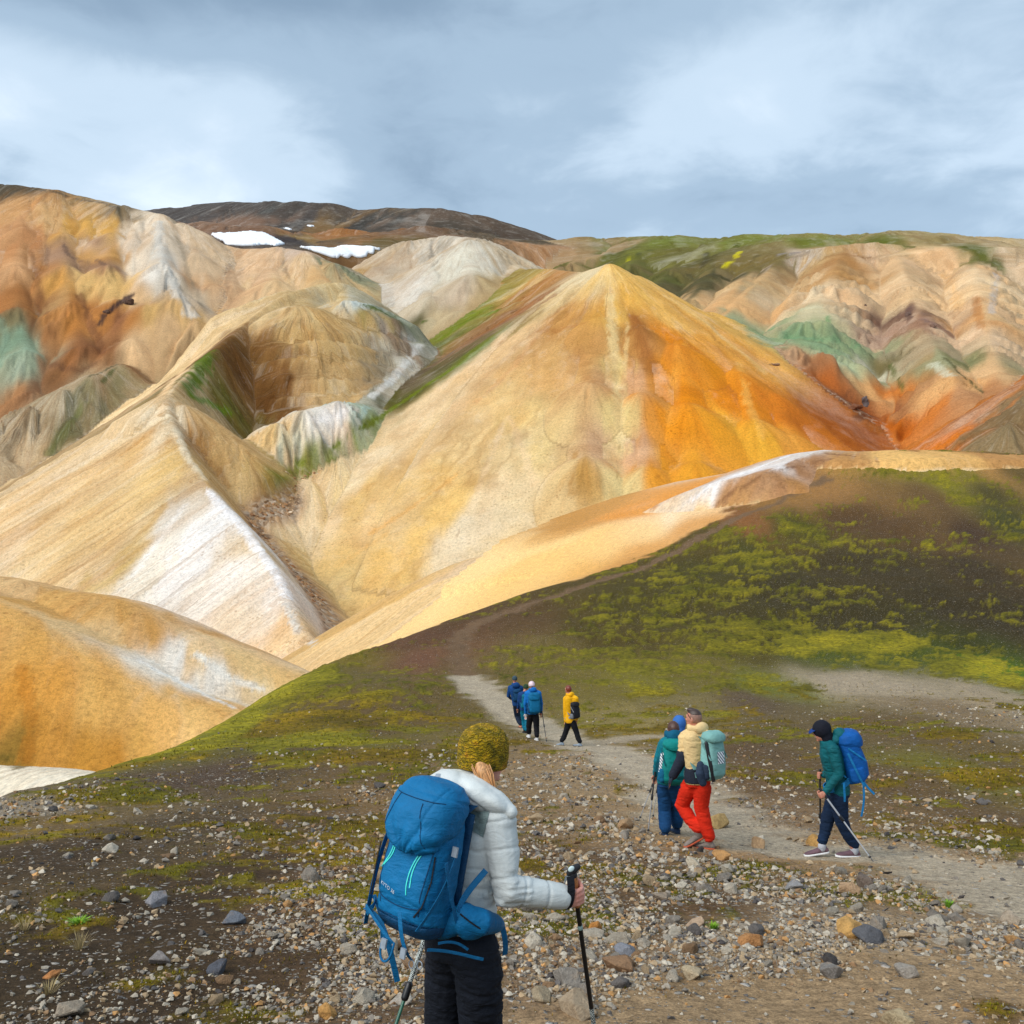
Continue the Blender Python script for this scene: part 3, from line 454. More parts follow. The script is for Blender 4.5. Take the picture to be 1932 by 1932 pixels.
def mat_hill():
    t = NT('rhyolite_soil'); co = t.coord(); sd_ = t.attr('sd', 'Vector'); col = t.mix(1.0, t.attr('Col'), (1.15, 1.14, 1.20), 'MULTIPLY'); rub = t.attr('rubble', 'Fac')
    sk = t.attr('streak', 'Fac'); wob = t.noise(co, .12, 3, .5, out='Color'); sdw = t.mix(4.0, sd_, wob, 'ADD')
    st = t.noise(t.mapping(sdw, (1, .07, 1)), .55, 6, .62); st2 = t.noise(t.mapping(sdw, (1, .10, 1), (31, 7, 0)), 1.7, 5, .6)
    half = t.math('MULTIPLY', t.math('SUBTRACT', 1.0, sk), .48)
    st = t.math('ADD', t.math('MULTIPLY', st, sk), half); st2 = t.math('ADD', t.math('MULTIPLY', st2, sk), half)
    st0 = t.noise(t.mapping(sdw, (1, .05, 1), (5, 2, 0)), .17, 7, .66); st0 = t.math('ADD', t.math('MULTIPLY', st0, t.math('MULTIPLY', t.math('ADD', sk, .6), .625)), t.math('MULTIPLY', half, .78))
    gr = t.noise(co, 1.7, 7, .80); gr2 = t.noise(co, .09, 5, .6); fg = t.noise(co, 4.5, 4, .7)
    dk = t.mix(1.0, col, (.72, .58, .46), 'MULTIPLY'); lt = t.mix(.32, col, (.86, .78, .68))
    c = t.mix(t.rng(st0, .50, .64, 0, .55), col, dk); c = t.mix(t.rng(st0, .46, .34, 0, .55), c, lt)
    c = t.mix(t.rng(st, .50, .68, 0, .45), c, dk); c = t.mix(t.rng(st, .45, .32, 0, .35), c, lt)
    c = t.mix(t.rng(st2, .52, .72, 0, .40), c, dk); c = t.mix(t.rng(st2, .44, .30, 0, .30), c, lt)
    c = t.mix(1.0, c, t.ramp(gr, [(.28, .60), (.5, 1.0), (.72, 1.24)]), 'MULTIPLY'); c = t.mix(1.0, c, t.ramp(fg, [(.3, .84), (.7, 1.12)]), 'MULTIPLY')
    c = t.mix(1.0, c, t.ramp(gr2, [(.3, .88), (.7, 1.08)]), 'MULTIPLY')
    rl = t.noise(t.mapping(sdw, (1, .018, 1), (9, 4, 0)), .30, 4, .55); rl = t.math('ABSOLUTE', t.math('SUBTRACT', rl, .5)); rill = t.math('MULTIPLY', t.rng(rl, .030, .0), t.math('MULTIPLY', sk, t.rng(t.noise(co, .02, 3, .5), .40, .58)))
    c = t.mix(t.math('MULTIPLY', rill, .38), c, t.mix(1.0, col, (.50, .38, .27), 'MULTIPLY'))
    sv = t.voro(co, 1.3); sc_ = t.voro(co, 1.3, out='Color'); sx = t.N.new('ShaderNodeSeparateColor'); t.L.new(sc_, sx.inputs[0])
    c = t.mix(t.math('MULTIPLY', t.math('MULTIPLY', t.math('LESS_THAN', sx.outputs[0], .14), t.rng(sv, .42, .25)), t.rng(t.noise(co, .035, 4, .6), .48, .62, 0, .55)), c, t.mix(1.0, col, (.46, .34, .26), 'MULTIPLY'))
    vo = t.voro(co, .9); cell = t.voro(co, .9, out='Color')
    c = t.mix(t.math('MULTIPLY', rub, t.rng(t.noise(co, .6, 3), .42, .55)), c, t.ramp(cell, [(.2, (.16, .09, .05)), (.5, (.36, .25, .16)), (.85, (.58, .46, .34))]))
    h = t.math('ADD', t.math('MULTIPLY', st2, .5), t.math('ADD', t.math('MULTIPLY', gr, .8), t.math('MULTIPLY', fg, .25))); h = t.math('SUBTRACT', h, t.math('MULTIPLY', t.math('MULTIPLY', rub, vo), 1.5))
    h = t.math('SUBTRACT', h, t.math('MULTIPLY', rill, .45))
    return t.fin(c, .95, t.bump(h, .6, .9), .1)

def build_hills():
    uu = np.concatenate([np.linspace(-.80, -.56, 50, endpoint=False), np.linspace(-.56, .56, 760), np.linspace(.56, .80, 51)[1:]])
    yy = np.concatenate([np.geomspace(30, 600, 600, endpoint=False), np.geomspace(600, 2400, 110)])
    Yg, Ug = np.meshgrid(yy, uu, indexing='ij'); Xg = Yg * Ug
    hs, gi, S, D, gap, out, hs0, PK = field(Xg, Yg)
    und = gi == 0; hs = np.where(und, hs - gap - .02, hs)                  # under the moor the hill goes on
    V = np.stack([Xg, Yg, hs], -1)
    V0 = np.stack([Xg, Yg, hs0], -1); du = np.gradient(V0, axis=1); dy = np.gradient(V0, axis=0); nrm = np.cross(du, dy); nrm /= np.linalg.norm(nrm, axis=-1, keepdims=True) + 1e-9
    nr, nc = Xg.shape; Vf = V.reshape(-1, 3); gf = gi.ravel()
    C = hill_colours(Vf, gf, nrm[..., 0].ravel(), nrm[..., 1].ravel(), np.stack([S.ravel(), D.ravel()], 1), PK.ravel())
    og = gf == G['orange_hill']; C[og] = C[og] * np.array([1.0, 1.06, 1.02])
    sk = np.where(np.isin(gf, [G['ochre_hill'], G['cream_knoll'], G['yellow_spur']]), .35, 1.0) * (1 - .75 * PK.ravel())
    # rubble along the valley line between the pale ridge and the orange hill
    C = patches(Vf, gf, C, np.stack([S.ravel(), D.ravel()], 1))
    rub = np.zeros(len(Vf)); pr = np.isin(gf, [G['pale_ridge_hill'], G['orange_hill'], G['streaked_knob']])
    rub[pr] = sstep(4.2, 1.2, gap.ravel()[pr]) * sstep(250, 232, Vf[pr, 1])
    kb = (sstep(6.0, 1.5, gap.ravel()) * pr * sstep(255, 235, Vf[:, 1]) * .8)[:, None]; C = C * (1 - kb) + alb((186, 144, 102)) * kb
    hm = np.isin(gf, [G['rhyolite_mountain'], G['rust_slope'], G['plateau_hill']]); rub[hm] = .5 * sstep(2.5, .4, gap.ravel()[hm])
    idx = np.arange(nr * nc).reshape(nr, nc); Q = np.stack([idx[:-1, :-1], idx[:-1, 1:], idx[1:, 1:], idx[1:, :-1]], -1).reshape(-1, 4)
    qg = gf[Q[:, 0]]; qg = np.where((qg == 0) & (((out.ravel()[Q[:, 0]] > 20) | (gap.ravel()[Q].min(1) < 2.5))), 1, qg); C[(gf == 0)] = alb((236, 200, 140)); mat = mat_hill(); sdv = np.stack([S.ravel(), D.ravel() * 1.2, np.zeros(S.size)], 1)
    for g, name in enumerate(GR):
        if g == 0: continue
        f = Q[qg == g]
        if len(f) == 0: print('no faces', name); continue
        used, inv = np.unique(f, return_inverse=True); me = npmesh(name, Vf[used], inv.reshape(-1, 4))
        set_col(me, 'Col', C[used]); set_v(me, 'sd', sdv[used]); set_f(me, 'rubble', rub[used]); set_f(me, 'streak', sk[used])
        tag(link(name, me, mat), kind='structure')
build_hills()
# ------------------------------------------------------------------ moor: soil, moss, gravel and the footpath
# x, y, soil r, g, b, moss, gravel
MAN = """
100,1600,70,58,44,.26,.12 300,1700,64,52,38,.24,.16 500,1650,70,56,41,.26,.16 100,1800,62,51,37,.24,.16 300,1880,62,50,36,.24,.22 550,1850,74,59,43,.26,.34 650,1720,98,78,58,.28,.55 600,1560,92,76,54,.48,.25 300,1560,82,70,52,.42,.20 60,1545,110,92,60,.66,.15 20,1530,150,140,125,.2,.9 150,1510,110,96,64,.6,.15 300,1470,84,70,58,.28,.2 450,1450,80,66,54,.25,.2 600,1440,82,68,50,.50,.15 560,1380,80,68,40,.62,.05 480,1370,118,120,30,.95,.0 620,1290,122,126,32,.95,.0 720,1235,110,112,36,.80,.0 700,1310,96,80,46,.62,.05 800,1260,98,88,50,.50,.05 800,1330,92,76,48,.46,.08 640,1400,104,106,28,.85,.0 780,1440,102,84,56,.52,.15 850,1480,122,100,70,.45,.35 780,1560,108,88,62,.46,.35
880,1190,92,74,52,.18,.0 870,1240,110,88,66,.10,.05 950,1160,84,72,44,.40,.0 1000,1250,104,92,48,.52,.05 1100,1300,110,100,46,.58,.05 1200,1290,116,110,42,.66,.0 1300,1280,110,100,44,.58,.0 1180,1360,130,118,72,.55,.1 1250,1340,116,106,70,.45,.10 1400,1330,92,78,62,.35,.10 1500,1400,96,82,56,.48,.15 1400,1420,94,76,54,.42,.15 1650,1380,98,82,54,.52,.15 1430,1300,104,110,40,.72,.0 1600,1297,170,158,138,.12,.9 1800,1302,160,148,126,.25,.8 1900,1332,150,136,112,.35,.7 1750,1340,124,108,84,.40,.4 1900,1430,100,86,54,.55,.15 1750,1450,108,104,40,.68,.05 1600,1470,98,80,54,.48,.2 1450,1480,104,84,60,.44,.25 1850,1550,100,82,56,.52,.3 1700,1550,110,90,60,.50,.35 1450,1540,128,106,80,.42,.45 1150,1440,150,130,104,.28,.5 1050,1480,148,128,100,.28,.5 1100,1550,140,118,90,.34,.55 1250,1560,150,128,98,.22,.4
1000,1150,78,76,28,.60,.0 1100,1200,76,74,28,.64,.0 1200,1150,70,72,24,.66,.0 1300,1100,66,70,22,.64,.0 1400,1200,60,60,24,.60,.0 1500,1130,56,56,26,.50,.05 1600,1180,56,56,24,.52,.05 1750,1150,54,52,26,.44,.05 1900,1150,54,52,26,.44,.05 1800,1220,54,62,18,.66,.0 1650,1240,70,90,20,.88,.0 1850,1255,84,116,20,.98,.0 1550,1240,72,92,22,.85,.0 1400,1235,82,84,28,.70,.0 1400,1060,66,76,22,.72,.0 1300,1045,78,76,26,.60,.0 1500,1010,70,80,20,.75,.0 1600,1000,80,68,40,.45,.05 1700,950,96,74,46,.28,.05 1800,1000,66,56,38,.35,.05 1900,980,64,66,28,.58,.0 1650,900,110,108,36,.84,.0 1750,880,104,108,30,.90,.0 1720,910,108,110,34,.85,.0 1850,930,66,62,28,.5,.0 1900,880,70,66,30,.6,.0 1550,930,150,112,66,.14,.0 1480,960,140,106,60,.20,.0 1400,1000,128,98,54,.30,.0 1800,1080,58,54,30,.46,.05 1600,1080,58,56,28,.45,.05 1850,872,180,136,80,.1,.0 1600,880,188,140,80,.05,.0 1700,864,200,154,90,.0,.0
1000,1650,104,84,62,.40,.65 1050,1750,92,74,54,.42,.7 1200,1650,100,80,58,.46,.5 1350,1650,118,96,70,.40,.55 1300,1720,92,72,50,.48,.55 1500,1680,126,104,78,.36,.65 1650,1700,134,114,88,.28,.8 1800,1680,150,128,100,.18,.6 1900,1640,140,118,88,.25,.5 1400,1800,150,134,112,.08,1 1600,1780,158,142,120,.06,1 1800,1780,160,144,122,.06,1 1150,1830,140,122,100,.15,1 1250,1890,136,112,80,.1,.5 1500,1890,150,124,90,.04,.35 1700,1860,152,126,92,.03,.35 1880,1850,146,118,82,.05,.35 1000,1880,130,110,88,.18,.9 850,1850,98,80,62,.28,.7 1880,1910,110,88,60,.3,.4 1350,1570,160,136,104,.06,.2 1600,1615,160,136,104,.04,.25 1800,1640,156,132,102,.06,.3 1400,1590,158,132,100,.08,.3
"""
_ma = np.array([[float(v) for v in t.split(',')] for t in MAN.split()]); _hill = _ma[:, 1] < 1245; _ma[_hill, 5] = np.where(_ma[_hill, 5] > .82, _ma[_hill, 5] * .82, _ma[_hill, 5] * .66); _ma[_hill & (_ma[:, 1] > 985), 2:5] *= np.array([1.02, .90, .92]); _mid = (_ma[:, 1] >= 1245) & (_ma[:, 0] > 690); _ma[_mid, 5] *= .84
def cast_moor(pts):
    pts = np.array(pts, float); ys = np.geomspace(2.5, 122, 900); U = (pts[:, 0] - C0) / F; Vv = (C0 - pts[:, 1]) / F
    X = U[:, None] * ys; Yy = np.broadcast_to(ys, X.shape).copy()
    h = moor_z(X.ravel(), Yy.ravel()) - brow_drop(X.ravel(), Yy.ravel())[0]; h = h.reshape(X.shape); hit = h >= Vv[:, None] * ys
    i = np.where(hit.any(1), hit.argmax(1), len(ys) - 1); r = np.arange(len(pts)); return np.stack([X[r, i], Yy[r, i], h[r, i]], 1)
MA_P = cast_moor(_ma[:, :2]); MA_C = np.concatenate([alb(_ma[:, 2:5]), _ma[:, 5:7]], 1)
_sp = A_G <= 1; MA_P = np.vstack([MA_P, A_P[_sp]]); MA_C = np.vstack([MA_C, np.concatenate([A_C[_sp], np.zeros((_sp.sum(), 2))], 1)])
MA_S = np.concatenate([np.zeros(len(_ma), bool), np.ones(_sp.sum(), bool)])
def pathline(l): return cast_moor(l)
PATHS = [(pathline([(2100, 1745), (1932, 1672), (1800, 1632), (1700, 1615), (1570, 1603), (1450, 1590), (1380, 1570), (1330, 1535), (1270, 1480), (1180, 1430), (1090, 1400), (1010, 1368), (950, 1330), (905, 1298), (880, 1276)]), .85, (184, 168, 144)),
         (pathline([(1320, 1390), (1200, 1392), (1090, 1402)]), .6, (176, 158, 132)),
         (pathline([(880, 1276), (868, 1245), (866, 1215), (880, 1190), (940, 1160), (1010, 1136), (1085, 1110), (1160, 1088), (1240, 1060), (1310, 1022), (1380, 988), (1480, 940), (1560, 904)]), .62, (118, 92, 66)),
         (pathline([(2200, 1850), (1932, 1850), (1750, 1862), (1560, 1885), (1350, 1905), (1200, 1960)]), .55, (164, 136, 102))]
def path_dist(X, Y, wob):
    w = np.zeros(X.shape); C = np.zeros(X.shape + (3,)); 
    for P, half, c in PATHS:
        best = np.full(X.shape, 1e9)
        for a, b in zip(P[:-1], P[1:]):
            dx, dy = b[0] - a[0], b[1] - a[1]; t = np.clip(((X - a[0]) * dx + (Y - a[1]) * dy) / (dx * dx + dy * dy), 0, 1)
            best = np.minimum(best, np.hypot(X - a[0] - t * dx, Y - a[1] - t * dy))
        k = sstep(half * 1.55, half * .55, best + wob)
        m = k > w; w = np.where(m, k, w); C[m] = alb(c)
    return w, C
def moor_attr(X, Y):
    n = len(X); ws = np.zeros(n); cs = np.zeros((n, 5)); sc = np.clip(Y, 5, 110) / 20.0
    wx = (fbm(X / (2.2 * sc), Y / (2.2 * sc), 3) - .5) * 3.0 * sc; wy = (fbm(X / (2.2 * sc) + 40, Y / (2.2 * sc), 3) - .5) * 4.5 * sc
    _, out = brow_drop(X, Y); outn = out + (fbm(X / 2.5, Y / 2.5, 4) - .5) * 5.0; yel = sstep(-.8, .8, outn) * sstep(58, 66, Y)
    for p, c, isy in zip(MA_P, MA_C, MA_S):
        s = max(p[1], 5) / 20.0; d2 = ((X + wx - p[0]) ** 2 + .22 * (Y + wy - p[1]) ** 2) / (s * s); w = 1 / (d2 + .25) ** 2.2 * ((yel if isy else 1 - yel) + 1e-4)
        ws += w; cs += w[:, None] * c
    return cs / ws[:, None]
def moor_surface(X, Y, detail=True):
    sh = X.shape; X = X.ravel().astype(float); Y = Y.ravel().astype(float)
    z = moor_z(X, Y); dr, out = brow_drop(X, Y); z = z - dr
    if not detail: return z.reshape(sh)
    at = moor_attr(X, Y); moss, grav = at[:, 3], at[:, 4]
    pw, pc = path_dist(X, Y, (fbm(X / .7, Y / .7, 4) - .5) * 1.1)
    f = .55 * fbm(X / 2.6, Y / 2.6, 5, .58) + .45 * fbm(X / .55 + 9, Y / .55, 4, .6)
    f = np.where(Y > 38, .24 * fbm(X / 7., Y / 5., 3) + .34 * fbm(X / 1.8, Y / 1.8, 4, .62) + .42 * fbm(X / .45, Y / .9, 4, .65), f)
    thr = 1 - (.08 + .84 * moss); mm = sstep(-.065, .075, f - (.27 + thr * .46)) * sstep(.03, .2, moss) * (1 - pw)
    mm = mm * (1 - sstep(-.5, 1.0, out + (fbm(X / 2.5, Y / 2.5, 4) - .5) * 5.0) * sstep(58, 66, Y))
    farh = sstep(38, 60, Y)
    ed = 1 - sstep(-4, 1.5, out) * sstep(58, 66, Y); z = z + ed * ((fbm(X / 1.9, Y / 1.9, 4) - .5) * (.10 + .10 * sstep(12, 25, Y) + .2 * farh) + (fbm(X / .33, Y / .33, 3) - .5) * .055 * (1 - .5 * pw) + (fbm(X / 9, Y / 6, 3) - .5) * .7 * farh)
    z = z + mm * (.018 + .12 * farh) * ed - pw * .03 * ed
    warm = np.array([1.10, 1.0, .88]) * np.where((Y < 40), 1.06, 1.0)[:, None]; col = at[:, :3] * warm * (1 - pw[:, None] * .92) + pc * pw[:, None] * .92
    MG['md'] = moss; return z.reshape(sh), mm, grav * (1 - .85 * pw), pw, col, out
def mat_moor():
    t = NT('moor_soil'); co = t.coord(); soil = t.attr('Col'); moss = t.attr('moss', 'Fac'); grav = t.attr('gravel', 'Fac')
    n1 = t.noise(co, 2.3, 8, .68); n2 = t.noise(co, 14, 6, .7); n3 = t.noise(co, 55, 4, .65)
    s = t.mix(1.0, soil, t.ramp(n2, [(.25, .42), (.5, .95), (.75, 1.5)]), 'MULTIPLY'); s = t.mix(1.0, s, t.ramp(n1, [(.3, .78), (.7, 1.18)]), 'MULTIPLY')
    s = t.mix(1.0, s, t.ramp(n3, [(.3, .55), (.7, 1.4)]), 'MULTIPLY')
    # small pebbles set in the soil
    cells = []; hgt = None
    for sc, thr in ((9.0, .32), (24.0, .40)):
        co_w = t.mix(.06, co, t.noise(co, sc * 1.5, 2, .5, out='Color'), 'ADD')
        vd = t.voro(co_w, sc); vc = t.voro(co_w, sc, out='Color'); sp = t.N.new('ShaderNodeSeparateColor'); t.L.new(vc, sp.inputs[0])
        on = t.math('LESS_THAN', sp.outputs[0], t.math('ADD', t.math('MULTIPLY', grav, .58), .12))
        m = t.math('MULTIPLY', on, t.rng(vd, thr, thr * .72))
        pc = t.ramp(sp.outputs[1], [(.0, (.10, .09, .085)), (.3, (.22, .195, .17)), (.6, (.34, .30, .25)), (.85, (.50, .46, .41)), (1.0, (.42, .25, .12))])
        cells.append((m, pc)); hh = t.math('MULTIPLY', m, t.math('SUBTRACT', .6, vd)); hgt = hh if hgt is None else t.math('ADD', t.math('MULTIPLY', hgt, 1.6), hh)
    for m, pc in cells: s = t.mix(m, s, t.mix(1.0, pc, t.ramp(n3, [(.2, .75), (.8, 1.15)]), 'MULTIPLY'))
    mn = t.noise(co, 4.5, 6, .7); mf = t.math('ADD', t.math('MULTIPLY', moss, 1.15), t.math('MULTIPLY', t.math('SUBTRACT', t.noise(co, 6, 8, .78), .5), 2.2)); mf = t.math('MULTIPLY', t.rng(mf, .12, 1.0, 0, .95), t.rng(moss, .02, .25))
    mc = t.ramp(mn, [(.25, (.046, .039, .005)), (.40, (.120, .103, .008)), (.56, (.235, .200, .011)), (.74, (.36, .30, .016))]); mc = t.mix(1.0, mc, t.ramp(n3, [(.25, .55), (.75, 1.3)]), 'MULTIPLY')
    mc = t.mix(1.0, mc, t.ramp(t.noise(co, .33, 5, .6), [(.32, (.50, .55, .55)), (.5, (.95, .95, .9)), (.68, (1.45, 1.38, 1.0))]), 'MULTIPLY')
    mc = t.mix(1.0, mc, t.ramp(t.attr('mdens', 'Fac'), [(.45, .85), (.95, 1.5)]), 'MULTIPLY'); mc = t.mix(t.attr('far', 'Fac'), mc, t.mix(1.0, mc, (1.02, 1.0, .95), 'MULTIPLY')); mc = t.mix(t.attr('gold', 'Fac'), mc, t.mix(1.0, mc, (1.12, .84, .95), 'MULTIPLY'))
    c = t.mix(mf, s, mc)
    h = t.math('ADD', t.math('MULTIPLY', n2, .6), t.math('ADD', t.math('MULTIPLY', n3, .35), t.math('MULTIPLY', hgt, 1.2)))
    h = t.math('ADD', h, t.math('MULTIPLY', t.math('MULTIPLY', mf, n3), .5))
    return t.fin(c, .92, t.bump(h, .8, .05), .15)
MG = {}
def moor_look(X, Y, *keys):
    """read the built ground sheet at places"""
    X = np.asarray(X, float); Y = np.clip(np.asarray(Y, float), 1.65, 130); u = X / Y; fi = np.clip(np.interp(np.log(Y), MG['ly'], np.arange(len(MG['ly']))), 0, len(MG['ly']) - 1.001); fj = np.clip(np.interp(u, MG['u'], np.arange(len(MG['u']))), 0, len(MG['u']) - 1.001)
    i = fi.astype(int); j = fj.astype(int); a = fi - i; b = fj - j; out = []
    for k in keys: g = MG[k]; out.append((g[i, j] * (1 - b) + g[i, j + 1] * b) * (1 - a) + (g[i + 1, j] * (1 - b) + g[i + 1, j + 1] * b) * a)
    return out
def build_moor():
    uu = np.concatenate([np.linspace(-1.0, -.57, 60, endpoint=False), np.linspace(-.57, .57, 760), np.linspace(.57, 1.0, 61)[1:]]); yy = np.geomspace(1.6, 132, 470)
    Yg, Ug = np.meshgrid(yy, uu, indexing='ij'); Xg = Yg * Ug
    z, mm, gr, pw, col, out = moor_surface(Xg, Yg)
    md = MG['md']; MG.update(u=uu, ly=np.log(yy), z=z, moss=mm.reshape(z.shape), gravel=gr.reshape(z.shape), pw=pw.reshape(z.shape))
    V = np.stack([Xg, Yg, z], -1).reshape(-1, 3); nr, nc = Xg.shape
    idx = np.arange(nr * nc).reshape(nr, nc); Q = np.stack([idx[:-1, :-1], idx[:-1, 1:], idx[1:, 1:], idx[1:, :-1]], -1).reshape(-1, 4)
    o4 = out[Q]; y4 = V[Q[:, 0], 1]; keep = np.where(y4 > 64, (o4 < 34).all(1), (o4 < 10).all(1)); Q = Q[keep]
    mat = mat_moor(); pm = (pw[Q].mean(1) > .45); ye = (out[Q[:, 0]] > .2) & (V[Q[:, 0], 1] > 64) & ~pm
    for nm, f in (('moorland_slope', Q[~pm & ~ye]), ('footpath', Q[pm]), ('yellow_spur', Q[ye])):
        used, inv = np.unique(f, return_inverse=True); me = npmesh(nm, V[used], inv.reshape(-1, 4))
        set_col(me, 'Col', col[used]); set_f(me, 'moss', mm[used]); set_f(me, 'gravel', gr[used]); set_f(me, 'far', sstep(44, 54, V[used, 1]) * .9); set_f(me, 'mdens', md[used]); set_f(me, 'gold', (1 - sstep(.6, .85, md[used])) * sstep(44, 36, V[used, 1]) * sstep(.38, .56, fbm(V[used, 0] / 3.0 + 5, V[used, 1] / 3.0, 3))); tag(link(nm, me, mat), kind='structure')
    # the moor goes on behind the camera
    Xb, Yb = np.meshgrid(np.linspace(-60, 60, 60), np.linspace(-40, 1.7, 24), indexing='ij'); zb = moor_surface(Xb, Yb, False) - .03
    idx = np.arange(Xb.size).reshape(Xb.shape); Q = np.stack([idx[:-1, :-1], idx[1:, :-1], idx[1:, 1:], idx[:-1, 1:]], -1).reshape(-1, 4)
    me = npmesh('moor_behind', np.stack([Xb, Yb, zb], -1).reshape(-1, 3), Q); set_col(me, 'Col', np.tile(alb((74, 62, 48)), (Xb.size, 1))); set_f(me, 'moss', np.full(Xb.size, .3)); set_f(me, 'gravel', np.full(Xb.size, .3))
    tag(link('moorland_slope', me, mat), kind='structure')
build_moor()
# ------------------------------------------------------------------ stones
def hull_rock(seed, n=16, flat=.62, bev=.0):
    r = np.random.RandomState(seed); bm = bmesh.new()
    P = r.normal(size=(n, 3)); P /= np.linalg.norm(P, axis=1, keepdims=True); P *= r.uniform(.75, 1.05, (n, 1)); P *= [1, r.uniform(.6, .95), flat * r.uniform(.8, 1.15)]
    for p in P: bm.verts.new(p)
    res = bmesh.ops.convex_hull(bm, input=bm.verts); bmesh.ops.delete(bm, geom=[e for e in res['geom_interior'] if isinstance(e, bmesh.types.BMVert)], context='VERTS')
    if bev:
        bmesh.ops.dissolve_limit(bm, angle_limit=.25, verts=bm.verts, edges=bm.edges)
        bmesh.ops.bevel(bm, geom=list(bm.edges), offset=bev, segments=1, profile=.5, affect='EDGES', clamp_overlap=True)
    bmesh.ops.triangulate(bm, faces=bm.faces); bmesh.ops.recalc_face_normals(bm, faces=bm.faces)
    me = bpy.data.meshes.new('stone'); bm.to_mesh(me); bm.free(); return me
def mesh_np(me):
    V = np.zeros(len(me.vertices) * 3, np.float32); me.vertices.foreach_get('co', V); T = np.zeros(len(me.polygons) * 3, np.int32); me.loops.foreach_get('vertex_index', T); return V.reshape(-1, 3), T.reshape(-1, 3)
STONE_COL = [((180, 168, 150), .24), ((148, 138, 126), .16), ((206, 194, 174), .16), ((112, 106, 102), .09), ((186, 160, 126), .18), ((156, 124, 92), .09), ((204, 154, 98), .05), ((84, 78, 76), .03)]
def stone_cols(n, r):
    p = np.array([w for _, w in STONE_COL]); i = r.choice(len(p), n, p=p / p.sum()); c = np.array([alb(STONE_COL[k][0]) for k in i]); return c * r.uniform(.78, 1.15, (n, 1)) * .92, i
def mat_stone(kind):
    t = NT('stone_' + kind); co = t.coord()
    base = t.attr('Col') if kind == 'gravel' else None
    if base is None:
        oi = t.N.new('ShaderNodeObjectInfo'); base = oi.outputs['Color']
        rnd = oi.outputs['Random']; co = t.mapping(co, (1, 1, 1)); co = t.mix(1.0, co, t.math('MULTIPLY', rnd, 40.), 'ADD')
        n = t.noise(co, 2.2, 7, .68); n2 = t.noise(co, 9, 5, .7)
        c = t.mix(1.0, base, t.ramp(n, [(.3, (.66, .62, .58)), (.5, (1, 1, 1)), (.72, (1.22, 1.2, 1.16))]), 'MULTIPLY'); c = t.mix(1.0, c, t.ramp(n2, [(.3, .74), (.7, 1.15)]), 'MULTIPLY')
        c = t.mix(t.rng(t.noise(co, 1.3, 4, .6), .60, .72, 0, .5), c, (.34, .20, .09))
        return t.fin(c, .88, t.bump(t.math('ADD', n, t.math('MULTIPLY', n2, .5)), .6, .12), .25)
    n = t.noise(co, 40, 5, .7); c = t.mix(1.0, base, t.ramp(n, [(.3, .68), (.7, 1.22)]), 'MULTIPLY')
    return t.fin(c, .9, t.bump(n, .5, .01), .2)
STAT = {}
def moor_h(X, Y):
    return moor_look(X, Y, 'z')[0]
def scatter(n, r, y0, y1):
    """places spread evenly over the picture's ground, thinned by how stony the ground is"""
    px_ = r.uniform(-60, 1992, n); py_ = y0 + (y1 - y0) * r.uniform(0, 1, n) ** .8; P = cast_fast(px_, py_)
    g, = moor_look(P[:, 0], P[:, 1], 'gravel')
    clump = fbm(P[:, 0] / .8, P[:, 1] / .8, 3); return P, g * sstep(.30, .62, clump + .28 * g * g) * 1.4
_gy = np.linspace(1200, 2080, 260); _gx = np.linspace(-120, 2060, 60); _yr = np.exp(MG['ly'])
_zc = np.stack([moor_look((x - C0) / F * _yr, _yr, 'z')[0] for x in _gx]); _hit = _zc[:, None, :] >= ((C0 - _gy) / F)[None, :, None] * _yr; _hit[..., -1] = True; _grid = _yr[_hit.argmax(-1)]
def cast_fast(x, y):
    fx = np.clip((x - _gx[0]) / (_gx[1] - _gx[0]), 0, 58.99); fy = np.clip((y - _gy[0]) / (_gy[1] - _gy[0]), 0, 258.99); i = fx.astype(int); j = fy.astype(int); a = fx - i; b = fy - j
    Y = (_grid[i, j] * (1 - a) + _grid[i + 1, j] * a) * (1 - b) + (_grid[i, j + 1] * (1 - a) + _grid[i + 1, j + 1] * a) * b
    return np.stack([(x - C0) / F * Y, Y, np.zeros_like(Y)], 1)
STONE_MAT = mat_stone('single')
def place_stone(me, x, y, size, rz, tilt, col, sink=.3):
    o = bpy.data.objects.new('stone', me); COL.objects.link(o); o.scale = (size, size * random.uniform(.8, 1.1), size); o.rotation_euler = (tilt[0], tilt[1], rz)
    o.location = (x, y, 0); o.color = (*[float(v) for v in col], 1); return o
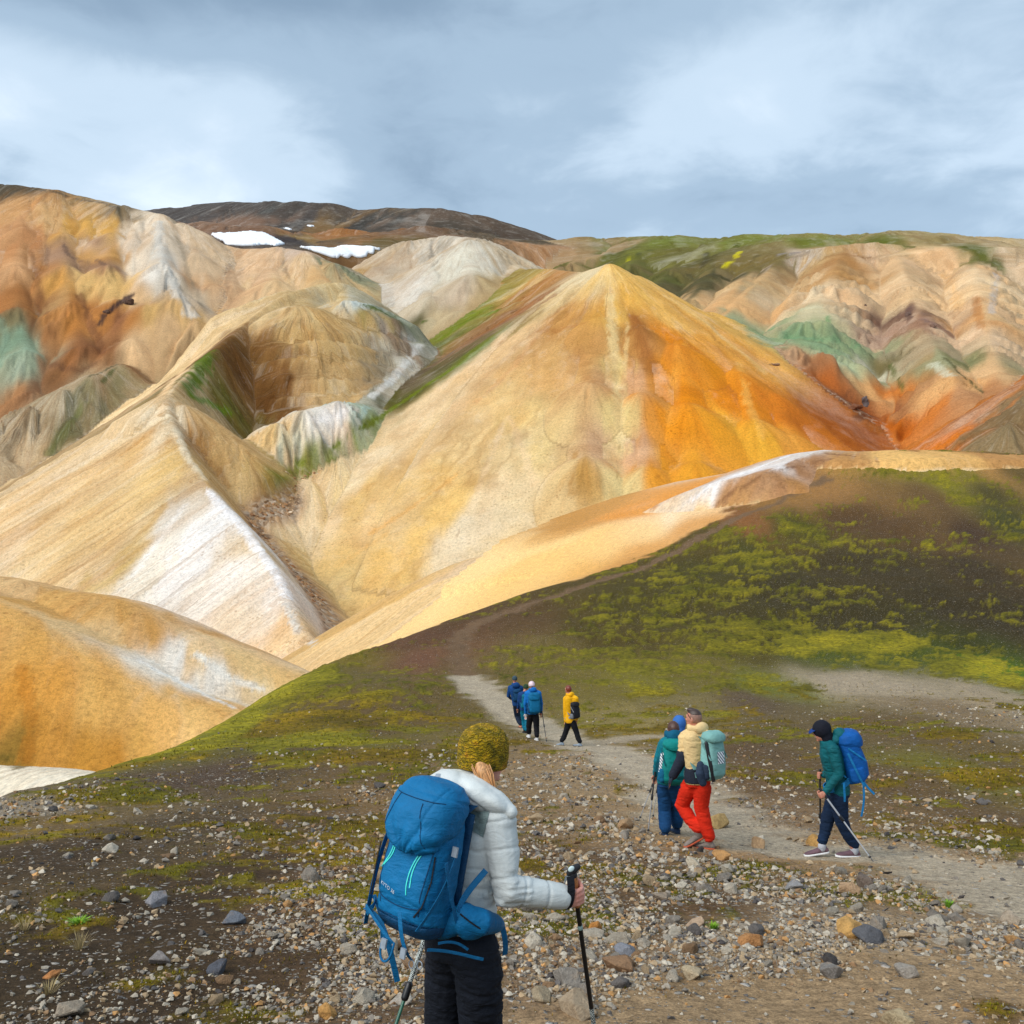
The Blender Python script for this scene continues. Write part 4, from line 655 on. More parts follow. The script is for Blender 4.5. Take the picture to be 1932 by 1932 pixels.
def build_stones():
    r = np.random.RandomState(11); random.seed(5)
    big = [hull_rock(100 + i, 15, .66, .07) for i in range(14)]
    for m in big: m.materials.append(STONE_MAT)
    # 1) stones one can pick out in the photograph: x, y, width in px, colour, label
    named = [(1350, 1556, 42, (205, 170, 112), 'large flat sandy-orange stone behind the heels of the man in red trousers'), (1600, 1768, 46, (214, 166, 98), 'bright orange-tan boulder among the grey stones, right foreground'),
             (1640, 1778, 42, (104, 104, 108), 'dark slate-grey stone touching the bright orange-tan boulder'), (1072, 1860, 52, (150, 142, 132), 'big grey stone just left of the walking pole tip'), (1090, 1908, 56, (186, 164, 136), 'tan boulder behind the right walking pole at the lower edge'),
             (1170, 1825, 48, (160, 124, 92), 'brown angular boulder at the left end of the stony band'), (1020, 1890, 46, (176, 158, 130), 'tan stone at the woman\'s right knee in the lower edge rubble'), (1180, 1800, 36, (146, 148, 156), 'blue-grey stone standing on end behind the brown boulder'),
             (1300, 1840, 36, (202, 182, 150), 'cream stone at the front edge of the stony band near the dirt'), (1600, 1690, 34, (196, 160, 124), 'pinkish tan stone leaning on the dark boulder right of centre'), (1630, 1678, 40, (128, 112, 100), 'dark brown boulder above the pinkish tan stone'),
             (1120, 1765, 28, (206, 140, 72), 'small vivid orange stone right of the walking pole shaft'), (1310, 1750, 30, (196, 168, 140), 'pale tan stone alone on dark soil between pole and stony band'), (1710, 1835, 40, (172, 162, 150), 'rounded pale grey stone low in the stony band at right'),
             (1415, 1790, 40, (196, 140, 88), 'rusty orange-brown stone in the middle of the stony band'), (1570, 1835, 38, (150, 144, 138), 'flat grey stone at the lower rim of the stony band'), (1905, 1748, 34, (186, 168, 146), 'tan stone at the right edge of the picture above the path dirt'),
             (1690, 1920, 50, (196, 176, 140), 'cream stone half cut by the bottom edge at lower right'), (300, 1705, 36, (150, 148, 152), 'blue-grey stone with a pale top on the dark slope at left'), (440, 1742, 34, (120, 124, 132), 'dark blue-grey stone left of the blue backpack'),
             (100, 1845, 26, (206, 140, 84), 'small orange stone on dark soil at far lower left'), (300, 1820, 40, (150, 142, 138), 'grey upright stone standing on the dark soil, lower left'), (415, 1838, 34, (96, 98, 106), 'near-black stone right of the grey upright stone'),
             (740, 1740, 44, (176, 170, 160), 'pale grey stone under the hanging blue strap'), (735, 1808, 50, (186, 172, 150), 'big pale tan stone beside the lower end of the left walking pole'), (615, 1925, 40, (214, 160, 92), 'orange stone cut by the lower edge left of the green pole'),
             (755, 1895, 36, (196, 186, 172), 'whitish stone left of the green pole near the lower edge'), (130, 1912, 46, (176, 160, 140), 'pale boulder at the bottom left of the dark slope'), (1500, 1680, 30, (160, 158, 158), 'grey stone on the bare patch below the dirt path'), (1306, 1632, 24, (206, 192, 168), 'pale flat stone in front of the red-trousered man\'s shoe'),
             (1180, 1562, 26, (186, 150, 112), 'tan stone left of the teal backpack person\'s pole tip'), (1430, 1592, 32, (200, 164, 124), 'tan stone on the path right of the red trousers'), (1535, 1588, 30, (206, 160, 96), 'orange-tan stone before the leading foot of the dark-hooded walker'), (1250, 1700, 26, (168, 150, 130), 'greyish tan stone on the mossy patch left of centre path')]
    xs = []
    for (x, y, w, c, lab) in named:
        P = cast_moor([(x, y)])[0]; s = w / F * P[1] * .86
        o = place_stone(big[len(xs) % 14], P[0], P[1], s, r.uniform(0, 6.28), (r.uniform(-.25, .25), r.uniform(-.25, .25)), alb(c) * .95); xs.append((o, s)); tag(o, lab, 'stone', 'stones along the path')
    # 2) the next largest ones, alike
    n = 5200; P, g = scatter(n, r, 1440, 1925); keep = r.uniform(0, 1, n) < g; P = P[keep][:255]; gs = moor_look(P[:, 0], P[:, 1], 'gravel')[0]
    cols, ci = stone_cols(len(P), r); names = {0: 'grey', 1: 'mid-grey', 2: 'whitish', 3: 'dark grey', 4: 'tan', 5: 'brown', 6: 'orange-tan', 7: 'near-black'}
    for k in range(len(P)):
        wpx = (18 + 38 * r.uniform(0, 1) ** 2.4) * (.62 + .42 * min(1, gs[k])); s = np.clip(wpx / F * P[k, 1] * .60, .02, .15)
        o = place_stone(big[r.randint(14)], P[k, 0], P[k, 1], s, r.uniform(0, 6.28), (r.uniform(-.35, .35), r.uniform(-.35, .35)), cols[k]); xs.append((o, s))
        x_ = C0 + F * P[k, 0] / P[k, 1]; y_ = C0 - F * moor_h(P[k:k + 1, 0], P[k:k + 1, 1])[0] / P[k, 1]
        zone = ['near the left edge', 'left of the blue backpack', "close to the woman's legs", 'beside the right walking pole', 'below the man in red trousers', 'below the black-capped walker', 'near the right edge'][int(np.searchsorted([330, 690, 1000, 1230, 1460, 1720], x_))]
        row = ['level with the distant walkers', 'level with the path walkers', 'in the middle foreground', 'in the near foreground', 'at the bottom rim'][int(np.searchsorted([1530, 1630, 1740, 1840], y_))]
        tag(o, '%s %s stone %s, %s' % ('large' if wpx > 30 else 'mid-sized' if wpx > 21 else 'small', names[ci[k]], zone, row), 'stone', 'stones along the path')
    L = np.array([o.location for o, _ in xs]); z = moor_h(L[:, 0], L[:, 1])
    for (o, s), zz in zip(xs, z): o.location.z = zz + s * .22
    # 3) gravel: too small and too many to count
    small = [mesh_np(hull_rock(300 + i, 9, .7)) for i in range(10)]
    n = 105000; P, g = scatter(n, r, 1330, 2000); keep = r.uniform(0, 1, n) < (.025 + 1.25 * g ** 1.45); P = P[keep]; n = len(P); z = moor_h(P[:, 0], P[:, 1])
    wpx = 3.6 + 17 * r.uniform(0, 1, n) ** 3.8; s = np.clip(wpx / F * P[:, 1] * .52, .005, .07); cols, _ = stone_cols(n, r); cols *= .95
    VV = []; TT = []; CC = []; off = 0; which = r.randint(0, 10, n); ang = r.uniform(0, 6.28, n)
    for k, (v, t) in enumerate(small):
        m = np.where(which == k)[0]
        if len(m) == 0: continue
        ca, sa = np.cos(ang[m]), np.sin(ang[m]); sx = s[m, None]
        x = v[None, :, 0] * ca[:, None] - v[None, :, 1] * sa[:, None]; y = v[None, :, 0] * sa[:, None] + v[None, :, 1] * ca[:, None]
        Vk = np.stack([P[m, 0, None] + x * sx, P[m, 1, None] + y * sx, z[m, None] + v[None, :, 2] * sx + sx * .12], -1).reshape(-1, 3)
        Tk = (t[None] + (np.arange(len(m)) * len(v))[:, None, None]).reshape(-1, 3) + off; VV.append(Vk); TT.append(Tk); CC.append(np.repeat(cols[m], len(v), 0)); off += len(Vk)
    me = npmesh('gravel', np.concatenate(VV), np.concatenate(TT), False); set_col(me, 'Col', np.concatenate(CC)); print('gravel', n, sum(map(len, TT)))
    tag(link('gravel', me, mat_stone('gravel')), 'loose grey and tan gravel strewn over the slope', 'gravel', kind='stuff')
build_stones()
# ------------------------------------------------------------------ people: shapes are grown from lofts and tapered limbs, fused into one surface by a voxel remesh
from mathutils.bvhtree import BVHTree
def A3(v): return np.array(v, float)
def unit(v): v = A3(v); return v / (np.linalg.norm(v) + 1e-12)
class Sh:
    def __init__(s): s.bm = bmesh.new()
    def _ring(s, c, a, b, n, ex=2.0):
        out = []
        for i in range(n):
            t = 2 * math.pi * i / n; ct, st = math.cos(t), math.sin(t)
            out.append(s.bm.verts.new(c + a * (abs(ct) ** (2 / ex)) * np.sign(ct) + b * (abs(st) ** (2 / ex)) * np.sign(st)))
        return out
    def loft(s, rings, n=24, ex=2.0, cap=True):
        """rings: (centre, half axis a, half axis b)"""
        R = [s._ring(A3(c), A3(a), A3(b), n, ex) for c, a, b in rings]
        for p, q in zip(R[:-1], R[1:]):
            for i in range(n): s.bm.faces.new((p[i], p[(i + 1) % n], q[(i + 1) % n], q[i]))
        if cap:
            s.bm.faces.new(list(reversed(R[0]))); s.bm.faces.new(R[-1])
        return s
    def limb(s, pts, n=16, cap=True):
        """chain of (point, radius) with rounded ends"""
        P = [A3(p) for p, _ in pts]; r = [q for _, q in pts]
        d0 = unit(P[1] - P[0]); d1 = unit(P[-1] - P[-2]); rings = []
        if cap:
            for k in (.98, .8, .45): rings.append((P[0] - d0 * r[0] * k, r[0] * math.sqrt(1 - k * k), d0))
        for i, p in enumerate(P):
            d = unit((P[min(i + 1, len(P) - 1)] - P[max(i - 1, 0)])); rings.append((p, r[i], d))
        if cap:
            for k in (.45, .8, .98): rings.append((P[-1] + d1 * r[-1] * k, r[-1] * math.sqrt(1 - k * k), d1))
        out = []
        a = unit(np.cross(d0, (0, 0, 1) if abs(d0[2]) < .9 else (1, 0, 0)))
        for c, rr, d in rings:
            a = unit(a - d * (a @ d)); b = np.cross(d, a); out.append((c, a * rr, b * rr))
        return s.loft(out, n)
    def ball(s, c, ax, n=14):
        """ellipsoid with axis vectors ax"""
        c = A3(c); X, Y, Z = [A3(v) for v in ax]; rings = []
        for i in range(1, n):
            t = math.pi * i / n; rings.append((c - Z * math.cos(t), X * math.sin(t), Y * math.sin(t)))
        return s.loft(rings, n * 2)
    def fused(s, voxel, smooth=2):
        bmesh.ops.recalc_face_normals(s.bm, faces=s.bm.faces)
        me = bpy.data.meshes.new('tmp'); s.bm.to_mesh(me); s.bm.free(); o = bpy.data.objects.new('tmp', me); COL.objects.link(o)
        m = o.modifiers.new('r', 'REMESH'); m.mode = 'VOXEL'; m.voxel_size = voxel
        if smooth: k = o.modifiers.new('s', 'SMOOTH'); k.iterations = smooth; k.factor = .5
        dg = bpy.context.evaluated_depsgraph_get(); dg.update(); r = bpy.data.meshes.new_from_object(o.evaluated_get(dg)); bpy.data.objects.remove(o); bpy.data.meshes.remove(me)
        return r
    def plain(s, smooth=True):
        bmesh.ops.recalc_face_normals(s.bm, faces=s.bm.faces); me = bpy.data.meshes.new('m'); s.bm.to_mesh(me); s.bm.free()
        me.polygons.foreach_set('use_smooth', np.full(len(me.polygons), smooth)); return me
def getV(me):
    V = np.zeros(len(me.vertices) * 3); me.vertices.foreach_get('co', V); N = np.zeros(len(me.vertices) * 3); me.vertex_normals.foreach_get('vector', N); return V.reshape(-1, 3), N.reshape(-1, 3)
def setV(me, V): me.vertices.foreach_set('co', V.ravel()); me.update(); me.polygons.foreach_set('use_smooth', np.full(len(me.polygons), True))
def n3(V, f): return .5 * (fbm(V[:, 0] * f + V[:, 1] * f * .6 + 31, V[:, 2] * f + V[:, 1] * f * .8 + 7, 3) + fbm(V[:, 1] * f - V[:, 0] * f * .5 + 71, V[:, 2] * f * 1.1 + V[:, 0] * f * .6 + 3, 3)) - .5
def wrinkle(me, amp, f=14, dirn=None, stretch=3.5, sharp=1.0):
    """cloth folds: ridged noise drawn out along one direction"""
    V, N = getV(me); q = V.copy()
    if dirn is not None: d = unit(dirn); q = q - np.outer(q @ d, d) * (1 - 1 / stretch)
    a = n3(q, f); b = n3(q + 5.3, f * 2.1); h = (1 - np.abs(a) * 5) * .6 + a * 1.4 + b * .7
    setV(me, V + N * (amp * h * sharp)[:, None]); return me
def pt(nm, me, mat, parent):
    o = link(nm, me, mat, parent); return o
def ribbon(pts, width, thick, side):
    """flat strap along points, side = direction of its width (one, or one for each point)"""
    P = [A3(p) for p in pts]; sd_ = [A3(side)] * len(P) if np.ndim(side[0]) == 0 else [A3(s) for s in side]; rings = []
    for i, p in enumerate(P):
        d = unit(P[min(i + 1, len(P) - 1)] - P[max(i - 1, 0)]); s = sd_[i] - d * (sd_[i] @ d); s = unit(s); nrm = np.cross(d, s); rings.append((p, s * width / 2, nrm * thick / 2))
    return Sh().loft(rings, 8, 6.0).plain(False)
def tubepath(pts, rad, n=8):
    return Sh().limb([(p, r) for p, r in zip(pts, rad if hasattr(rad, '__len__') else [rad] * len(pts))], n).plain()
def bez(*P, n=10):
    P = [A3(p) for p in P]; out = []
    for k in range(n + 1):
        t = k / n; Q = P
        while len(Q) > 1: Q = [(1 - t) * a + t * b for a, b in zip(Q[:-1], Q[1:])]
        out.append(Q[0])
    return out
# ---- cloth, skin and other materials
_mats = {}
def cloth(name, rgb, rough=.85, weave=420., var=.26, bump=.25, spec=.25, sheen=.0):
    if name in _mats: return _mats[name]
    t = NT(name); co = t.coord(); n = t.noise(co, 18, 5, .6); w = t.noise(co, weave, 2, .5); c0 = tuple(float(v) for v in alb(rgb))
    c = t.mix(1.0, c0, t.ramp(n, [(.25, 1 - var), (.75, 1 + var)]), 'MULTIPLY'); c = t.mix(1.0, c, t.ramp(t.noise(co, 4.2, 3, .55), [(.3, .82), (.7, 1.12)]), 'MULTIPLY'); c = t.mix(1.0, c, t.ramp(w, [(.3, .86), (.7, 1.12)]), 'MULTIPLY')
    cr = t.noise(t.mapping(co, (1, 1, 2.4)), 11, 3, .55, .8); cr = t.math('ABSOLUTE', t.math('SUBTRACT', cr, .5)); cr2 = t.noise(t.mapping(co, (1, 1, .5), (3, 1, 2)), 26, 2, .5, .5); cr2 = t.math('ABSOLUTE', t.math('SUBTRACT', cr2, .5))
    h = t.math('ADD', t.math('ADD', t.math('MULTIPLY', cr, 1.8), t.math('MULTIPLY', cr2, .6)), t.math('ADD', t.math('MULTIPLY', n, .8), t.math('MULTIPLY', w, .10)))
    _mats[name] = t.fin(c, rough, t.bump(h, bump + .25, .014), spec, **{'Sheen Weight': sheen}); return _mats[name]
def skinm(name='skin', rgb=(214, 150, 128)):
    if name in _mats: return _mats[name]
    t = NT(name); co = t.coord(); n = t.noise(co, 30, 4, .6); c0 = tuple(float(v) for v in alb(rgb))
    c = t.mix(t.rng(n, .35, .7, 0, .5), c0, tuple(float(v) for v in alb((rgb[0] - 14, rgb[1] - 40, rgb[2] - 40)))); _mats[name] = t.fin(c, .5, t.bump(n, .15, .004), .4, **{'Subsurface Weight': .12}); t.b.inputs['Subsurface Radius'].default_value = (.01, .004, .002); return _mats[name]
def hairm(name, rgb):
    if name in _mats: return _mats[name]
    t = NT(name); co = t.coord(); n = t.noise(t.mapping(co, (1, 1, .12)), 160, 4, .6); c0 = tuple(float(v) for v in alb(rgb))
    c = t.mix(1.0, c0, t.ramp(n, [(.3, .45), (.5, 1.0), (.7, 1.35)]), 'MULTIPLY'); _mats[name] = t.fin(c, .45, t.bump(n, .6, .004), .5); return _mats[name]
def knit():
    t = NT('knitted_wool'); co = t.coord(); sp = t.N.new('ShaderNodeSeparateXYZ'); t.L.new(co, sp.inputs[0])
    w = t.N.new('ShaderNodeTexWave'); w.wave_type = 'BANDS'; w.bands_direction = 'Z'; t.put(w.inputs['Vector'], co); w.inputs['Scale'].default_value = 24; w.inputs['Distortion'].default_value = 9; w.inputs['Detail'].default_value = 3; w.inputs['Detail Scale'].default_value = 2.6
    n = t.noise(co, 26, 5, .65); n2 = t.noise(t.mapping(co, (1, 1, 2.2)), 110, 3, .6)
    c = t.ramp(n, [(.30, tuple(alb((84, 76, 10)))), (.46, tuple(alb((150, 126, 16)))), (.60, tuple(alb((186, 146, 24)))), (.72, tuple(alb((196, 128, 30))))])
    c = t.mix(1.0, c, t.ramp(w.outputs['Fac'], [(.1, .68), (.5, 1.08), (.9, 1.22)]), 'MULTIPLY'); c = t.mix(1.0, c, t.ramp(n2, [(.3, .76), (.7, 1.25)]), 'MULTIPLY')
    h = t.math('ADD', t.math('MULTIPLY', w.outputs['Fac'], .8), t.math('MULTIPLY', n2, .7))
    return t.fin(c, .95, t.bump(h, .9, .012), .1, **{'Sheen Weight': .06})
def hard(name, rgb, rough=.4, metal=0.0):
    if name in _mats: return _mats[name]
    t = NT(name); n = t.noise(t.coord(), 60, 3, .6); c0 = tuple(float(v) for v in alb(rgb)); c = t.mix(1.0, c0, t.ramp(n, [(.3, .85), (.7, 1.1)]), 'MULTIPLY'); _mats[name] = t.fin(c, rough, None, .5, Metallic=metal); return _mats[name]
# ---- a figure described by joints: x, y on the picture, extra distance
def frame(h, up=(0, 0, 1)):
    f = A3((math.sin(h), math.cos(h), 0)); u = unit(up); r = unit(np.cross(f, u)); f = np.cross(u, r); return r, f, u
def head_shapes(S, c, h, s, tilt=(0, 0, 1), skull=1.0):
    """skull, jaw, nose, brow, lips, ears and neck top; c = centre of the skull"""
    r, f, u = frame(h, tilt); c = A3(c)
    S.ball(c, (r * .074 * s * skull, f * .094 * s * skull, u * .098 * s * skull)); S.ball(c + f * .030 * s - u * .062 * s, (r * .054 * s, f * .062 * s, u * .064 * s))
    S.limb([(c + f * .088 * s + u * .004 * s, .008 * s), (c + f * .108 * s - u * .034 * s, .013 * s), (c + f * .094 * s - u * .040 * s, .012 * s)], 8)
    S.ball(c + f * .082 * s - u * .072 * s, (r * .024 * s, f * .013 * s, u * .011 * s)); S.ball(c + f * .072 * s - u * .108 * s, (r * .024 * s, f * .020 * s, u * .016 * s)); S.ball(c + f * .080 * s + u * .018 * s, (r * .052 * s, f * .014 * s, u * .010 * s))
    for k in (-1, 1): S.ball(c + r * k * .076 * s - f * .008 * s - u * .018 * s, (r * .010 * s, f * .020 * s, u * .031 * s)); S.ball(c + r * k * .034 * s + f * .062 * s - u * .030 * s, (r * .024 * s, f * .022 * s, u * .024 * s))
def eyes(c, h, s, tilt, parent):
    r, f, u = frame(h, tilt)
    for k in (-1, 1): S = Sh(); S.ball(A3(c) + r * k * .031 * s + f * .080 * s - u * .004 * s, (r * .0115 * s, f * .0115 * s, u * .0115 * s), 8); pt('eye', S.plain(), hard('eye_dark', (60, 48, 40), .15), parent)
def hand_shapes(S, w, e, s, grip=None, side=None):
    """open relaxed hand, or a fist closed round the axis grip; w wrist, e elbow"""
    w = A3(w); d = unit(w - A3(e)); sd_ = unit(side) if side is not None else unit(np.cross(d, (0, 0, 1))); sd_ = unit(sd_ - d * (sd_ @ d)); nn = np.cross(d, sd_)
    if grip is not None:
        c0, ax, sg = A3(grip[0]), unit(grip[1]), grip[2]; dd = c0 - w; dd = unit(dd - ax * (dd @ ax)); lat = np.cross(ax, dd) * sg
        S.ball(c0 - dd * .022 * s + lat * .020 * s, (ax * .042 * s, dd * .030 * s, lat * .017 * s)); S.limb([(w - d * .05 * s, .027 * s), (w, .025 * s), (c0 - dd * .030 * s + lat * .012 * s, .027 * s)], 12)
        for k in range(4):
            c = c0 + ax * (k - 1.5) * .0195 * s; m = (1.0, 1.06, 1.03, .92)[k] * s
            S.limb([(c + lat * .030 * m - dd * .010 * m, .0100 * s), (c + lat * .026 * m + dd * .018 * m, .0098 * s), (c + lat * .006 * m + dd * .029 * m, .0092 * s), (c - lat * .018 * m + dd * .024 * m, .0086 * s), (c - lat * .026 * m + dd * .006 * m, .0078 * s)], 10)
        t0 = c0 - dd * .030 * s - ax * .02 * s; S.limb([(t0, .013 * s), (c0 - lat * .022 * s - dd * .012 * s - ax * .040 * s, .0105 * s), (c0 - lat * .022 * s + dd * .014 * s - ax * .048 * s, .0090 * s), (c0 - lat * .006 * s + dd * .026 * s - ax * .048 * s, .0080 * s)], 10)
        return
    pc = w + d * .048 * s; S.ball(pc, (sd_ * .040 * s, nn * .016 * s, d * .052 * s)); S.limb([(w - d * .05 * s, .026 * s), (w, .024 * s), (pc, .026 * s)], 10)
    if grip is None:
        for k, (o, L) in enumerate(((-.030, .070), (-.010, .080), (.010, .076), (.029, .058))):
            a = pc + sd_ * o * s + d * .040 * s; b = a + d * L * .45 * s + nn * .010 * s; c = b + d * L * .40 * s + nn * .022 * s; S.limb([(a, .0088 * s), (b, .0082 * s), (c, .0070 * s)], 8)
        a = w + d * .022 * s - sd_ * .034 * s; S.limb([(a, .011 * s), (a + d * .03 * s - sd_ * .020 * s + nn * .006 * s, .0098 * s), (a + d * .058 * s - sd_ * .022 * s + nn * .014 * s, .0082 * s)], 8)
def torso_rings(J, h, s, ab, grow=0.0, up=None):
    """rings up the spine: pelvis, waist, chest, shoulders, neck"""
    pe, ch, ne = J['pelvis'], J['chest'], J['neck']; u = unit(ne - pe); r, f, _ = frame(h, u); out = []
    L = np.linalg.norm(ne - pe)
    for t, a, b, fo in ab: out.append((pe + u * L * t + f * fo * s + (ch - (pe + (ne - pe) * .6)) * math.sin(min(max(t, 0), 1) * math.pi) * .8, r * (a + grow) * s, f * (b + grow) * s))
    return out
TOR = [(-.07, .150, .116, 0), (.02, .158, .122, 0), (.25, .142, .108, .006), (.5, .158, .118, .010), (.72, .176, .120, .004), (.88, .170, .095, -.004), (.98, .105, .075, 0), (1.06, .066, .066, .006)]
BOD = [(-.12, .120, .090, 0), (.0, .130, .098, 0), (.25, .115, .085, .006), (.5, .130, .095, .010), (.72, .145, .095, .004), (.88, .135, .075, -.004), (1.0, .060, .056, 0), (1.12, .052, .054, .006)]
def make_shoe(ank, toe_dir, L, mat, solem, parent, lift=0.0, high=.075, w=.045):
    """ank: ankle centre, toe_dir: direction of the toes (may tip up or down)"""
    d = unit(toe_dir); up = A3((0, 0, 1)); s = unit(np.cross(d, up)); u = np.cross(s, d); heel = A3(ank) - u * high - d * L * .24; S = Sh(); rr = []
    for t, ww, hh in ((0, .5, .50), (.06, .78, .80), (.22, .92, .95), (.42, .95, .80), (.6, 1.05, .58), (.8, 1.05, .44), (.94, .75, .32), (1.0, .35, .18)):
        hgt = high * hh * .95; rr.append((heel + d * L * t + u * (hgt * .5 + .012), s * w * ww, u * hgt * .55))
    S.loft(rr, 18, 2.6); S.limb([(A3(ank) - u * high * .3, w * 1.02), (A3(ank) + u * .02, w * .98)], 14)
    o = pt('shoe', S.fused(.008 if L > .2 else .012, 2), mat, parent); S = Sh(); rr = []
    for t, ww in ((0, .55), (.05, .86), (.25, .98), (.45, .95), (.65, 1.12), (.85, 1.08), (.96, .75), (1.02, .35)): rr.append((heel + d * L * t + u * .006, s * w * ww * 1.05, u * .014))
    S.loft(rr, 16, 4.0); pt('sole', S.plain(), solem, o); return o
PEOPLE = {}
def ground_at(x, y): return float(moor_h(np.array([x]), np.array([y]))[0])
def figure(label, Y0, joints, h, s, mats, head_h=None, tilt=(0, 0, 1), voxel=.011, legr=(.098, .078, .074), hands=(None, None), foot=.27, toes=None, jk_wr=.011, hem=-.07, arm=(.072, .062, .056, .040)):
    """returns root, joints in the world"""
    J = {k: px3(v[0], v[1], Y0 + (v[2] if len(v) > 2 else 0)) for k, v in joints.items()}
    base = .5 * (J['anL'] + J['anR']); low = min(J['anL'][2], J['anR'][2]) - .075 * s; lowk = 'anL' if J['anL'][2] < J['anR'][2] else 'anR'
    dz = ground_at(J[lowk][0], J[lowk][1]) - low
    for k in J: J[k] = J[k] + A3((0, 0, dz))
    hands = tuple(None if g is None else (A3(g[0]) + A3((0, 0, dz)), g[1], g[2]) for g in hands)
    root = bpy.data.objects.new('person', None); COL.objects.link(root); root.empty_display_size = .1; tag(root, label, 'person', 'hikers on the trail')
    root.location = (base[0], base[1], low + dz); bpy.context.view_layer.update()
    hh = h if head_h is None else head_h
    # body: one surface
    S = Sh(); head_shapes(S, J['head'], hh, s, tilt); S.loft(torso_rings(J, h, s, BOD), 20); S.limb([(J['neck'], .058 * s), (J['head'] - A3((0, 0, .07 * s)), .052 * s)], 12)
    for k in 'LR':
        S.limb([(J['chest'] * .25 + J['sh' + k] * .75, .05 * s), (J['sh' + k], .046 * s), (J['el' + k], .036 * s), (J['wr' + k], .026 * s)], 12)
        g = hands[0 if k == 'L' else 1]
        hand_shapes(S, J['wr' + k], J['el' + k], s, grip=g)
        S.limb([(J['hip' + k], .075 * s), (J['kn' + k], .050 * s), (J['an' + k], .036 * s), (J['an' + k] - A3((0, 0, .03)), .034 * s)], 12)
    body = pt('body', S.fused(voxel * .9, 2), mats['skin'], root)
    # jacket
    S = Sh(); S.loft(torso_rings(J, h, s, [(hem,) + TOR[0][1:], (max(.02, hem + .05),) + TOR[1][1:]] + TOR[2:], .012), 24)
    for k in 'LR': S.limb([(J['chest'] * .3 + J['sh' + k] * .7, .075 * s), (J['sh' + k], arm[0] * s), (J['sh' + k] * .5 + J['el' + k] * .5, arm[1] * s), (J['el' + k], arm[2] * s), (J['wr' + k] * .95 + J['el' + k] * .05, arm[3] * s)], 14)
    for k in 'LR': S.limb([(J['neck'] - unit(J['neck'] - J['pelvis']) * .045 * s, .062 * s), (J['neck'] * .45 + J['sh' + k] * .55, .068 * s), (J['sh' + k], arm[0] * s)], 14)
    jm = S.fused(voxel, 3); wrinkle(jm, jk_wr, 13, (0, 0, 1), .35); jacket = pt('jacket', jm, mats['jacket'], root)
    # trousers
    S = Sh(); u = unit(J['neck'] - J['pelvis']); r, f, _ = frame(h, u)
    S.loft([(J['pelvis'] + u * .10 * s, r * .135 * s, f * .105 * s), (J['pelvis'], r * .150 * s, f * .118 * s), (J['pelvis'] - u * .08 * s, r * .148 * s, f * .116 * s)], 20)
    for k in 'LR': S.limb([(J['hip' + k] * .7 + J['pelvis'] * .3, .105 * s), (J['hip' + k] * .75 + J['kn' + k] * .25, legr[0] * s), (J['kn' + k], legr[1] * s), (J['kn' + k] * .45 + J['an' + k] * .55, legr[2] * s), (J['an' + k] + A3((0, 0, .075 * s)), legr[2] * .92 * s)], 16)
    tm = S.fused(voxel, 2); wrinkle(tm, .011 * s, 11, (0, 0, 1), .35); trousers = pt('trousers', tm, mats['trousers'], root)
    for i, k in enumerate('LR'):
        td = toes[i] if toes else (math.sin(h), math.cos(h), -.06)
        make_shoe(J['an' + k], td, foot * s, mats['shoe'], mats['sole'], root, w=.045 * s)
    if voxel < .016: eyes(J['head'], hh, s, tilt, root)
    for o in list(root.children_recursive):
        if o.parent == root: o.matrix_parent_inverse = root.matrix_world.inverted()
    return root, J, dict(jacket=jacket, body=body, trousers=trousers)
def adopt(root):
    bpy.context.view_layer.update()
    for o in root.children:
        o.matrix_parent_inverse = root.matrix_world.inverted()
def thing(name, loc, label, cat, group=None):
    o = bpy.data.objects.new(name, None); COL.objects.link(o); o.empty_display_size = .05; o.location = loc; bpy.context.view_layer.update(); return tag(o, label, cat, group)
def pole(p0, p1, label, upper=(20, 20, 24), lower=(190, 192, 196), grip=(24, 24, 28), cork=None, r=.0085, band=None, mid=.5):
    """p0 top of the grip, p1 tip"""
    p0, p1 = A3(p0), A3(p1); d = unit(p1 - p0); L = np.linalg.norm(p1 - p0); root = thing('trekking_pole', p1, label, 'trekking pole', 'trekking poles')
    at = lambda t: p0 + d * t
    pt('grip', tubepath([at(0), at(.02), at(.06), at(.10), at(.13)], [.017, .016, .014, .015, .013]), hard('grip_black', grip, .6), root)
    if cork: pt('cork', tubepath([at(.012), at(.06), at(.135)], [.0165, .0155, .0155], 12), hard('cork_' + str(cork[0]), cork, .8), root)
    pt('upper_shaft', tubepath([at(.12), at(L * mid)], r, 10), hard('shaft_%d' % upper[0], upper, .35), root)
    lo = pt('lower_shaft', tubepath([at(L * mid - .01), at(L - .05)], r * .8, 10), hard('shaft_%d_%d' % (lower[0], lower[1]), lower, .3, .3 if lower[0] > 150 else 0), root)
    pt('clamp', tubepath([at(L * mid - .035), at(L * mid + .015)], r * 1.7, 10), hard('clamp_black', (24, 24, 26), .4), root)
    pt('basket', tubepath([at(L - .075), at(L - .065), at(L - .06)], [.012, .024, .010], 12), hard('clamp_black', (24, 24, 26), .4), root)
    pt('tip', tubepath([at(L - .06), at(L - .004)], [r * .8, .003], 8), hard('tip_steel', (120, 120, 124), .35, .8), root)
    if band: b = pt('patterned_band', tubepath([at(L * band[0]), at(L * band[1])], r * 1.04, 10), band[2], root)
    adopt(root); return root
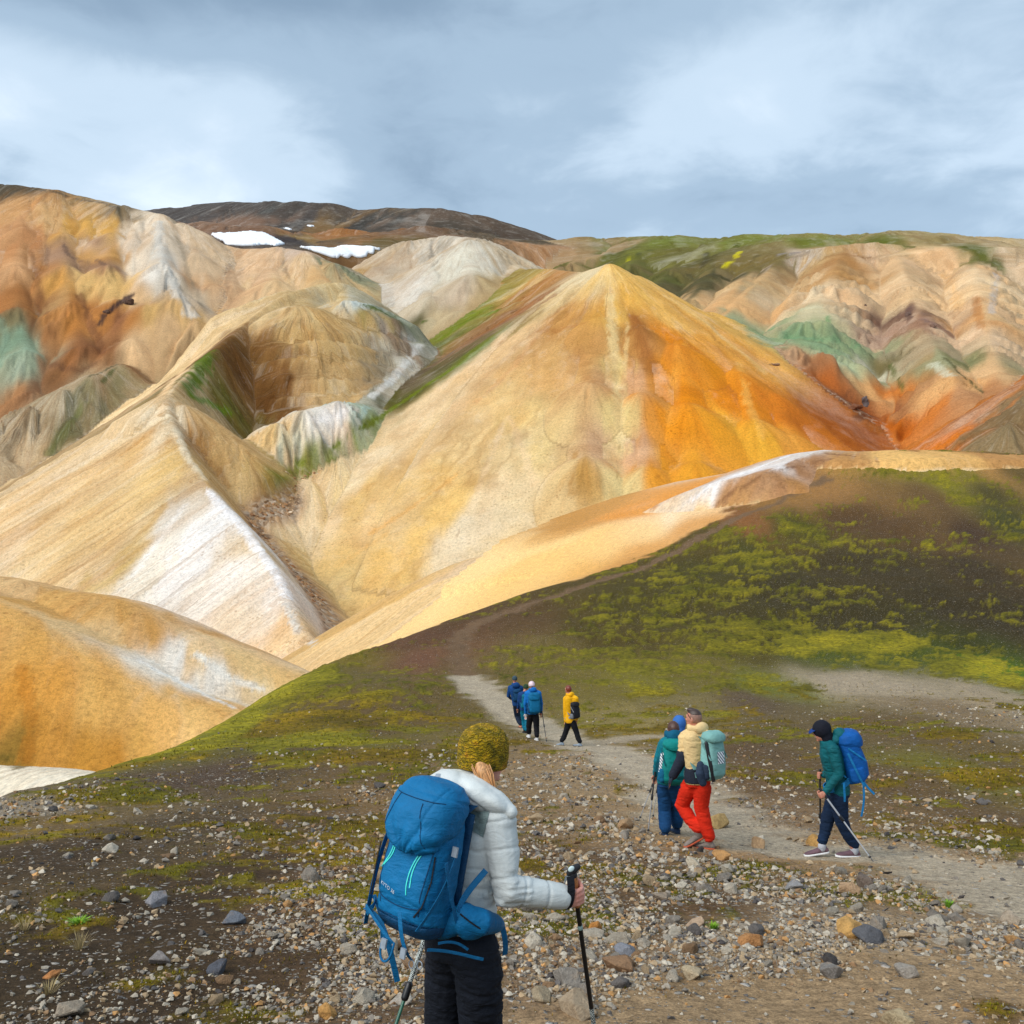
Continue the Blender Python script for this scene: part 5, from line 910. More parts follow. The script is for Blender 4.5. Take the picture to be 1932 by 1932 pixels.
def pack_body(o, u, v, w, W_, H, D, voxel, bulge=.0, wr=.006, seed=0, sections=None):
    """sack standing on o (centre of its bottom, at the back panel), u right, v up, w outwards"""
    S = Sh(); rr = []
    for t, a, b in (sections or ((0, .70, .55), (.04, .90, .80), (.14, 1.0, 1.0), (.4, 1.02, 1.04), (.7, .98, .94), (.9, .92, .84), (1.0, .80, .66))): rr.append((o + v * H * t + w * D * .5 * b, u * W_ * .5 * a, w * D * .5 * b))
    S.loft(rr, 32, 3.4); me = S.fused(voxel, 3); V, N = getV(me); wrinkle(me, wr, 9 + seed, v, .6); return me
# ------------------------------------------------------------------ the woman in the foreground
def build_woman():
    Y0 = 3.9; h = math.radians(36); P = lambda x, y, d=0.0: px3(x, y, Y0 + d)
    blue = cloth('pack_blue', (0, 106, 158), .68, 500, .10, .2, .25); blue2 = cloth('pack_blue_dark', (0, 66, 106), .66, 500, .12, .2, .35); web = cloth('webbing_blue', (0, 100, 150), .7, 700, .08, .15, .3); black = cloth('black_nylon', (26, 28, 32), .75, 500, .1, .2)
    grey = cloth('jacket_pale_grey', (214, 219, 217), .6, 600, .04, .0, .3); sage = cloth('jacket_sage', (132, 150, 148), .7, 600, .08, .3); mint = hard('mint_piping', (70, 232, 220), .5); buck = hard('buckle_grey', (150, 160, 170), .35)
    gc = P(1086, 1684, -.02); gax = unit(P(1117, 1932, .12) - P(1083, 1650, -.03))
    jt = dict(pelvis=(868, 1765, .0), chest=(872, 1600, .02), neck=(886, 1497, .06), head=(913, 1418, .10), shL=(812, 1512, .15), shR=(940, 1545, -.06), elL=(790, 1660, .22), wrL=(812, 1735, .36), elR=(957, 1677, -.12), wrR=(1064, 1690, -.04),
              hipL=(848, 1795, .07), hipR=(902, 1800, -.06), knL=(838, 1945, .14), anL=(806, 2095, .02), knR=(908, 1955, .02), anR=(896, 2107, -.04))
    root, J, pr = figure('woman in an olive knitted hat and pale grey jacket, nearest the camera, seen from behind', Y0, jt, h, .97, dict(skin=skinm('skin_fair', (226, 164, 148)), jacket=grey, trousers=cloth('trousers_black', (22, 27, 38), .85, 500, .12, .3), shoe=cloth('boot_brown', (70, 60, 52)), sole=hard('sole_black', (30, 30, 30), .8)),
                         head_h=math.radians(48), tilt=(.06, .06, 1), voxel=.0065, legr=(.094, .083, .082), hands=(None, (gc, gax, 1)), jk_wr=.0, hem=.075, arm=(.078, .071, .067, .052))
    dz = J['pelvis'] - P(*jt['pelvis']); PP = lambda x, y, d=0.0: P(x, y, d) + dz; print('woman dz', dz)
    # quilted seams and folds on the jacket
    me = pr['jacket'].data; V, N = getV(me)
    tor = unit(J['neck'] - J['pelvis']); dT = (V - J['pelvis']) @ tor
    def seg(a, b): ab = b - a; t = ((V - a) @ ab) / (ab @ ab); q = V - a - np.clip(t, 0, 1)[:, None] * ab; return np.linalg.norm(q, axis=1), t * np.linalg.norm(ab)
    d1, s1 = seg(J['shR'], J['elR']); d2, s2 = seg(J['elR'], J['wrR']); d3, s3 = seg(J['shL'], J['elL']); d4, s4 = seg(J['elL'], J['wrL']); Lu = np.linalg.norm(J['elR'] - J['shR'])
    arm = np.minimum(np.minimum(d1, d2), np.minimum(d3, d4)) < .083
    coord = np.where(arm, np.where(np.minimum(d1, d3) < np.minimum(d2, d4), np.where(d1 < d3, s1, s3), Lu + np.where(d2 < d4, s2, s4)), dT * 1.0 + .35 * (n3(V, 2.2)))
    per = np.where(arm, .105, .088); ph = (coord / per) % 1.0; seam = np.exp(-(np.minimum(ph, 1 - ph) * per / .0055) ** 2)
    fold = n3(V * [1, 1, .35] if False else V, 17); fold2 = n3(V, 38); comp = np.clip(1 - np.abs(s1 - Lu) / .09, 0, 1) * (d1 < .1) + np.clip(1 - np.abs(s2) / .1, 0, 1) * (d2 < .1)
    low = sstep(.34, .05, dT) * ~arm; crease = (1 - np.abs(n3(V * [.35, .35, 1.6], 20)) * 7)
    setV(me, V + N * (-.0045 * seam * (dT > .0) + .005 * fold + .002 * fold2 + .005 * comp * crease + .0035 * low * crease)[:, None])
    bv = BVHTree.FromObject(pr['jacket'], bpy.context.evaluated_depsgraph_get())
    # sage yoke panel behind the shoulder, with the small white emblem
    def on(bvh, o, d, off=.002):
        hit = bvh.ray_cast(Vector(o), Vector(d)); return None if hit[0] is None else A3(hit[0]) + A3(hit[1]) * off
    def sheet(bvh, px_rows, name, mat, parent, off=.0035, back=.8):
        rows = []
        for row in px_rows:
            rr = []
            for (x, y) in row:
                t = PP(x, y); d = unit(t); q = on(bvh, t - d * back, d, off); rr.append(q if q is not None else t)
            rows.append(rr)
        V_ = np.array([p for r_ in rows for p in r_]); nr, nc = len(rows), len(rows[0]); Q = [(i * nc + j, i * nc + j + 1, (i + 1) * nc + j + 1, (i + 1) * nc + j) for i in range(nr - 1) for j in range(nc - 1)]
        me_ = npmesh(name, V_, Q); return pt(name, me_, mat, parent)
    def lerp_rows(tl, tr, bl, br, nr, nc): return [[((1 - i / nr) * ((1 - j / nc) * tl[0] + j / nc * tr[0]) + i / nr * ((1 - j / nc) * bl[0] + j / nc * br[0]), (1 - i / nr) * ((1 - j / nc) * tl[1] + j / nc * tr[1]) + i / nr * ((1 - j / nc) * bl[1] + j / nc * br[1])) for j in range(nc + 1)] for i in range(nr + 1)]
    sheet(bv, lerp_rows((868, 1522), (924, 1530), (872, 1556), (912, 1578), 10, 12), 'yoke_panel', sage, root)
    emb = hard('emblem_white', (226, 232, 240), .6)
    for k in range(3):
        R0 = 3.0 + k * 2.9; rows = [[(886 + (R0 + q) * math.sin(a) * 1.0, 1551 - (R0 + q) * math.cos(a) * 1.15) for a in np.linspace(0, math.pi / 2, 8)] for q in (0, 2.0)]
        sheet(bv, rows, 'emblem_stripe', emb, root, .006)
    # hood lying on the back and shoulders
    S = Sh(); c = PP(890, 1492, -.02); ax = unit(PP(962, 1532, -.08) - PP(826, 1456, .10)); vw = unit(c); nn = unit(np.cross(ax, vw)); dd = np.cross(nn, ax)
    S.ball(c, (ax * .148, nn * .060, dd * .085)); S.ball(PP(860, 1480, .0), (ax * .085, nn * .056, dd * .085)); S.ball(PP(930, 1512, -.05), (ax * .085, nn * .045, dd * .085))
    nk = J['neck']; r_, f_, u_ = frame(h, unit(J['head'] - J['neck'])); ring = []
    for k in range(13):
        t = 2 * math.pi * k / 12; ring.append((nk + u_ * (.006 - .03 * math.cos(t)) + (r_ * math.sin(t) * .084 - f_ * math.cos(t) * .080), .034))
    S.limb(ring, 12); S.limb([(PP(805, 1490, .12), .045), (PP(838, 1474, .08), .055), (PP(880, 1476, .03), .055)], 12); S.limb([(PP(962, 1530, -.09), .030), (PP(935, 1512, -.06), .050), (PP(890, 1485, -.02), .055)], 12)
    hm = S.fused(.0065, 3); V, N = getV(hm); rel = V - c; s_ = rel @ nn; seam = np.exp(-((s_ + .028 + .10 * ((rel @ ax)) ** 2 * 10) / .005) ** 2)
    setV(hm, V + N * (.009 * n3(V, 14) + .004 * n3(V, 34) - .006 * seam)[:, None]); pt('hood', hm, grey, root)
    # hat, with rolled rim
    hc = J['head']; r, f, u = frame(math.radians(48), (.06, .06, 1)); S = Sh(); rr = []
    for t, a in ((-.060, .090), (-.046, .0945), (-.01, .0975), (.03, .0965), (.06, .090), (.085, .076), (.104, .054), (.114, .032), (.118, .010)):
        rr.append((hc + u * t - f * (.004 + .03 * max(0, -t)), r * a, f * a * 1.12))
    S.loft(rr, 40); km = S.fused(.005, 3); V, N = getV(km); q = V - hc; an = np.arctan2(q @ r, q @ f); zz = q @ u
    rowk = np.sin(zz * 420) * .0009 * (zz < -.03); cab = rowk + np.sin(an * 13 + 1.6 * np.sin(zz * 95)) * .0010 + np.abs(np.sin(zz * 150 + 2.2 * np.sin(an * 6.5))) * .0013 + .0006 * n3(V, 60); rim = np.exp(-((zz + .050) / .007) ** 2) * .003
    setV(km, V + N * (cab * (zz > -.042) + rim)[:, None]); hat = pt('knitted_hat', km, knit(), root)
    # hair hanging from under the hat on the right side
    hm_ = hairm('hair_strawberry', (206, 150, 96)); S = Sh(); rs = np.random.RandomState(3)
    for k in range(70):
        x0 = 896 + 36 * rs.rand(); d0 = -.035 + .06 * rs.rand(); S.limb([(PP(x0 - 8, 1440, d0 + .03), .0022), (PP(x0 - 1, 1458, d0), .0026), (PP(x0 * .5 + 932 * .5 + 4 * rs.rand(), 1478 + 6 * rs.rand(), d0 - .005), .0022), (PP(x0 * .35 + 934 * .65, 1500 + 8 * rs.rand(), d0 + .012), .0012)], 6)
    hv = Sh().limb([(PP(905, 1440, .02), .030), (PP(912, 1456, .0), .032), (PP(922, 1474, -.01), .026), (PP(930, 1492, -.005), .016), (PP(934, 1508, .005), .007)], 16).fused(.005, 2); wrinkle(hv, .0035, 55, unit(PP(934, 1505) - PP(905, 1440)), 6.0); pt('hair', hv, hm_, root); pt('loose_hair', S.plain(), hm_, root)
    adopt(root)
    # ---- backpack
    v = unit(tor + A3((.15, 0, .25))); r, f, v = frame(h, v); w = -f; u = r
    bot = PP(808, 1742, -.10); H, W_, D = .45, .272, .205
    bag = thing('backpack', bot, 'large blue backpack with pale mint piping on the woman in the olive knitted hat', 'backpack', 'backpacks')
    main = pack_body(bot, u, v, w, W_, H, D, .0065, wr=.0035); V, N = getV(main); q = V - bot; qu, qv, qw = q @ u, q @ v, q @ w
    fr = qw > D * .55; seam = np.exp(-((qv - .115 + 1.6 * qu ** 2 - .02) / .004) ** 2) * fr + np.exp(-((np.abs(qu) - .112 - .10 * (qv - .2) ** 2) / .004) ** 2) * fr + np.exp(-((qv - .055 + .5 * qu ** 2) / .004) ** 2) * fr
    pan = sstep(.13, .10, np.abs(qu)) * sstep(.10, .14, qv) * fr; side = (np.abs(qu) > W_ * .40); crk = n3(V * [1, 1, .3], 22)
    setV(main, V + N * (-.005 * seam + .010 * pan + .008 * crk * side + .004 * n3(V, 13))[:, None]); mb = pt('main_bag', main, blue, bag)
    base = Sh().loft([(bot + v * t + w * D * .5 * b, u * W_ * .5 * a, w * D * .5 * b) for t, a, b in ((-.012, .6, .5), (-.002, .86, .80), (.03, .975, .95), (.052, .99, 1.0))], 32, 3.4).fused(.007, 2); pt('base_panel', base, blue2, bag)
    # lid
    lc = bot + v * (H + .005) + w * .125; S = Sh()
    S.loft([(lc + v * (-.150) + w * .070, u * .060, w * .040), (lc + v * (-.125) + w * .055, u * .115, w * .070), (lc + v * (-.07) + w * .025, u * .142, w * .105), (lc + v * .0 - w * .004, u * .148, w * .120), (lc + v * .055 - w * .02, u * .138, w * .105), (lc + v * .092 - w * .03, u * .105, w * .075), (lc + v * .105 - w * .03, u * .06, w * .04)], 32, 2.7)
    lm = S.fused(.0065, 3); V, N = getV(lm); q = V - lc; qu, qv, qw = q @ u, q @ v, q @ w
    star = np.abs(np.sin(np.arctan2(qu, qv + .16) * 5 + n3(V, 6) * 5)); seam = np.exp(-((qv - .055 - .25 * qw) / .004) ** 2) + np.exp(-((qu - .055 - .20 * (qv + .1)) / .0035) ** 2) * (qw > 0)
    setV(lm, V + N * ((.020 * n3(V, 8) + .011 * (star - .5) * sstep(.02, -.1, qv) + .005 * n3(V, 26) - .005 * seam))[:, None]); lid = pt('lid', lm, blue, bag)
    bpy.context.view_layer.update(); dg = bpy.context.evaluated_depsgraph_get(); bm_ = BVHTree.FromObject(mb, dg); bl = BVHTree.FromObject(lid, dg)
    def surf(bvh, a, b, off=.0025):
        p = bot + u * a + v * b + w * .6; q = on(bvh, p, -w, off); return q if q is not None else bot + u * a + v * b + w * D
    def strip(bvh, uv, width, mat, nm, parent, off=.0025, thick=.002):
        P_ = [surf(bvh, a, b, off) for a, b in uv]; return pt(nm, ribbon(P_, width, thick, np.cross(w, unit(P_[-1] - P_[0]))), mat, parent)
    # piping: two lines on each side of the front panel
    for (a0, b0, a1, b1, bow) in ((-.070, .315, -.116, .205, .010), (-.060, .315, -.098, .225, .010), (.062, .318, .040, .155, -.016), (.074, .320, .052, .185, -.014)):
        pts = [(a0 + (a1 - a0) * t + bow * math.sin(math.pi * t), b0 + (b1 - b0) * t) for t in np.linspace(0, 1, 12)]; strip(bm_, pts, .0048, mint, 'piping', mb, .002)
    dk = cloth('seam_blue', (0, 58, 96), .7)
    for uv in ([(-.112 + .02 * abs(t) , .33 - .24 * t) for t in np.linspace(0, 1, 9)], [(.108 - .012 * t, .33 - .24 * t) for t in np.linspace(0, 1, 9)], [(a, .105 + 1.4 * a * a) for a in np.linspace(-.105, .105, 11)], [(a, .062 - .3 * a * a) for a in np.linspace(-.125, .125, 11)]): strip(bm_, uv, .0040, dk, 'seam', mb, .0012)
    for uv in ([(a, .50 + .25 * a * a) for a in np.linspace(-.12, .12, 11)], [(.045 + .05 * t, .49 - .15 * t) for t in np.linspace(0, 1, 8)], [(-.075 - .03 * t, .50 - .12 * t) for t in np.linspace(0, 1, 8)]): strip(bl, uv, .0036, dk, 'seam', lid, .0012)
    # lettering on the front panel
    fc = bpy.data.curves.new('lettering', 'FONT'); fc.body = 'KYTO 36'; fc.size = .019; fc.space_character = 1.05; to = bpy.data.objects.new('t', fc); COL.objects.link(to); bpy.context.view_layer.update()
    tm = bpy.data.meshes.new_from_object(to.evaluated_get(bpy.context.evaluated_depsgraph_get())); bpy.data.objects.remove(to)
    T = np.zeros(len(tm.vertices) * 3); tm.vertices.foreach_get('co', T); T = T.reshape(-1, 3); ca, sa = math.cos(-.22), math.sin(-.22)
    for i, (a, b, _) in enumerate(T): T[i] = surf(bm_, -.090 + a * ca - b * sa, .160 + a * sa + b * ca, .0022)
    tm.vertices.foreach_set('co', T.ravel()); tm.update(); pt('lettering', tm, hard('print_white', (214, 226, 236), .6), mb)
    # zips and compression straps
    strip(bm_, [(-.135, .30), (-.140, .2), (-.140, .1)], .006, black, 'zip', mb); strip(bm_, [(.112, .31), (.118, .22), (.108, .13), (.08, .085)], .006, black, 'zip', mb)
    sidep = lambda a, b, c: bot + u * a + v * b + w * c
    def strap(nm, pts, width, side, mat=web): return pt(nm, ribbon(pts, width, .003, side), mat, bag)
    strap('compression_strap', bez(sidep(.155, .36, .10), sidep(.172, .28, .13), sidep(.165, .18, .16), sidep(.12, .05, .225)), .020, w); strap('compression_strap', bez(sidep(.160, .30, .17), sidep(.172, .20, .14), sidep(.175, .10, .08), sidep(.17, .02, .02)), .018, w)
    strap('compression_strap', bez(sidep(-.160, .33, .14), sidep(-.175, .22, .16), sidep(-.170, .1, .17), sidep(-.16, -.02, .18)), .024, w); strap('lower_strap', bez(sidep(.045, .10, .245), sidep(.07, .03, .252), sidep(.085, -.03, .235), sidep(.10, -.06, .2)), .020, u)
    strap('lower_strap', bez(sidep(-.145, .06, .215), sidep(-.06, .035, .245), sidep(.01, .0, .25), sidep(.03, -.02, .235), n=12), .014, v)
    for (a, b, c) in ((.158, .335, .125), (.088, -.035, .238), (.006, -.025, .255)):
        S = Sh(); cc = sidep(a, b, c); S.loft([(cc - v * .018, u * .013, w * .005), (cc + v * .018, u * .013, w * .005)], 8, 5.0); pt('buckle', S.plain(False), buck, bag)
    pt('ice_axe_loop', tubepath(bez(sidep(-.005, -.01, .250), sidep(-.02, -.10, .262), sidep(.06, -.11, .262), sidep(.05, -.01, .252), n=14), .0045), web, bag)
    for k in (0, 1): pt('ring', tubepath([sidep(.105 + .022 * k + .012 * math.cos(t), -.075 + .014 * math.sin(t), .20 - .02 * k) for t in np.linspace(0, 6.28, 13)], .002), buck, bag)
    strap('hanging_strap', bez(sidep(-.165, .04, .19), PP(728, 1730, -.28), PP(735, 1790, -.26), PP(750, 1850, -.24), n=14), .022, (1, .2, 0)); strap('hanging_strap', bez(sidep(-.17, .08, .15), PP(722, 1720, -.2), PP(723, 1750, -.2), PP(722, 1768, -.2)), .018, (1, .2, 0)); strap('hanging_strap', bez(sidep(-.165, .07, .15), PP(712, 1704, -.2), PP(700, 1708, -.2), PP(692, 1722, -.18)), .018, (0, 0, 1))
    strap('hanging_strap', bez(sidep(.12, -.03, .14), PP(850, 1790, -.24), PP(880, 1802, -.24), PP(912, 1808, -.22), n=12), .012, (0, 0, 1)); strap('hanging_strap', bez(sidep(.15, .0, .12), PP(860, 1770, -.24), PP(872, 1782, -.23), PP(883, 1790, -.22)), .010, (0, 0, 1))
    # hip belt with pocket, shoulder straps
    S = Sh(); S.limb([(sidep(.09, .03, .03), .050), (PP(880, 1728, -.20), .052), (PP(905, 1738, -.20), .050), (PP(930, 1740, -.10), .036), (PP(940, 1742, .02), .026)], 14); S.ball(PP(893, 1742, -.205), (unit(PP(930, 1728, -.14) - PP(860, 1740, -.22)) * .075, A3((0, 0, .058)), unit(PP(893, 1742)) * .034))
    hb_ = S.fused(.0065, 3); wrinkle(hb_, .005, 15); hp = pt('hip_belt', hb_, blue, bag); strap('hip_belt_zip', bez(PP(868, 1722, -.245), PP(893, 1744, -.262), PP(920, 1758, -.225)), .006, (0, 0, 1), black); strap('belt_tail', bez(PP(945, 1738, .0), PP(953, 1762, .0), PP(956, 1785, .01), PP(952, 1800, .02)), .026, (.8, .6, 0)); strap('hip_belt_tape', bez(PP(864, 1718, -.24), PP(872, 1690, -.19), PP(893, 1668, -.17), PP(917, 1640, -.15)), .024, (0, .5, 1))
    sL = bez(sidep(-.085, .47, .02), PP(822, 1466, .02), PP(812, 1470, .12), J['shL'] + A3((.03, .10, .02)), J['shL'] + A3((.05, .17, -.12)), n=14); strap('shoulder_strap', sL, .055, (1, -.3, 0), blue2); strap('load_lifter', bez(sidep(-.06, .52, .05), PP(826, 1468, -.02), PP(832, 1462, .05)), .022, (1, -.3, 0)); pt('lifter_buckle', Sh().loft([(PP(824, 1470, -.05), A3((.012, 0, 0)), A3((0, .004, 0))), (PP(828, 1458, -.03), A3((.012, 0, 0)), A3((0, .004, 0)))], 8, 5).plain(False), buck, bag)
    strap('shoulder_strap', bez(sidep(.09, .46, .02), PP(915, 1490, -.04), PP(960, 1500, .08), J['shR'] + A3((.06, .12, -.05)), J['shR'] + A3((.02, .16, -.2)), n=14), .055, (1, -.3, 0), blue2)
    pt('back_panel', Sh().loft([(bot + v * t - w * .006, u * .125, w * .018) for t in (.02, .1, .25, .4, .45)], 20, 3.5).plain(), blue2, bag); adopt(bag)
    # ---- poles
    dots = NT('chequered_band'); ck = dots.N.new('ShaderNodeTexChecker'); dots.put(ck.inputs['Vector'], dots.coord()); ck.inputs['Scale'].default_value = 190; ck.inputs[1].default_value = (.01, .01, .012, 1); ck.inputs[2].default_value = (.5, .55, .52, 1); dm = dots.fin(ck.outputs[0], .4)
    top = PP(1081, 1648, -.03); dirp = unit((PP(1118, 1932, .12)) - (PP(1088, 1715, -.01))); gz = top + dirp * 1.0
    L = 1.0
    for _ in range(40):
        e = top + dirp * L
        if e[2] < ground_at(e[0], e[1]) - .01: break
        L += .01
    g1 = pole(top, top + dirp * L, 'black trekking pole with a cork grip in the woman\'s right hand', (22, 22, 25), (52, 96, 84), cork=(196, 128, 74), r=.0095, band=(.55, .66, dm), mid=.72)
    ks = [o for o in g1.children]; hd = Sh().limb([(top - dirp * .004 + A3((-.014, 0, .002)), .013), (top - dirp * .02, .018), (top - dirp * .024 + A3((.022, .01, .006)), .013)], 12).fused(.004, 2); pt('grip_head', hd, hard('grip_black', (24, 24, 28), .6), g1); pt('grip_inlay', Sh().ball(top - dirp * .030 + A3((-.004, -.012, 0)), (A3((.012, 0, .006)), A3((0, .005, 0)), A3((-.003, 0, .010)))).plain(), hard('inlay_pale', (206, 226, 228), .4), g1)
    ls = [PP(1076, 1652, -.06), PP(1078, 1670, -.075), PP(1080, 1690, -.078), PP(1077, 1708, -.072), PP(1068, 1718, -.05), PP(1060, 1712, -.0)]; pt('wrist_strap', ribbon(bez(*ls, n=16), .030, .003, (1, .1, -.1)), cloth('strap_black', (22, 26, 34), .8), g1); pt('wrist_strap_loop', ribbon(bez(PP(1080, 1650, -.04), PP(1062, 1650, -.03), PP(1064, 1668, .0), PP(1068, 1680, .02), n=10), .020, .003, (0, .6, .6)), cloth('strap_grey', (120, 130, 136), .8), g1); pt('ring_mark', tubepath([top + dirp * .235, top + dirp * .247], .0102, 12), hard('ring_pale', (150, 180, 176), .4), g1); adopt(g1)
    t2 = PP(822, 1705, .36); d2_ = unit(PP(747, 1932, .16) - PP(800, 1772, .30)); L = .9
    for _ in range(60):
        e = t2 + d2_ * L
        if e[2] < ground_at(e[0], e[1]) - .01: break
        L += .01
    pole(t2, t2 + d2_ * L, 'green trekking pole with a black patterned band, left of the woman\'s legs', (24, 26, 28), (44, 98, 78), r=.0095, band=(.16, .36, dm), mid=.40)
build_woman()
# ------------------------------------------------------------------ the other hikers
def ydist(x, y): return float(cast_moor([(x, y)])[0][1])
SK = lambda: skinm('skin_tan', (206, 146, 122))
def hood_down(J, h, s, mat, root, big=1.0, nm='hood', vox=.011):
    r, f, u = frame(h, unit(J['head'] - J['neck'])); S = Sh(); nk = J['neck'] + u * .03 * s; ring = []
    for k in range(13):
        t = 2 * math.pi * k / 12; ring.append((nk + u * (-.02 * math.cos(t)) * s + r * math.sin(t) * .078 * s - f * math.cos(t) * .074 * s, .036 * s * big))
    S.limb(ring, 12); S.ball(nk - f * .085 * s * big - u * .02 * s, (r * .095 * s * big, f * .055 * s * big, u * .070 * s * big)); me = S.fused(vox, 2); wrinkle(me, .008, 14); return pt(nm, me, mat, root)
def hood_up(J, h, s, mat, root, vox=.011, tilt=(0, 0, 1), nm='hood', k=1.0):
    r, f, u = frame(h, tilt); c = J['head']; S = Sh(); S.ball(c - f * .012 * s + u * .008 * s, (r * .100 * s * k, f * .112 * s * k, u * .118 * s * k)); S.limb([(c - f * .03 * s - u * .06 * s, .085 * s * k), (J['neck'] - f * .02 * s, .082 * s)], 14); me = S.fused(vox, 3); V, N = getV(me); q = V - c
    front = (q @ f) > .072 * s; setV(me, V - f * (np.maximum((q @ f) - .070 * s, 0) * 1.0)[:, None]); wrinkle(me, .004, 16); return pt(nm, me, mat, root)
def cap_hair(J, h, s, mat, root, tilt=(0, 0, 1), k=1.0, low=-.05, vox=.01, nm='hair'):
    r, f, u = frame(h, tilt); c = J['head']; S = Sh(); S.ball(c - f * .008 * s + u * .006 * s, (r * .079 * s * k, f * .099 * s * k, u * .103 * s * k)); me = S.fused(vox, 2); V, N = getV(me); q = V - c
    a, b, z = q @ f, q @ r, q @ u; face = (a > .015 * s) & (z < .058 * s); inn = sstep(low * s - .02, low * s + .01, z) * np.where(face, 0, 1); setV(me, V + N * (.0035 * n3(V, 60) * inn - .020 * s * (1 - inn))[:, None]); return pt(nm, me, mat, root)
def beanie(J, h, s, mat, root, tilt=(0, 0, 1), vox=.010, nm='hat', k=1.0):
    r, f, u = frame(h, tilt); hc = J['head']; S = Sh(); S.loft([(hc + u * t * s - f * .006 * s, r * a * s * k, f * a * 1.14 * s * k) for t, a in ((-.030, .084), (.0, .090), (.04, .088), (.075, .074), (.10, .050), (.112, .020))], 28); me = S.fused(vox, 2); wrinkle(me, .004, 30); return pt(nm, me, mat, root)
def rucksack(label, J, h, s, mat, dims, lidk=(.9, .32), pos=.06, mat2=None, web=None, vox=.012, lean=0.0, seed=0, base=-.02):
    """pack on a walker's back: main bag, lid, base, straps, hip belt, side pockets"""
    u_ = unit(J['neck'] - J['pelvis']); r, f, v = frame(h, unit(u_ + A3((lean, 0, .1)))); w = -f; W_, H, D = dims; mat2 = mat2 or mat; web = web or mat2
    bot = J['pelvis'] + u_ * base * s + w * pos * s; root = thing('backpack', bot, label, 'backpack', 'backpacks'); sp = lambda a, b, c: bot + r * a + v * b + w * c
    mb = pt('main_bag', pack_body(bot, r, v, w, W_, H, D, vox, wr=.006, seed=seed), mat, root)
    lc = sp(0, H * 1.0, D * .5); lh = H * lidk[1]; S = Sh(); S.loft([(lc + v * (-lh * .5) + w * .02, r * W_ * .44, w * D * .48), (lc + v * (-lh * .1), r * W_ * .52, w * D * .56), (lc + v * lh * .3, r * W_ * .48 * lidk[0], w * D * .48), (lc + v * lh * .5, r * W_ * .30, w * D * .28)], 26, 2.8); lm = S.fused(vox, 3); wrinkle(lm, .009, 10); pt('lid', lm, mat, root)
    for k in (-1, 1):
        S = Sh(); S.loft([(sp(k * W_ * .47, t * H, D * .45), r * .045 * q, w * D * .36 * q) for t, q in ((.04, .6), (.1, .95), (.25, 1.0), (.38, .9))], 16, 2.6); m = S.fused(vox, 2); wrinkle(m, .005, 16); pt('side_pocket', m, mat2, root)
        pt('compression_strap', ribbon(bez(sp(k * W_ * .52, H * .86, D * .3), sp(k * W_ * .56, H * .7, D * .6), sp(k * W_ * .50, H * .5, D * .95)), .020, .004, v), web, root)
        sh = J['shR'] if k > 0 else J['shL']; base_ = J['neck'] * .45 + sh * .55
        pt('shoulder_strap', ribbon(bez(sp(k * .07, H * .9, .0), base_ + v * .11 * s - f * .04 * s, base_ + v * .085 * s + f * .10 * s, base_ - v * .12 * s + f * .15 * s, sp(k * W_ * .56, .12, -.02), n=16), .055 * s, .012, r), web, root)
        pt('hip_belt', ribbon(bez(sp(k * W_ * .35, .06, .02), J['pelvis'] + r * k * .20 * s + v * .06 * s, J['pelvis'] + r * k * .13 * s + f * .16 * s + v * .05 * s, J['pelvis'] + f * .165 * s + v * .05 * s, n=12), .07 * s, .014, v), web, root)
    return root, sp, mb, (W_, H, D)
def fist(c, ax, sg=1): return (A3(c), unit(ax), sg)
def surf_sheet(obj, px_rows, dz, Y0, name, mat, parent, off=.004):
    bv = BVHTree.FromObject(obj, bpy.context.evaluated_depsgraph_get()); rows = []
    for row in px_rows:
        rr = []
        for (x, y) in row:
            t = px3(x, y, Y0) + dz; d = unit(t); hit = bv.ray_cast(Vector(t - d * 1.0), Vector(d)); rr.append(t if hit[0] is None else A3(hit[0]) - d * off)
        rows.append(rr)
    V_ = np.array([p for r_ in rows for p in r_]); nr, nc = len(rows), len(rows[0]); return pt(name, npmesh(name, V_, [(i * nc + j, i * nc + j + 1, (i + 1) * nc + j + 1, (i + 1) * nc + j) for i in range(nr - 1) for j in range(nc - 1)]), mat, parent)
def grid_rows(x0, y0, x1, y1, nr=6, nc=6): return [[(x0 + (x1 - x0) * j / nc, y0 + (y1 - y0) * i / nr) for j in range(nc + 1)] for i in range(nr + 1)]
def chequer():
    t = NT('white_ridged_foam'); w = t.N.new('ShaderNodeTexWave'); t.put(w.inputs['Vector'], t.mapping(t.coord(), (1, 1, 1), (0, 0, 0), (.3, .6, .2))); w.inputs['Scale'].default_value = 12; w.inputs['Distortion'].default_value = 0
    v = t.voro(t.coord(), 55); return t.fin(t.mix(t.math('MULTIPLY', t.rng(w.outputs['Fac'], .35, .6), t.rng(v, .1, .35)), (.78, .80, .82), (.10, .14, .18)), .7)
SPK = dict(sole=hard('sole_black', (30, 30, 30), .8))
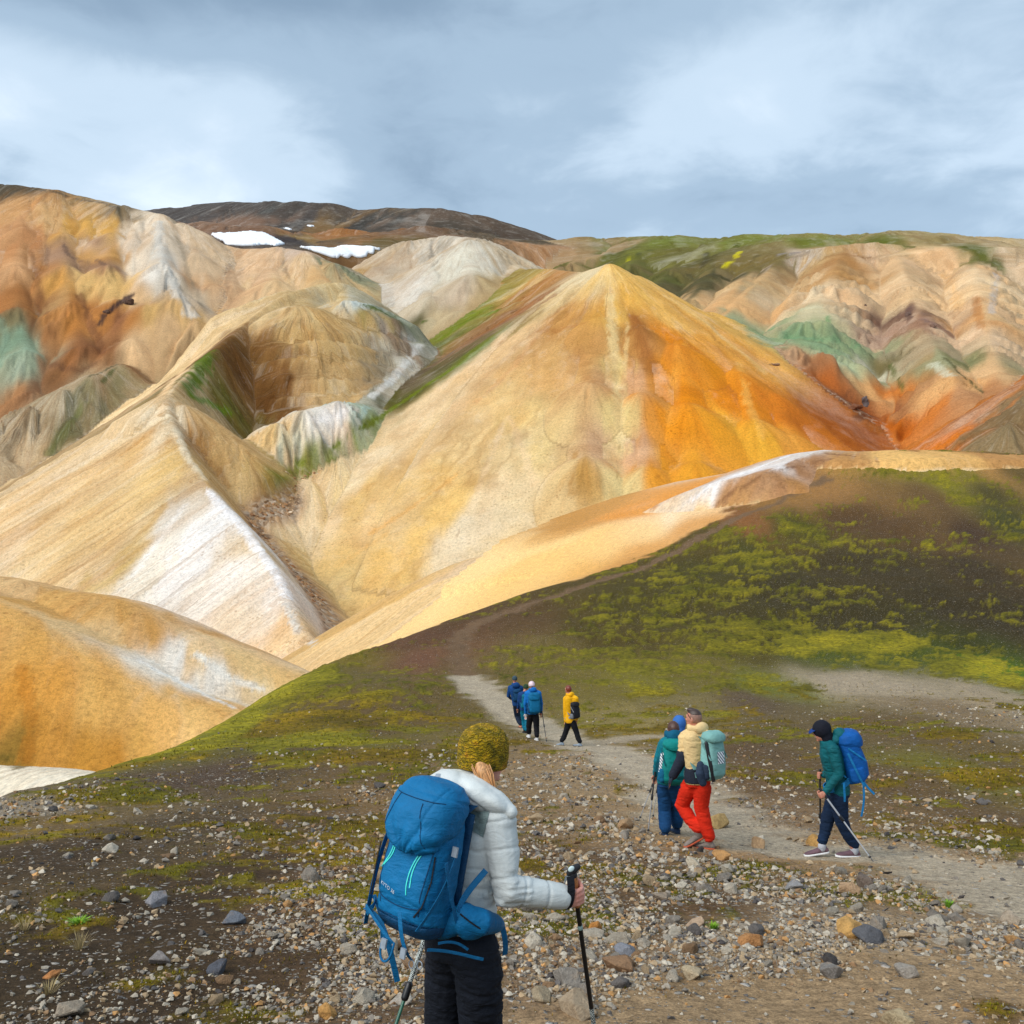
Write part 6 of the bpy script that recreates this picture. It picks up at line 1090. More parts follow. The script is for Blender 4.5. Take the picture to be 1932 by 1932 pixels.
def build_man_red():
    Y0 = ydist(1334, 1598); h = math.radians(-38); s = 1.04; print('man Y', Y0)
    red = cloth('trousers_red', (222, 48, 26), .85, 300, .06, .2, .15); tan = cloth('jacket_tan', (228, 196, 140), .8, 300, .06, .2); navy = cloth('jacket_black', (34, 40, 54), .8, 300, .1, .2)
    jt = dict(pelvis=(1316, 1466, 0), chest=(1316, 1408, .02), neck=(1314, 1373, .03), head=(1309, 1350, .05), shL=(1291, 1388, .10), shR=(1338, 1388, -.10), elL=(1287, 1428, .08), wrL=(1270, 1459, .10), elR=(1350, 1430, .0), wrR=(1330, 1455, .20),
              hipL=(1304, 1474, .06), hipR=(1326, 1474, -.06), knL=(1287, 1515, .16), anL=(1317, 1569, .02), knR=(1323, 1518, .0), anR=(1338, 1586, -.02))
    root, J, pr = figure('man in bright red trousers and a tan and black jacket, striding away', Y0, jt, h, s, dict(skin=SK(), jacket=tan, trousers=red, shoe=cloth('shoe_grey_orange', (128, 116, 108), .8, 300, .3), sole=hard('sole_rust', (186, 84, 50), .8)), head_h=math.radians(-52), voxel=.011, legr=(.105, .086, .076), toes=((-.80, -.10, -.38), (-.85, .4, -.02)), foot=.29)
    dz = A3((0, 0, J['pelvis'][2] - px3(1316, 1466, Y0)[2])); P = lambda x, y, d=0.0: px3(x, y, Y0 + d) + dz
    S = Sh(); S.limb([(J['elL'] * .8 + J['shL'] * .2, .076 * s), (J['elL'], .073 * s), (J['wrL'], .054 * s)], 14); m = S.fused(.011, 2); wrinkle(m, .006, 18); pt('sleeve_panel', m, navy, root)
    S = Sh(); S.limb([(J['shL'] * .35 + J['neck'] * .65 + A3((0, 0, -.02)), .075 * s), (J['shL'] * .55 + J['neck'] * .45 - A3((0, .02, .05)), .080 * s), (J['chest'] * .6 + J['shL'] * .4, .080 * s)], 14); m = S.fused(.011, 2); pt('shoulder_panel', m, navy, root)
    S = Sh(); u = unit(J['neck'] - J['pelvis']); r, f, _ = frame(h, u); S.loft([(J['pelvis'] - u * .03, r * .176 * s, f * .140 * s), (J['pelvis'] + u * .07, r * .176 * s, f * .140 * s), (J['pelvis'] + u * .15, r * .166 * s, f * .132 * s)], 22); m = S.fused(.011, 2); wrinkle(m, .006, 15); pt('jacket_hem', m, navy, root)
    hood_down(J, h, s, tan, root, 1.05); cap_hair(J, math.radians(-52), s, hairm('hair_dark', (62, 44, 36)), root, k=1.0, low=.04); S = Sh(); rr, ff, uu = frame(math.radians(-52)); S.ball(J['head'] + uu * .085 * s + ff * .035 * s, (rr * .045 * s, ff * .055 * s, uu * .030 * s)); pt('hair_tuft', S.fused(.009, 2), hairm('hair_dark', (62, 44, 36)), root)
    stub = cap_hair(J, math.radians(-52), s, hairm('hair_stubble', (150, 112, 96)), root, k=.985, low=-.06, nm='shaved_hair')
    pt('spectacles_arm', ribbon(bez(J['head'] - rr * .070 * s + ff * .055 * s + uu * .065 * s, J['head'] - rr * .083 * s + ff * .03 * s + uu * .03 * s, J['head'] - rr * .084 * s - ff * .01 * s - uu * .008 * s), .008, .004, (0, 0, 1)), hard('spectacles_brown', (60, 34, 28), .3), root)
    gl = Sh(); hand_shapes(gl, J['wrL'], J['elL'], s * 1.12); pt('glove', gl.fused(.008, 1), cloth('glove_dark', (40, 50, 64), .8), root); adopt(root)
    sagec = cloth('pack_sage', (128, 178, 172), .75, 300, .06, .2); b, sp, mb, (W_, H, D) = rucksack('sage green backpack with a white foam pad on the man in red trousers', J, h, s, sagec, (.30, .54, .22), (.92, .22), .13, cloth('pack_navy', (40, 54, 74), .8), cloth('strap_sage', (104, 150, 148), .8), lean=.03, base=.03)
    tri = Sh(); tri.limb([(sp(-.15, .47, .13), .022), (sp(-.13, .2, .19), .026), (sp(-.10, .03, .20), .018)], 10); tp = pt('folded_tripod', tri.plain(), hard('tripod_black', (24, 24, 28), .5), b)
    for k in range(3): pt('tripod_leg', tubepath([sp(-.165 + .018 * k, .46, .145), sp(-.125 + .018 * k, .02, .215)], .010), hard('tripod_black', (24, 24, 28), .5), b)
    pt('rolled_pouch', Sh().limb([(sp(-.17, .20, .06), .045), (sp(-.20, .10, .08), .060), (sp(-.17, -.01, .10), .050)], 14).fused(.011, 2), cloth('pack_navy', (40, 54, 74), .8), b)
    adopt(b); bpy.context.view_layer.update(); c4 = [sp(-.02, .34, .0), 0]; bv = BVHTree.FromObject(mb, bpy.context.evaluated_depsgraph_get()); rows = []
    r_, f_, v_ = frame(h, unit(unit(J['neck'] - J['pelvis']) + A3((.03, 0, .1))))
    for i in range(6):
        row = []
        for j in range(6):
            a = -.045 + .125 * j / 5; q = .22 + .14 * i / 5; hit = bv.ray_cast(Vector(sp(a, q, .7)), Vector(f_)); row.append(A3(hit[0]) - f_ * .006 if hit[0] is not None else sp(a, q, .2))
        rows.append(row)
    o = pt('foam_pad', npmesh('foam_pad', np.array(rows).reshape(-1, 3), [(i * 6 + j, i * 6 + j + 1, (i + 1) * 6 + j + 1, (i + 1) * 6 + j) for i in range(5) for j in range(5)]), chequer(), b); adopt(b)
def build_teal():
    Y0 = ydist(1257, 1577); h = math.radians(-12); s = .95; print('teal Y', Y0)
    blue = cloth('trousers_blue', (16, 66, 112), .85, 300, .1, .2); jk = cloth('jacket_teal', (0, 116, 130), .75, 300, .08, .2)
    jt = dict(pelvis=(1262, 1470, 0), chest=(1266, 1410, .02), neck=(1268, 1388, .03), head=(1270, 1372, .06), shL=(1250, 1402, .08), shR=(1284, 1402, .02), elL=(1241, 1432, .10), wrL=(1237, 1458, .20), elR=(1292, 1434, .10), wrR=(1284, 1462, .22),
              hipL=(1253, 1478, .03), hipR=(1271, 1478, -.01), knL=(1254, 1524, .10), anL=(1255, 1568, .0), knR=(1276, 1520, .2), anR=(1277, 1560, .26))
    root, J, pr = figure('person in blue trousers with a teal backpack, left of the man in red trousers', Y0, jt, h, s, dict(skin=SK(), jacket=jk, trousers=blue, shoe=cloth('shoe_navy', (30, 52, 80)), **SPK), voxel=.011, legr=(.100, .088, .088))
    cap_hair(J, h, s, hairm('hair_brown', (78, 46, 34)), root, k=1.08, low=-.07); hood_down(J, h, s, cloth('hood_petrol', (0, 88, 118), .8, 300, .1, .2), root, 1.35); adopt(root)
    tl = cloth('pack_teal', (0, 128, 124), .75, 300, .08, .2); b, sp, mb, _ = rucksack('teal green backpack with a white triangle mark, worn beside the red trousers', J, h, s, tl, (.40, .53, .24), (.95, .26), .10, cloth('pocket_blue', (0, 96, 132), .8, 300, .1, .2), cloth('strap_petrol', (0, 78, 92), .8), seed=2, base=-.0, lean=.02)
    r, f, v = frame(h, unit(unit(J['neck'] - J['pelvis']) + A3((.02, 0, .1)))); pk = Sh().loft([(sp(.03, .06, .19), r * .10, f * .03), (sp(.03, .14, .225), r * .115, f * .045), (sp(.03, .27, .21), r * .095, f * .04), (sp(.03, .33, .19), r * .05, f * .02)], 20, 2.4).fused(.011, 2); wrinkle(pk, .006, 14); pt('front_pocket', pk, cloth('pocket_teal', (0, 104, 112), .75, 300, .1, .2), b)
    S = Sh(); pad = Sh().limb([(sp(-.205, .16, .10), .030), (sp(-.195, .38, .10), .032)], 12).plain(); pt('rolled_foam_pad', pad, chequer(), b)
    cc = sp(.02, .44, .24); tv = np.array([cc - r * .03, cc + r * .03, cc + v * .035 + r * .002, cc - r * .03 - f * .004, cc + r * .03 - f * .004, cc + v * .035 - f * .004]); pt('triangle_mark', npmesh('triangle_mark', tv, [(0, 1, 2), (3, 5, 4)], False), hard('print_white', (214, 226, 236), .6), b); adopt(b)
    dz = A3((0, 0, J['pelvis'][2] - px3(1262, 1470, Y0)[2])); t = px3(1236, 1452, Y0 + .05) + dz; e = px3(1222, 1573, Y0 - .1) + dz; e[2] = ground_at(e[0], e[1]); pole(t, e, 'slim dark trekking pole left of the person in blue trousers', (30, 30, 34), (150, 150, 152), r=.010, mid=.42)
def build_bluehood():
    Y0 = ydist(1283, 1545); h = math.radians(-8); s = .97; print('hood Y', Y0)
    jk = cloth('jacket_cornflower', (52, 106, 178), .75, 300, .08, .2)
    jt = dict(pelvis=(1282, 1450, 0), chest=(1282, 1398, .02), neck=(1281, 1374, .03), head=(1281, 1360, .05), shL=(1266, 1386, .06), shR=(1297, 1386, .0), elL=(1262, 1418, .10), wrL=(1264, 1446, .24), elR=(1300, 1418, .10), wrR=(1298, 1446, .22),
              hipL=(1276, 1456, .02), hipR=(1288, 1456, .0), knL=(1277, 1497, .08), anL=(1278, 1536, .0), knR=(1289, 1495, .2), anR=(1289, 1533, .2))
    root, J, pr = figure('person with a cornflower blue hood up, half hidden behind the man in red trousers', Y0, jt, h, s, dict(skin=SK(), jacket=jk, trousers=cloth('trousers_dark', (28, 36, 48)), shoe=cloth('shoe_black', (28, 28, 30)), **SPK), voxel=.013)
    hood_up(J, h, s, jk, root, .012, k=1.04); adopt(root)
    b, sp, mb, _ = rucksack('light turquoise backpack of the hooded person, mostly hidden by others', J, h, s, cloth('pack_turquoise', (80, 196, 214), .75, 300, .08, .2), (.27, .44, .18), (.9, .26), .11, seed=3)
    adopt(b)
    for i, (t, e) in enumerate((((1236, 1478), (1205, 1530)), ((1243, 1480), (1231, 1526)))):
        a = px3(t[0], t[1] - 10, Y0 - .2 + .3 * i); q = px3(e[0], e[1], Y0 - .25 + .3 * i); q[2] = ground_at(q[0], q[1]); 
        pole(a, q, ['thin grey trekking pole slanting out left of the teal backpack', 'thin grey trekking pole standing close behind the dark slim pole'][i], (120, 120, 124), (170, 170, 172), r=.008, mid=.3)
def build_navycap():
    Y0 = ydist(1585, 1611); h = math.radians(-84); s = 1.0; print('cap Y', Y0)
    jk = cloth('jacket_deep_teal', (0, 92, 100), .7, 300, .08, .2); navy = cloth('trousers_navy', (16, 38, 66), .85, 300, .1, .2); dark = cloth('hat_black_navy', (22, 24, 36), .85, 300, .1, .2)
    tp0 = px3(1545, 1448, Y0 + .16); 
    jt = dict(pelvis=(1582, 1484, 0), chest=(1572, 1424, .0), neck=(1561, 1393, .0), head=(1550, 1371, .0), shL=(1566, 1406, .16), shR=(1572, 1408, -.17), elL=(1568, 1446, .22), wrL=(1554, 1456, .18), elR=(1583, 1455, -.22), wrR=(1557, 1488, -.18),
              hipL=(1578, 1492, .08), hipR=(1582, 1492, -.08), knL=(1561, 1540, .08), anL=(1551, 1592, .06), knR=(1588, 1543, -.06), anR=(1612, 1598, -.04))
    gA = fist(px3(1549, 1493, Y0 - .18), px3(1560, 1515, Y0 - .2) - px3(1546, 1484, Y0 - .18), -1); gB = fist(px3(1547, 1457, Y0 + .18), (0, 0, -1), 1)
    root, J, pr = figure('person in a black cap and deep teal jacket looking down, walking left with two poles', Y0, jt, h, s, dict(skin=SK(), jacket=jk, trousers=navy, shoe=cloth('shoe_maroon_blue', (110, 84, 92), .8, 300, .35), sole=hard('sole_white', (226, 226, 226), .7)), tilt=(-.28, 0, 1), voxel=.010, legr=(.100, .080, .062), hands=(gB, gA), toes=((-1, .05, -.16), (-1, -.05, .04)), foot=.30)
    tl = (-.28, 0, 1); hood_up(J, h, s, dark, root, .011, tl, 'balaclava', .98); r, f, u = frame(h, tl); S = Sh(); c = J['head']; S.loft([(c + f * .085 + u * .030, r * .07, u * .008), (c + f * .12 + u * .020, r * .062, u * .007), (c + f * .155 + u * .002, r * .040, u * .006)], 18); pt('cap_brim', S.plain(), cloth('brim_blue', (20, 60, 130), .8), root); S = Sh(); S.ball(c + u * .012 - f * .005, (r * .098, f * .112, u * .112)); pt('cap', S.fused(.011, 2), dark, root)
    S = Sh(); uu = unit(J['neck'] - J['pelvis']); bk = J['neck'] - f * .12; S.ball(bk + A3((.035, 0, .055)), (A3((.085, 0, -.03)), A3((0, .10, 0)), A3((.015, 0, .085)))); S.ball(bk + A3((-.02, 0, .0)), (A3((.07, 0, 0)), A3((0, .10, 0)), A3((0, 0, .07)))); m = S.fused(.011, 2); wrinkle(m, .010, 14); pt('hood', m, jk, root)
    for k, an in (('L', J['anL']), ('R', J['anR'])): S = Sh().limb([(an - A3((0, 0, .015)), .050), (an + A3((0, 0, .02)), .050)], 14).plain(); pt('sock', S, cloth('sock_grey', (176, 178, 186), .9), root)
    adopt(root)
    bl = cloth('pack_royal', (0, 84, 160), .7, 300, .08, .2); lb = cloth('strap_sky', (24, 122, 182), .8); b, sp, mb, (W_, H, D) = rucksack('bright blue backpack with sky blue straps on the person in the black cap', J, h, s, bl, (.32, .53, .27), (.95, .36), .115, bl, lb, seed=4, lean=-.02, base=.07)
    dz = A3((0, 0, J['pelvis'][2] - px3(1582, 1484, Y0)[2])); P = lambda x, y, d=0.0: px3(x, y, Y0 + d) + dz
    for pts in (((1628, 1470, -.2), (1632, 1490, -.2), (1630, 1515, -.2), (1625, 1534, -.2)), ((1626, 1462, -.2), (1634, 1478, -.2), (1644, 1486, -.2), (1650, 1492, -.2)), ((1592, 1470, -.24), (1593, 1482, -.25), (1594, 1495, -.25), (1594, 1506, -.24)), ((1600, 1415, -.24), (1612, 1440, -.26), (1622, 1462, -.24), (1632, 1478, -.22))):
        pt('loose_strap', ribbon(bez(*[P(*q) for q in pts]), .026, .004, (1, 0, .2)), lb, b)
    adopt(b)
    t = P(1547, 1482, -.175); e = P(1648, 1634, -.45); e[2] = ground_at(e[0], e[1]); pole(t, e, 'silver trekking pole trailing behind the person in the black cap', (170, 174, 180), (196, 198, 202), r=.011, mid=.42)
    t = P(1547, 1447, .18); e = P(1548, 1584, .25); e[2] = ground_at(e[0], e[1]); pole(t, e, 'upright black and silver pole in the far hand of the black-capped person', (30, 30, 34), (190, 192, 196), r=.011, mid=.55)
def build_far():
    vox = .018
    # navy jacket
    Y0 = ydist(981, 1374); h = math.radians(-14); s = 1.03; print('far navy', Y0); nv = cloth('jacket_navy', (14, 66, 124), .8, 120, .1, .2)
    jt = dict(pelvis=(976, 1328, 0), chest=(972, 1304, .02), neck=(972, 1293, .03), head=(971, 1281, .06), shL=(962, 1297, .08), shR=(983, 1297, -.02), elL=(959, 1313, .10), wrL=(964, 1318, .34), elR=(987, 1312, .06), wrR=(985, 1320, .3), hipL=(973, 1331, .04), hipR=(979, 1331, -.02), knL=(975, 1350, .2), anL=(982, 1369, .0), knR=(982, 1350, .2), anR=(985, 1367, .3))
    root, J, pr = figure('farthest walker in a navy jacket, leading the group of three', Y0, jt, h, s, dict(skin=SK(), jacket=nv, trousers=cloth('trousers_midnight', (24, 40, 62)), shoe=cloth('shoe_tan', (196, 128, 96)), **SPK), voxel=vox); beanie(J, h, s, cloth('hat_slate', (62, 82, 92)), root, vox=.014); hood_down(J, h, s, nv, root, 1.4, vox=.016); adopt(root)
    b, *_ = rucksack('dark blue backpack on the farthest walker', J, h, s, cloth('pack_petrol', (10, 62, 100), .8, 120, .1, .2), (.30, .36, .18), (.9, .3), .12, vox=.018, base=.12); adopt(b)
    # half hidden one
    Y0 = ydist(992, 1383) ; s = .96; h = math.radians(-14); print('far mid', Y0)
    jt = dict(pelvis=(990, 1336, 0), chest=(989, 1314, .02), neck=(990, 1304, .03), head=(992, 1295, .06), shL=(981, 1308, .06), shR=(998, 1308, -.02), elL=(979, 1322, .06), wrL=(977, 1335, .12), elR=(1001, 1322, .06), wrR=(1001, 1334, .2), hipL=(987, 1339, .04), hipR=(993, 1339, -.02), knL=(988, 1358, .14), anL=(990, 1377, .1), knR=(994, 1358, .0), anR=(993, 1378, -.1))
    root, J, pr = figure('walker in teal trousers half hidden behind the pink-hatted one', Y0, jt, h, s, dict(skin=SK(), jacket=cloth('jacket_navy_mid', (12, 58, 112), .8, 120, .1, .2), trousers=cloth('trousers_teal', (0, 112, 140), .8, 120), shoe=cloth('shoe_black', (28, 28, 30)), **SPK), voxel=vox); beanie(J, h, s, cloth('hat_green', (46, 70, 44)), root, vox=.014); adopt(root)
    b, *_ = rucksack('teal backpack of the half hidden walker', J, h, s, cloth('pack_teal_far', (0, 110, 134), .8, 120, .1, .2), (.28, .40, .16), (.9, .3), .10, vox=.018, base=.05); adopt(b)
    # pink hat
    Y0 = ydist(1010, 1397); s = .98; h = math.radians(-10); print('pink', Y0); bj = cloth('jacket_azure', (6, 108, 186), .75, 120, .08, .2)
    jt = dict(pelvis=(1006, 1344, 0), chest=(1006, 1316, .02), neck=(1005, 1302, .03), head=(1003, 1292, .05), shL=(994, 1308, .08), shR=(1017, 1308, .0), elL=(991, 1328, .06), wrL=(992, 1346, .10), elR=(1021, 1328, .06), wrR=(1021, 1344, .10), hipL=(1001, 1348, .03), hipR=(1011, 1348, -.01), knL=(998, 1368, .12), anL=(998, 1386, .2), knR=(1012, 1370, .02), anR=(1013, 1392, -.05))
    root, J, pr = figure('walker in a pale pink hat, azure jacket and white shoes', Y0, jt, h, s, dict(skin=SK(), jacket=bj, trousers=cloth('trousers_jet', (18, 20, 26)), shoe=cloth('shoe_white', (226, 224, 222)), sole=hard('sole_white', (226, 226, 226), .7)), voxel=.016, legr=(.098, .082, .076)); beanie(J, h, s, cloth('hat_pink', (232, 206, 214)), root, vox=.012, k=1.04); hood_down(J, h, s, bj, root, 1.1, vox=.016)
    S = Sh(); hand_shapes(S, J['wrL'], J['elL'], s * 1.15); pt('glove', S.fused(.011, 1), cloth('glove_pale', (206, 204, 204)), root); adopt(root)
    b, sp, mb, _ = rucksack('petrol blue backpack on the walker in the pale pink hat', J, h, s, cloth('pack_lagoon', (0, 104, 150), .75, 120, .1, .2), (.34, .50, .20), (.95, .4), .12, cloth('pack_petrol', (10, 62, 100), .8, 120, .1, .2), vox=.016, base=.0); adopt(b)
    dz = A3((0, 0, J['pelvis'][2] - px3(1006, 1344, Y0)[2])); t = px3(1022, 1338, Y0 + .1) + dz; e = px3(1026, 1362, Y0 - .2) + dz; e = t + unit(e - t) * 1.0; e[2] = ground_at(e[0], e[1]); pole(t, e, 'short dark trekking pole right of the pink-hatted walker', (26, 26, 30), (40, 40, 44), r=.012)
    # yellow jacket
    Y0 = ydist(1078, 1403); s = .99; h = math.radians(-40); print('yellow', Y0); ye = cloth('jacket_yellow', (236, 174, 10), .75, 120, .06, .2)
    jt = dict(pelvis=(1077, 1356, 0), chest=(1077, 1325, .02), neck=(1075, 1308, .02), head=(1072, 1297, .04), shL=(1067, 1315, .12), shR=(1087, 1315, -.08), elL=(1066, 1338, .10), wrL=(1067, 1359, .12), elR=(1090, 1336, -.02), wrR=(1088, 1354, .10), hipL=(1073, 1360, .07), hipR=(1081, 1360, -.06), knL=(1067, 1379, .12), anL=(1060, 1398, .10), knR=(1088, 1379, -.06), anR=(1094, 1400, -.12))
    root, J, pr = figure('walker in a bright yellow jacket and black trousers, alone right of the group', Y0, jt, h, s, dict(skin=SK(), jacket=ye, trousers=cloth('trousers_jet', (18, 20, 26)), shoe=cloth('shoe_pale_blue', (150, 164, 178)), **SPK), voxel=.015, legr=(.090, .074, .070), toes=((-.9, .4, -.1), (-.9, .4, .0))); cap_hair(J, h, s, hairm('hair_auburn', (120, 44, 24)), root, k=1.08, low=-.06, vox=.012); hood_down(J, h, s, ye, root, 1.0, vox=.015); adopt(root)
    b, sp, mb, (W_, H, D) = rucksack('small black and grey backpack on the walker in yellow', J, h, s, cloth('pack_black', (30, 32, 38), .75, 120, .1, .2), (.26, .42, .17), (.9, .26), .11, cloth('pack_grey', (120, 124, 130), .8, 120, .1, .2), cloth('strap_grey_far', (150, 152, 156)), vox=.015, base=.07); adopt(b)
build_man_red(); build_teal(); build_bluehood(); build_navycap(); build_far()
# ------------------------------------------------------------------ snow, moss cushions and grass
def smooth_pts(V, Q, it=5):
    for _ in range(it):
        A = np.zeros_like(V); n = np.zeros(len(V))
        for a, b in ((0, 1), (1, 2), (2, 3), (3, 0)):
            np.add.at(A, Q[:, a], V[Q[:, b]]); np.add.at(A, Q[:, b], V[Q[:, a]]); np.add.at(n, Q[:, a], 1); np.add.at(n, Q[:, b], 1)
        V = V * .4 + .6 * A / n[:, None]
    return V
def rock_outcrop(x, y, w_px, h_px, col, lab, n=9, seed=0, tall=1.0):
    P, g, ok = cast([(x, y)], 200, 600, 500, True); P = P[0]; m = P[1] / F; r = np.random.RandomState(seed); S = bmesh.new()
    for k in range(n):
        me = hull_rock(700 + seed * 20 + k, 14, .9); t = bmesh.new(); t.from_mesh(me); s = r.uniform(.35, .75) * h_px * m; c = (P[0] + r.uniform(-.5, .5) * w_px * m, P[1] - r.uniform(0, .5) * w_px * m * .5, P[2] + r.uniform(-.35, .45) * h_px * m * tall)
        bmesh.ops.scale(t, vec=(s, s, s * tall), verts=t.verts); bmesh.ops.translate(t, vec=c, verts=t.verts); q = bpy.data.meshes.new('q'); t.to_mesh(q); t.free(); S.from_mesh(q)
    sh = Sh(); sh.bm.free(); sh.bm = S; me = sh.fused(max(.25, h_px * m * .06), 1); wrinkle(me, h_px * m * .05, 3.5 / (h_px * m)); o = link('rock_outcrop', me, STONE_MAT); o.color = (*[float(v) for v in alb(col)], 1); tag(o, lab, 'rock', 'rock outcrops on the hills')
def build_scree():
    r = np.random.RandomState(8); n = 5200; y = r.uniform(890, 1235, n); p = np.stack([r.uniform(440, 690, n), y], 1)
    P, g, ok = cast(p, 120, 280, 170, True); gp = field(P[:, 0], P[:, 1], False)[4]; lim = np.interp(P[:, 1], [150, 185, 240], [3.0, 2.2, 1.5]); good = ok & np.isin(g, [G['pale_ridge_hill'], G['orange_hill'], G['streaked_knob'], G['yellow_spur'], G['ochre_hill']]) & (gp < lim * r.uniform(.2, 1.2, n)); P = P[good]; n = len(P); s = r.uniform(.14, .36, n) + .6 * r.uniform(0, 1, n) ** 6; small = [mesh_np(hull_rock(800 + i, 9, .75)) for i in range(8)]; cols = np.array([alb(c) for c in ((214, 178, 138), (192, 146, 104), (226, 202, 172), (158, 112, 74), (180, 134, 94))])[r.randint(0, 5, n)] * r.uniform(.75, 1.15, (n, 1)); VV, TT, CC, off = [], [], [], 0; which = r.randint(0, 8, n)
    for q, (v, tt) in enumerate(small):
        m = np.where(which == q)[0]; VV.append((P[m, None, :] + v[None] * s[m, None, None]).reshape(-1, 3)); TT.append((tt[None] + (np.arange(len(m)) * len(v))[:, None, None]).reshape(-1, 3) + off); CC.append(np.repeat(cols[m], len(v), 0)); off += len(m) * len(v)
    me = npmesh('scree', np.concatenate(VV), np.concatenate(TT), False); set_col(me, 'Col', np.concatenate(CC)); tag(link('scree', me, mat_stone('gravel')), 'tan rubble filling the stream gully between the pale ridge and orange hill', 'scree', kind='stuff')
def build_outcrops():
    rock_outcrop(236, 572, 24, 12, (96, 72, 60), 'dark brown rock outcrop in the gully of the left mountain', 12, 1); rock_outcrop(204, 592, 14, 9, (98, 72, 58), 'smaller dark outcrop just below the large one on the left mountain', 7, 2)
    rock_outcrop(1632, 762, 7, 14, (104, 92, 90), 'grey rock pinnacle standing up on the rust-coloured slope', 5, 3, 1.5); rock_outcrop(1612, 770, 22, 10, (128, 82, 56), 'dark red-brown crags left of the grey pinnacle', 9, 4); rock_outcrop(1714, 595, 9, 11, (112, 88, 78), 'brown-grey knob on the pale cliff below the plateau', 5, 5); rock_outcrop(1760, 618, 20, 9, (146, 116, 100), 'reddish crag right of the brown-grey knob on the cliff', 8, 6); rock_outcrop(1632, 579, 5, 5, (88, 66, 56), 'lone dark boulder high on the pale cliff', 3, 7); rock_outcrop(1460, 690, 16, 6, (150, 120, 96), 'pale broken crags along the right crest of the orange hill', 8, 8)
def build_snow():
    t = NT('old_snow'); n = t.noise(t.coord(), .5, 5, .6); m = t.fin(t.ramp(n, [(.3, (.74, .76, .80)), (.7, (.88, .89, .91))]), .7, t.bump(n, .3, .4), .3)
    polys = [([(392, 441), (440, 440), (470, 437), (500, 440), (512, 446), (540, 462), (520, 466), (498, 463), (470, 470), (448, 473), (425, 462)], 'long snow patch below the dark mountain, left one'), ([(552, 464), (580, 468), (625, 470), (650, 467), (690, 470), (735, 471), (715, 485), (680, 491), (640, 492), (612, 488), (580, 474)], 'snow patch in front of the round brown mounds'),
             ([(524, 433), (540, 430), (556, 434), (540, 438)], 'small snow scrap on the dark rocks above the long patch'), ([(575, 427), (590, 426), (600, 430), (585, 432)], 'tiny snow scrap beside the brown mounds')]
    for poly, lab in polys:
        P = np.array(poly, float); x0, y0 = P.min(0); x1, y1 = P.max(0); nx = int((x1 - x0) / 1.6) + 3; ny = int((y1 - y0) / 1.2) + 3
        gx, gy = np.meshgrid(np.linspace(x0 - 1, x1 + 1, nx), np.linspace(y0 - 1, y1 + 1, ny), indexing='ij'); q = np.stack([gx.ravel(), gy.ravel()], 1)
        wob = (fbm(q[:, 0] / 9, q[:, 1] / 5, 3) - .5) * 7; ins = np.zeros(len(q), bool); j = len(P) - 1; qx = q[:, 0] + wob; qy = q[:, 1] + wob * .35
        for i in range(len(P)):
            c = ((P[i, 1] > qy) != (P[j, 1] > qy)) & (qx < (P[j, 0] - P[i, 0]) * (qy - P[i, 1]) / (P[j, 1] - P[i, 1] + 1e-9) + P[i, 0]); ins ^= c; j = i
        W3, g, ok = cast(q, 470, 1300, 160, True); idx = np.arange(len(q)).reshape(nx, ny); Q = np.stack([idx[:-1, :-1], idx[1:, :-1], idx[1:, 1:], idx[:-1, 1:]], -1).reshape(-1, 4)
        ym = np.median(W3[ins, 1]); good = ok & (np.abs(W3[:, 1] - ym) < 140); Q = Q[(ins & good)[Q].all(1)]
        yy = W3[Q, 1]; Q = Q[(yy.max(1) - yy.min(1)) < 40]
        if len(Q) == 0: print('no snow', lab); continue
        lab_ = np.arange(len(W3))
        for _ in range(200):
            mn = lab_[Q].min(1); new = lab_.copy(); np.minimum.at(new, Q.ravel(), np.repeat(mn, 4))
            if (new == lab_).all(): break
            lab_ = new
        l, cnt = np.unique(lab_[Q[:, 0]], return_counts=True); Q = Q[lab_[Q[:, 0]] == l[cnt.argmax()]]
        used, inv = np.unique(Q, return_inverse=True); V = W3[used]; V = smooth_pts(V, inv.reshape(-1, 4)); ec = {}; [ec.__setitem__(tuple(sorted((a, b))), ec.get(tuple(sorted((a, b))), 0) + 1) for f4 in inv.reshape(-1, 4) for a, b in zip(f4, np.roll(f4, -1))]; bd = np.zeros(len(V), bool); bd[[v for e_, n_ in ec.items() if n_ == 1 for v in e_]] = True; V[:, 2] += np.where(bd, -.5, .45); me = npmesh('snow_patch', V, inv.reshape(-1, 4)); o = link('snow_patch', me, m); sl = o.modifiers.new('thick', 'SOLIDIFY'); sl.thickness = .8; sl.offset = -1; tag(o, lab, 'snow', 'snow patches below the far mountain')
def tuft_mesh(n, h, spread, seed, wid=.004):
    r = np.random.RandomState(seed); V = []; T = []
    for k in range(n):
        a = r.uniform(0, 6.28); b = spread * r.uniform(.1, 1); L = h * r.uniform(.5, 1.1); x, y = b * .25 * math.cos(a), b * .25 * math.sin(a); tx, ty = x + b * math.cos(a), y + b * math.sin(a); s = wid * r.uniform(.6, 1.2); px_, py_ = -math.sin(a) * s, math.cos(a) * s; i = len(V)
        V += [(x - px_, y - py_, -.01), (x + px_, y + py_, -.01), ((x + tx) / 2 + px_ * .7, (y + ty) / 2 + py_ * .7, L * .65), ((x + tx) / 2 - px_ * .7, (y + ty) / 2 - py_ * .7, L * .65), (tx, ty, L)]; T += [(i, i + 1, i + 2), (i, i + 2, i + 3), (i + 3, i + 2, i + 4)]
    return np.array(V), np.array(T)
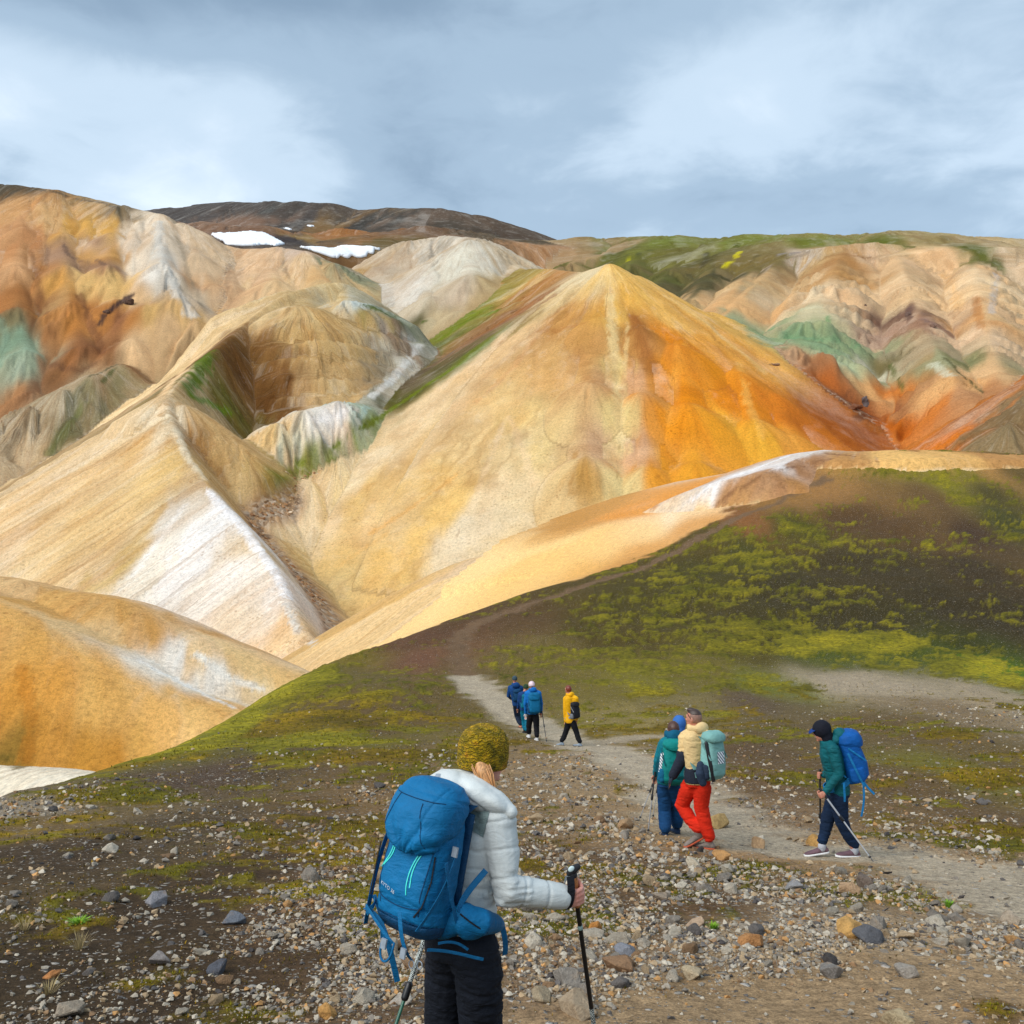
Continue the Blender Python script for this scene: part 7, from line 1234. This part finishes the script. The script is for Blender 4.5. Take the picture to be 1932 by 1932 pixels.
def build_plants():
    r = np.random.RandomState(21)
    dry = hard('dry_grass', (170, 150, 104), .9); gm = hard('fresh_green', (124, 168, 36), .9)
    for (x, y, h, sp, m, lab) in ((46, 1750, .10, .10, dry, 'pale dry grass tuft at the left edge of the dark slope'), (150, 1790, .12, .11, dry, 'straw-coloured grass tuft low on the dark slope at left'), (90, 1880, .08, .10, dry, 'dry grass tuft near the bottom left corner stones'), (148, 1746, .035, .10, gm, 'vivid green cushion plant on the dark slope at left'), (1790, 1718, .06, .05, gm, 'small green plant among the stones near the right edge'), (1345, 1758, .05, .05, gm, 'small green plant between the stones right of centre')):
        P = cast_moor([(x, y)])[0]; V, T = tuft_mesh(60 if m is dry else 90, h, sp, int(x), .0022 if m is dry else .006); z = ground_at(P[0], P[1]); root = thing('grass_tuft' if m is dry else 'cushion_plant', (P[0], P[1], z), lab, 'plant', 'small plants on the slope'); o = pt('blades', npmesh('blades', V, T, False), m, root)
    # moss and low turf: nobody could count it
    small = [mesh_np(hull_rock(500 + i, 9, .55)) for i in range(6)]; blades = [tuft_mesh(5, 1.0, .8, 900 + i, .10) for i in range(6)]
    n = 90000; px_ = r.uniform(-40, 1972, n); py_ = 1290 + 640 * r.uniform(0, 1, n) ** .9; P = cast_fast(px_, py_); z, ms, gv, pw = moor_look(P[:, 0], P[:, 1], 'z', 'moss', 'gravel', 'pw'); dryn = fbm(P[:, 0] / 1.3, P[:, 1] / 1.3, 3)
    keep = r.uniform(0, 1, n) < np.clip(ms * .55 + .10 * sstep(.45, .6, dryn), 0, 1) * (1 - pw); P, z, ms, dryn = P[keep], z[keep], ms[keep], dryn[keep]; n = len(P); which = r.randint(0, 6, n); ang = r.uniform(0, 6.28, n); s = np.clip((3.0 + 5 * r.uniform(0, 1, n) ** 2) / F * P[:, 1], .006, .07)
    pal = np.array([alb(c) for c in ((150, 140, 24), (120, 112, 22), (96, 88, 22), (166, 132, 40), (84, 70, 34), (132, 108, 52))]); ci = np.where(ms > .4, r.choice(4, n, p=[.3, .35, .25, .1]), r.choice([2, 3, 4, 5], n)); C = pal[ci] * r.uniform(.7, 1.2, (n, 1)); VV, TT, CC, off = [], [], [], 0
    for k in range(6):
        v, t = blades[k]; m = np.where(which == k)[0]; ca, sa = np.cos(ang[m]), np.sin(ang[m]); sx = s[m, None]; x = v[None, :, 0] * ca[:, None] - v[None, :, 1] * sa[:, None]; y = v[None, :, 0] * sa[:, None] + v[None, :, 1] * ca[:, None]
        Vk = np.stack([P[m, 0, None] + x * sx, P[m, 1, None] + y * sx, z[m, None] + v[None, :, 2] * sx * .9], -1).reshape(-1, 3); TT.append((t[None] + (np.arange(len(m)) * len(v))[:, None, None]).reshape(-1, 3) + off); VV.append(Vk); CC.append(np.repeat(C[m], len(v), 0)); off += len(Vk)
    me = npmesh('moss', np.concatenate(VV), np.concatenate(TT), False); set_col(me, 'Col', np.concatenate(CC)); t = NT('moss_blades'); mt = t.fin(t.attr('Col'), .95, None, .1); print('moss', n, sum(map(len, TT))); tag(link('moss', me, mt), 'low olive and yellow moss growing over the moorland slope', 'moss', kind='stuff')
build_snow(); build_outcrops(); build_scree(); build_plants()
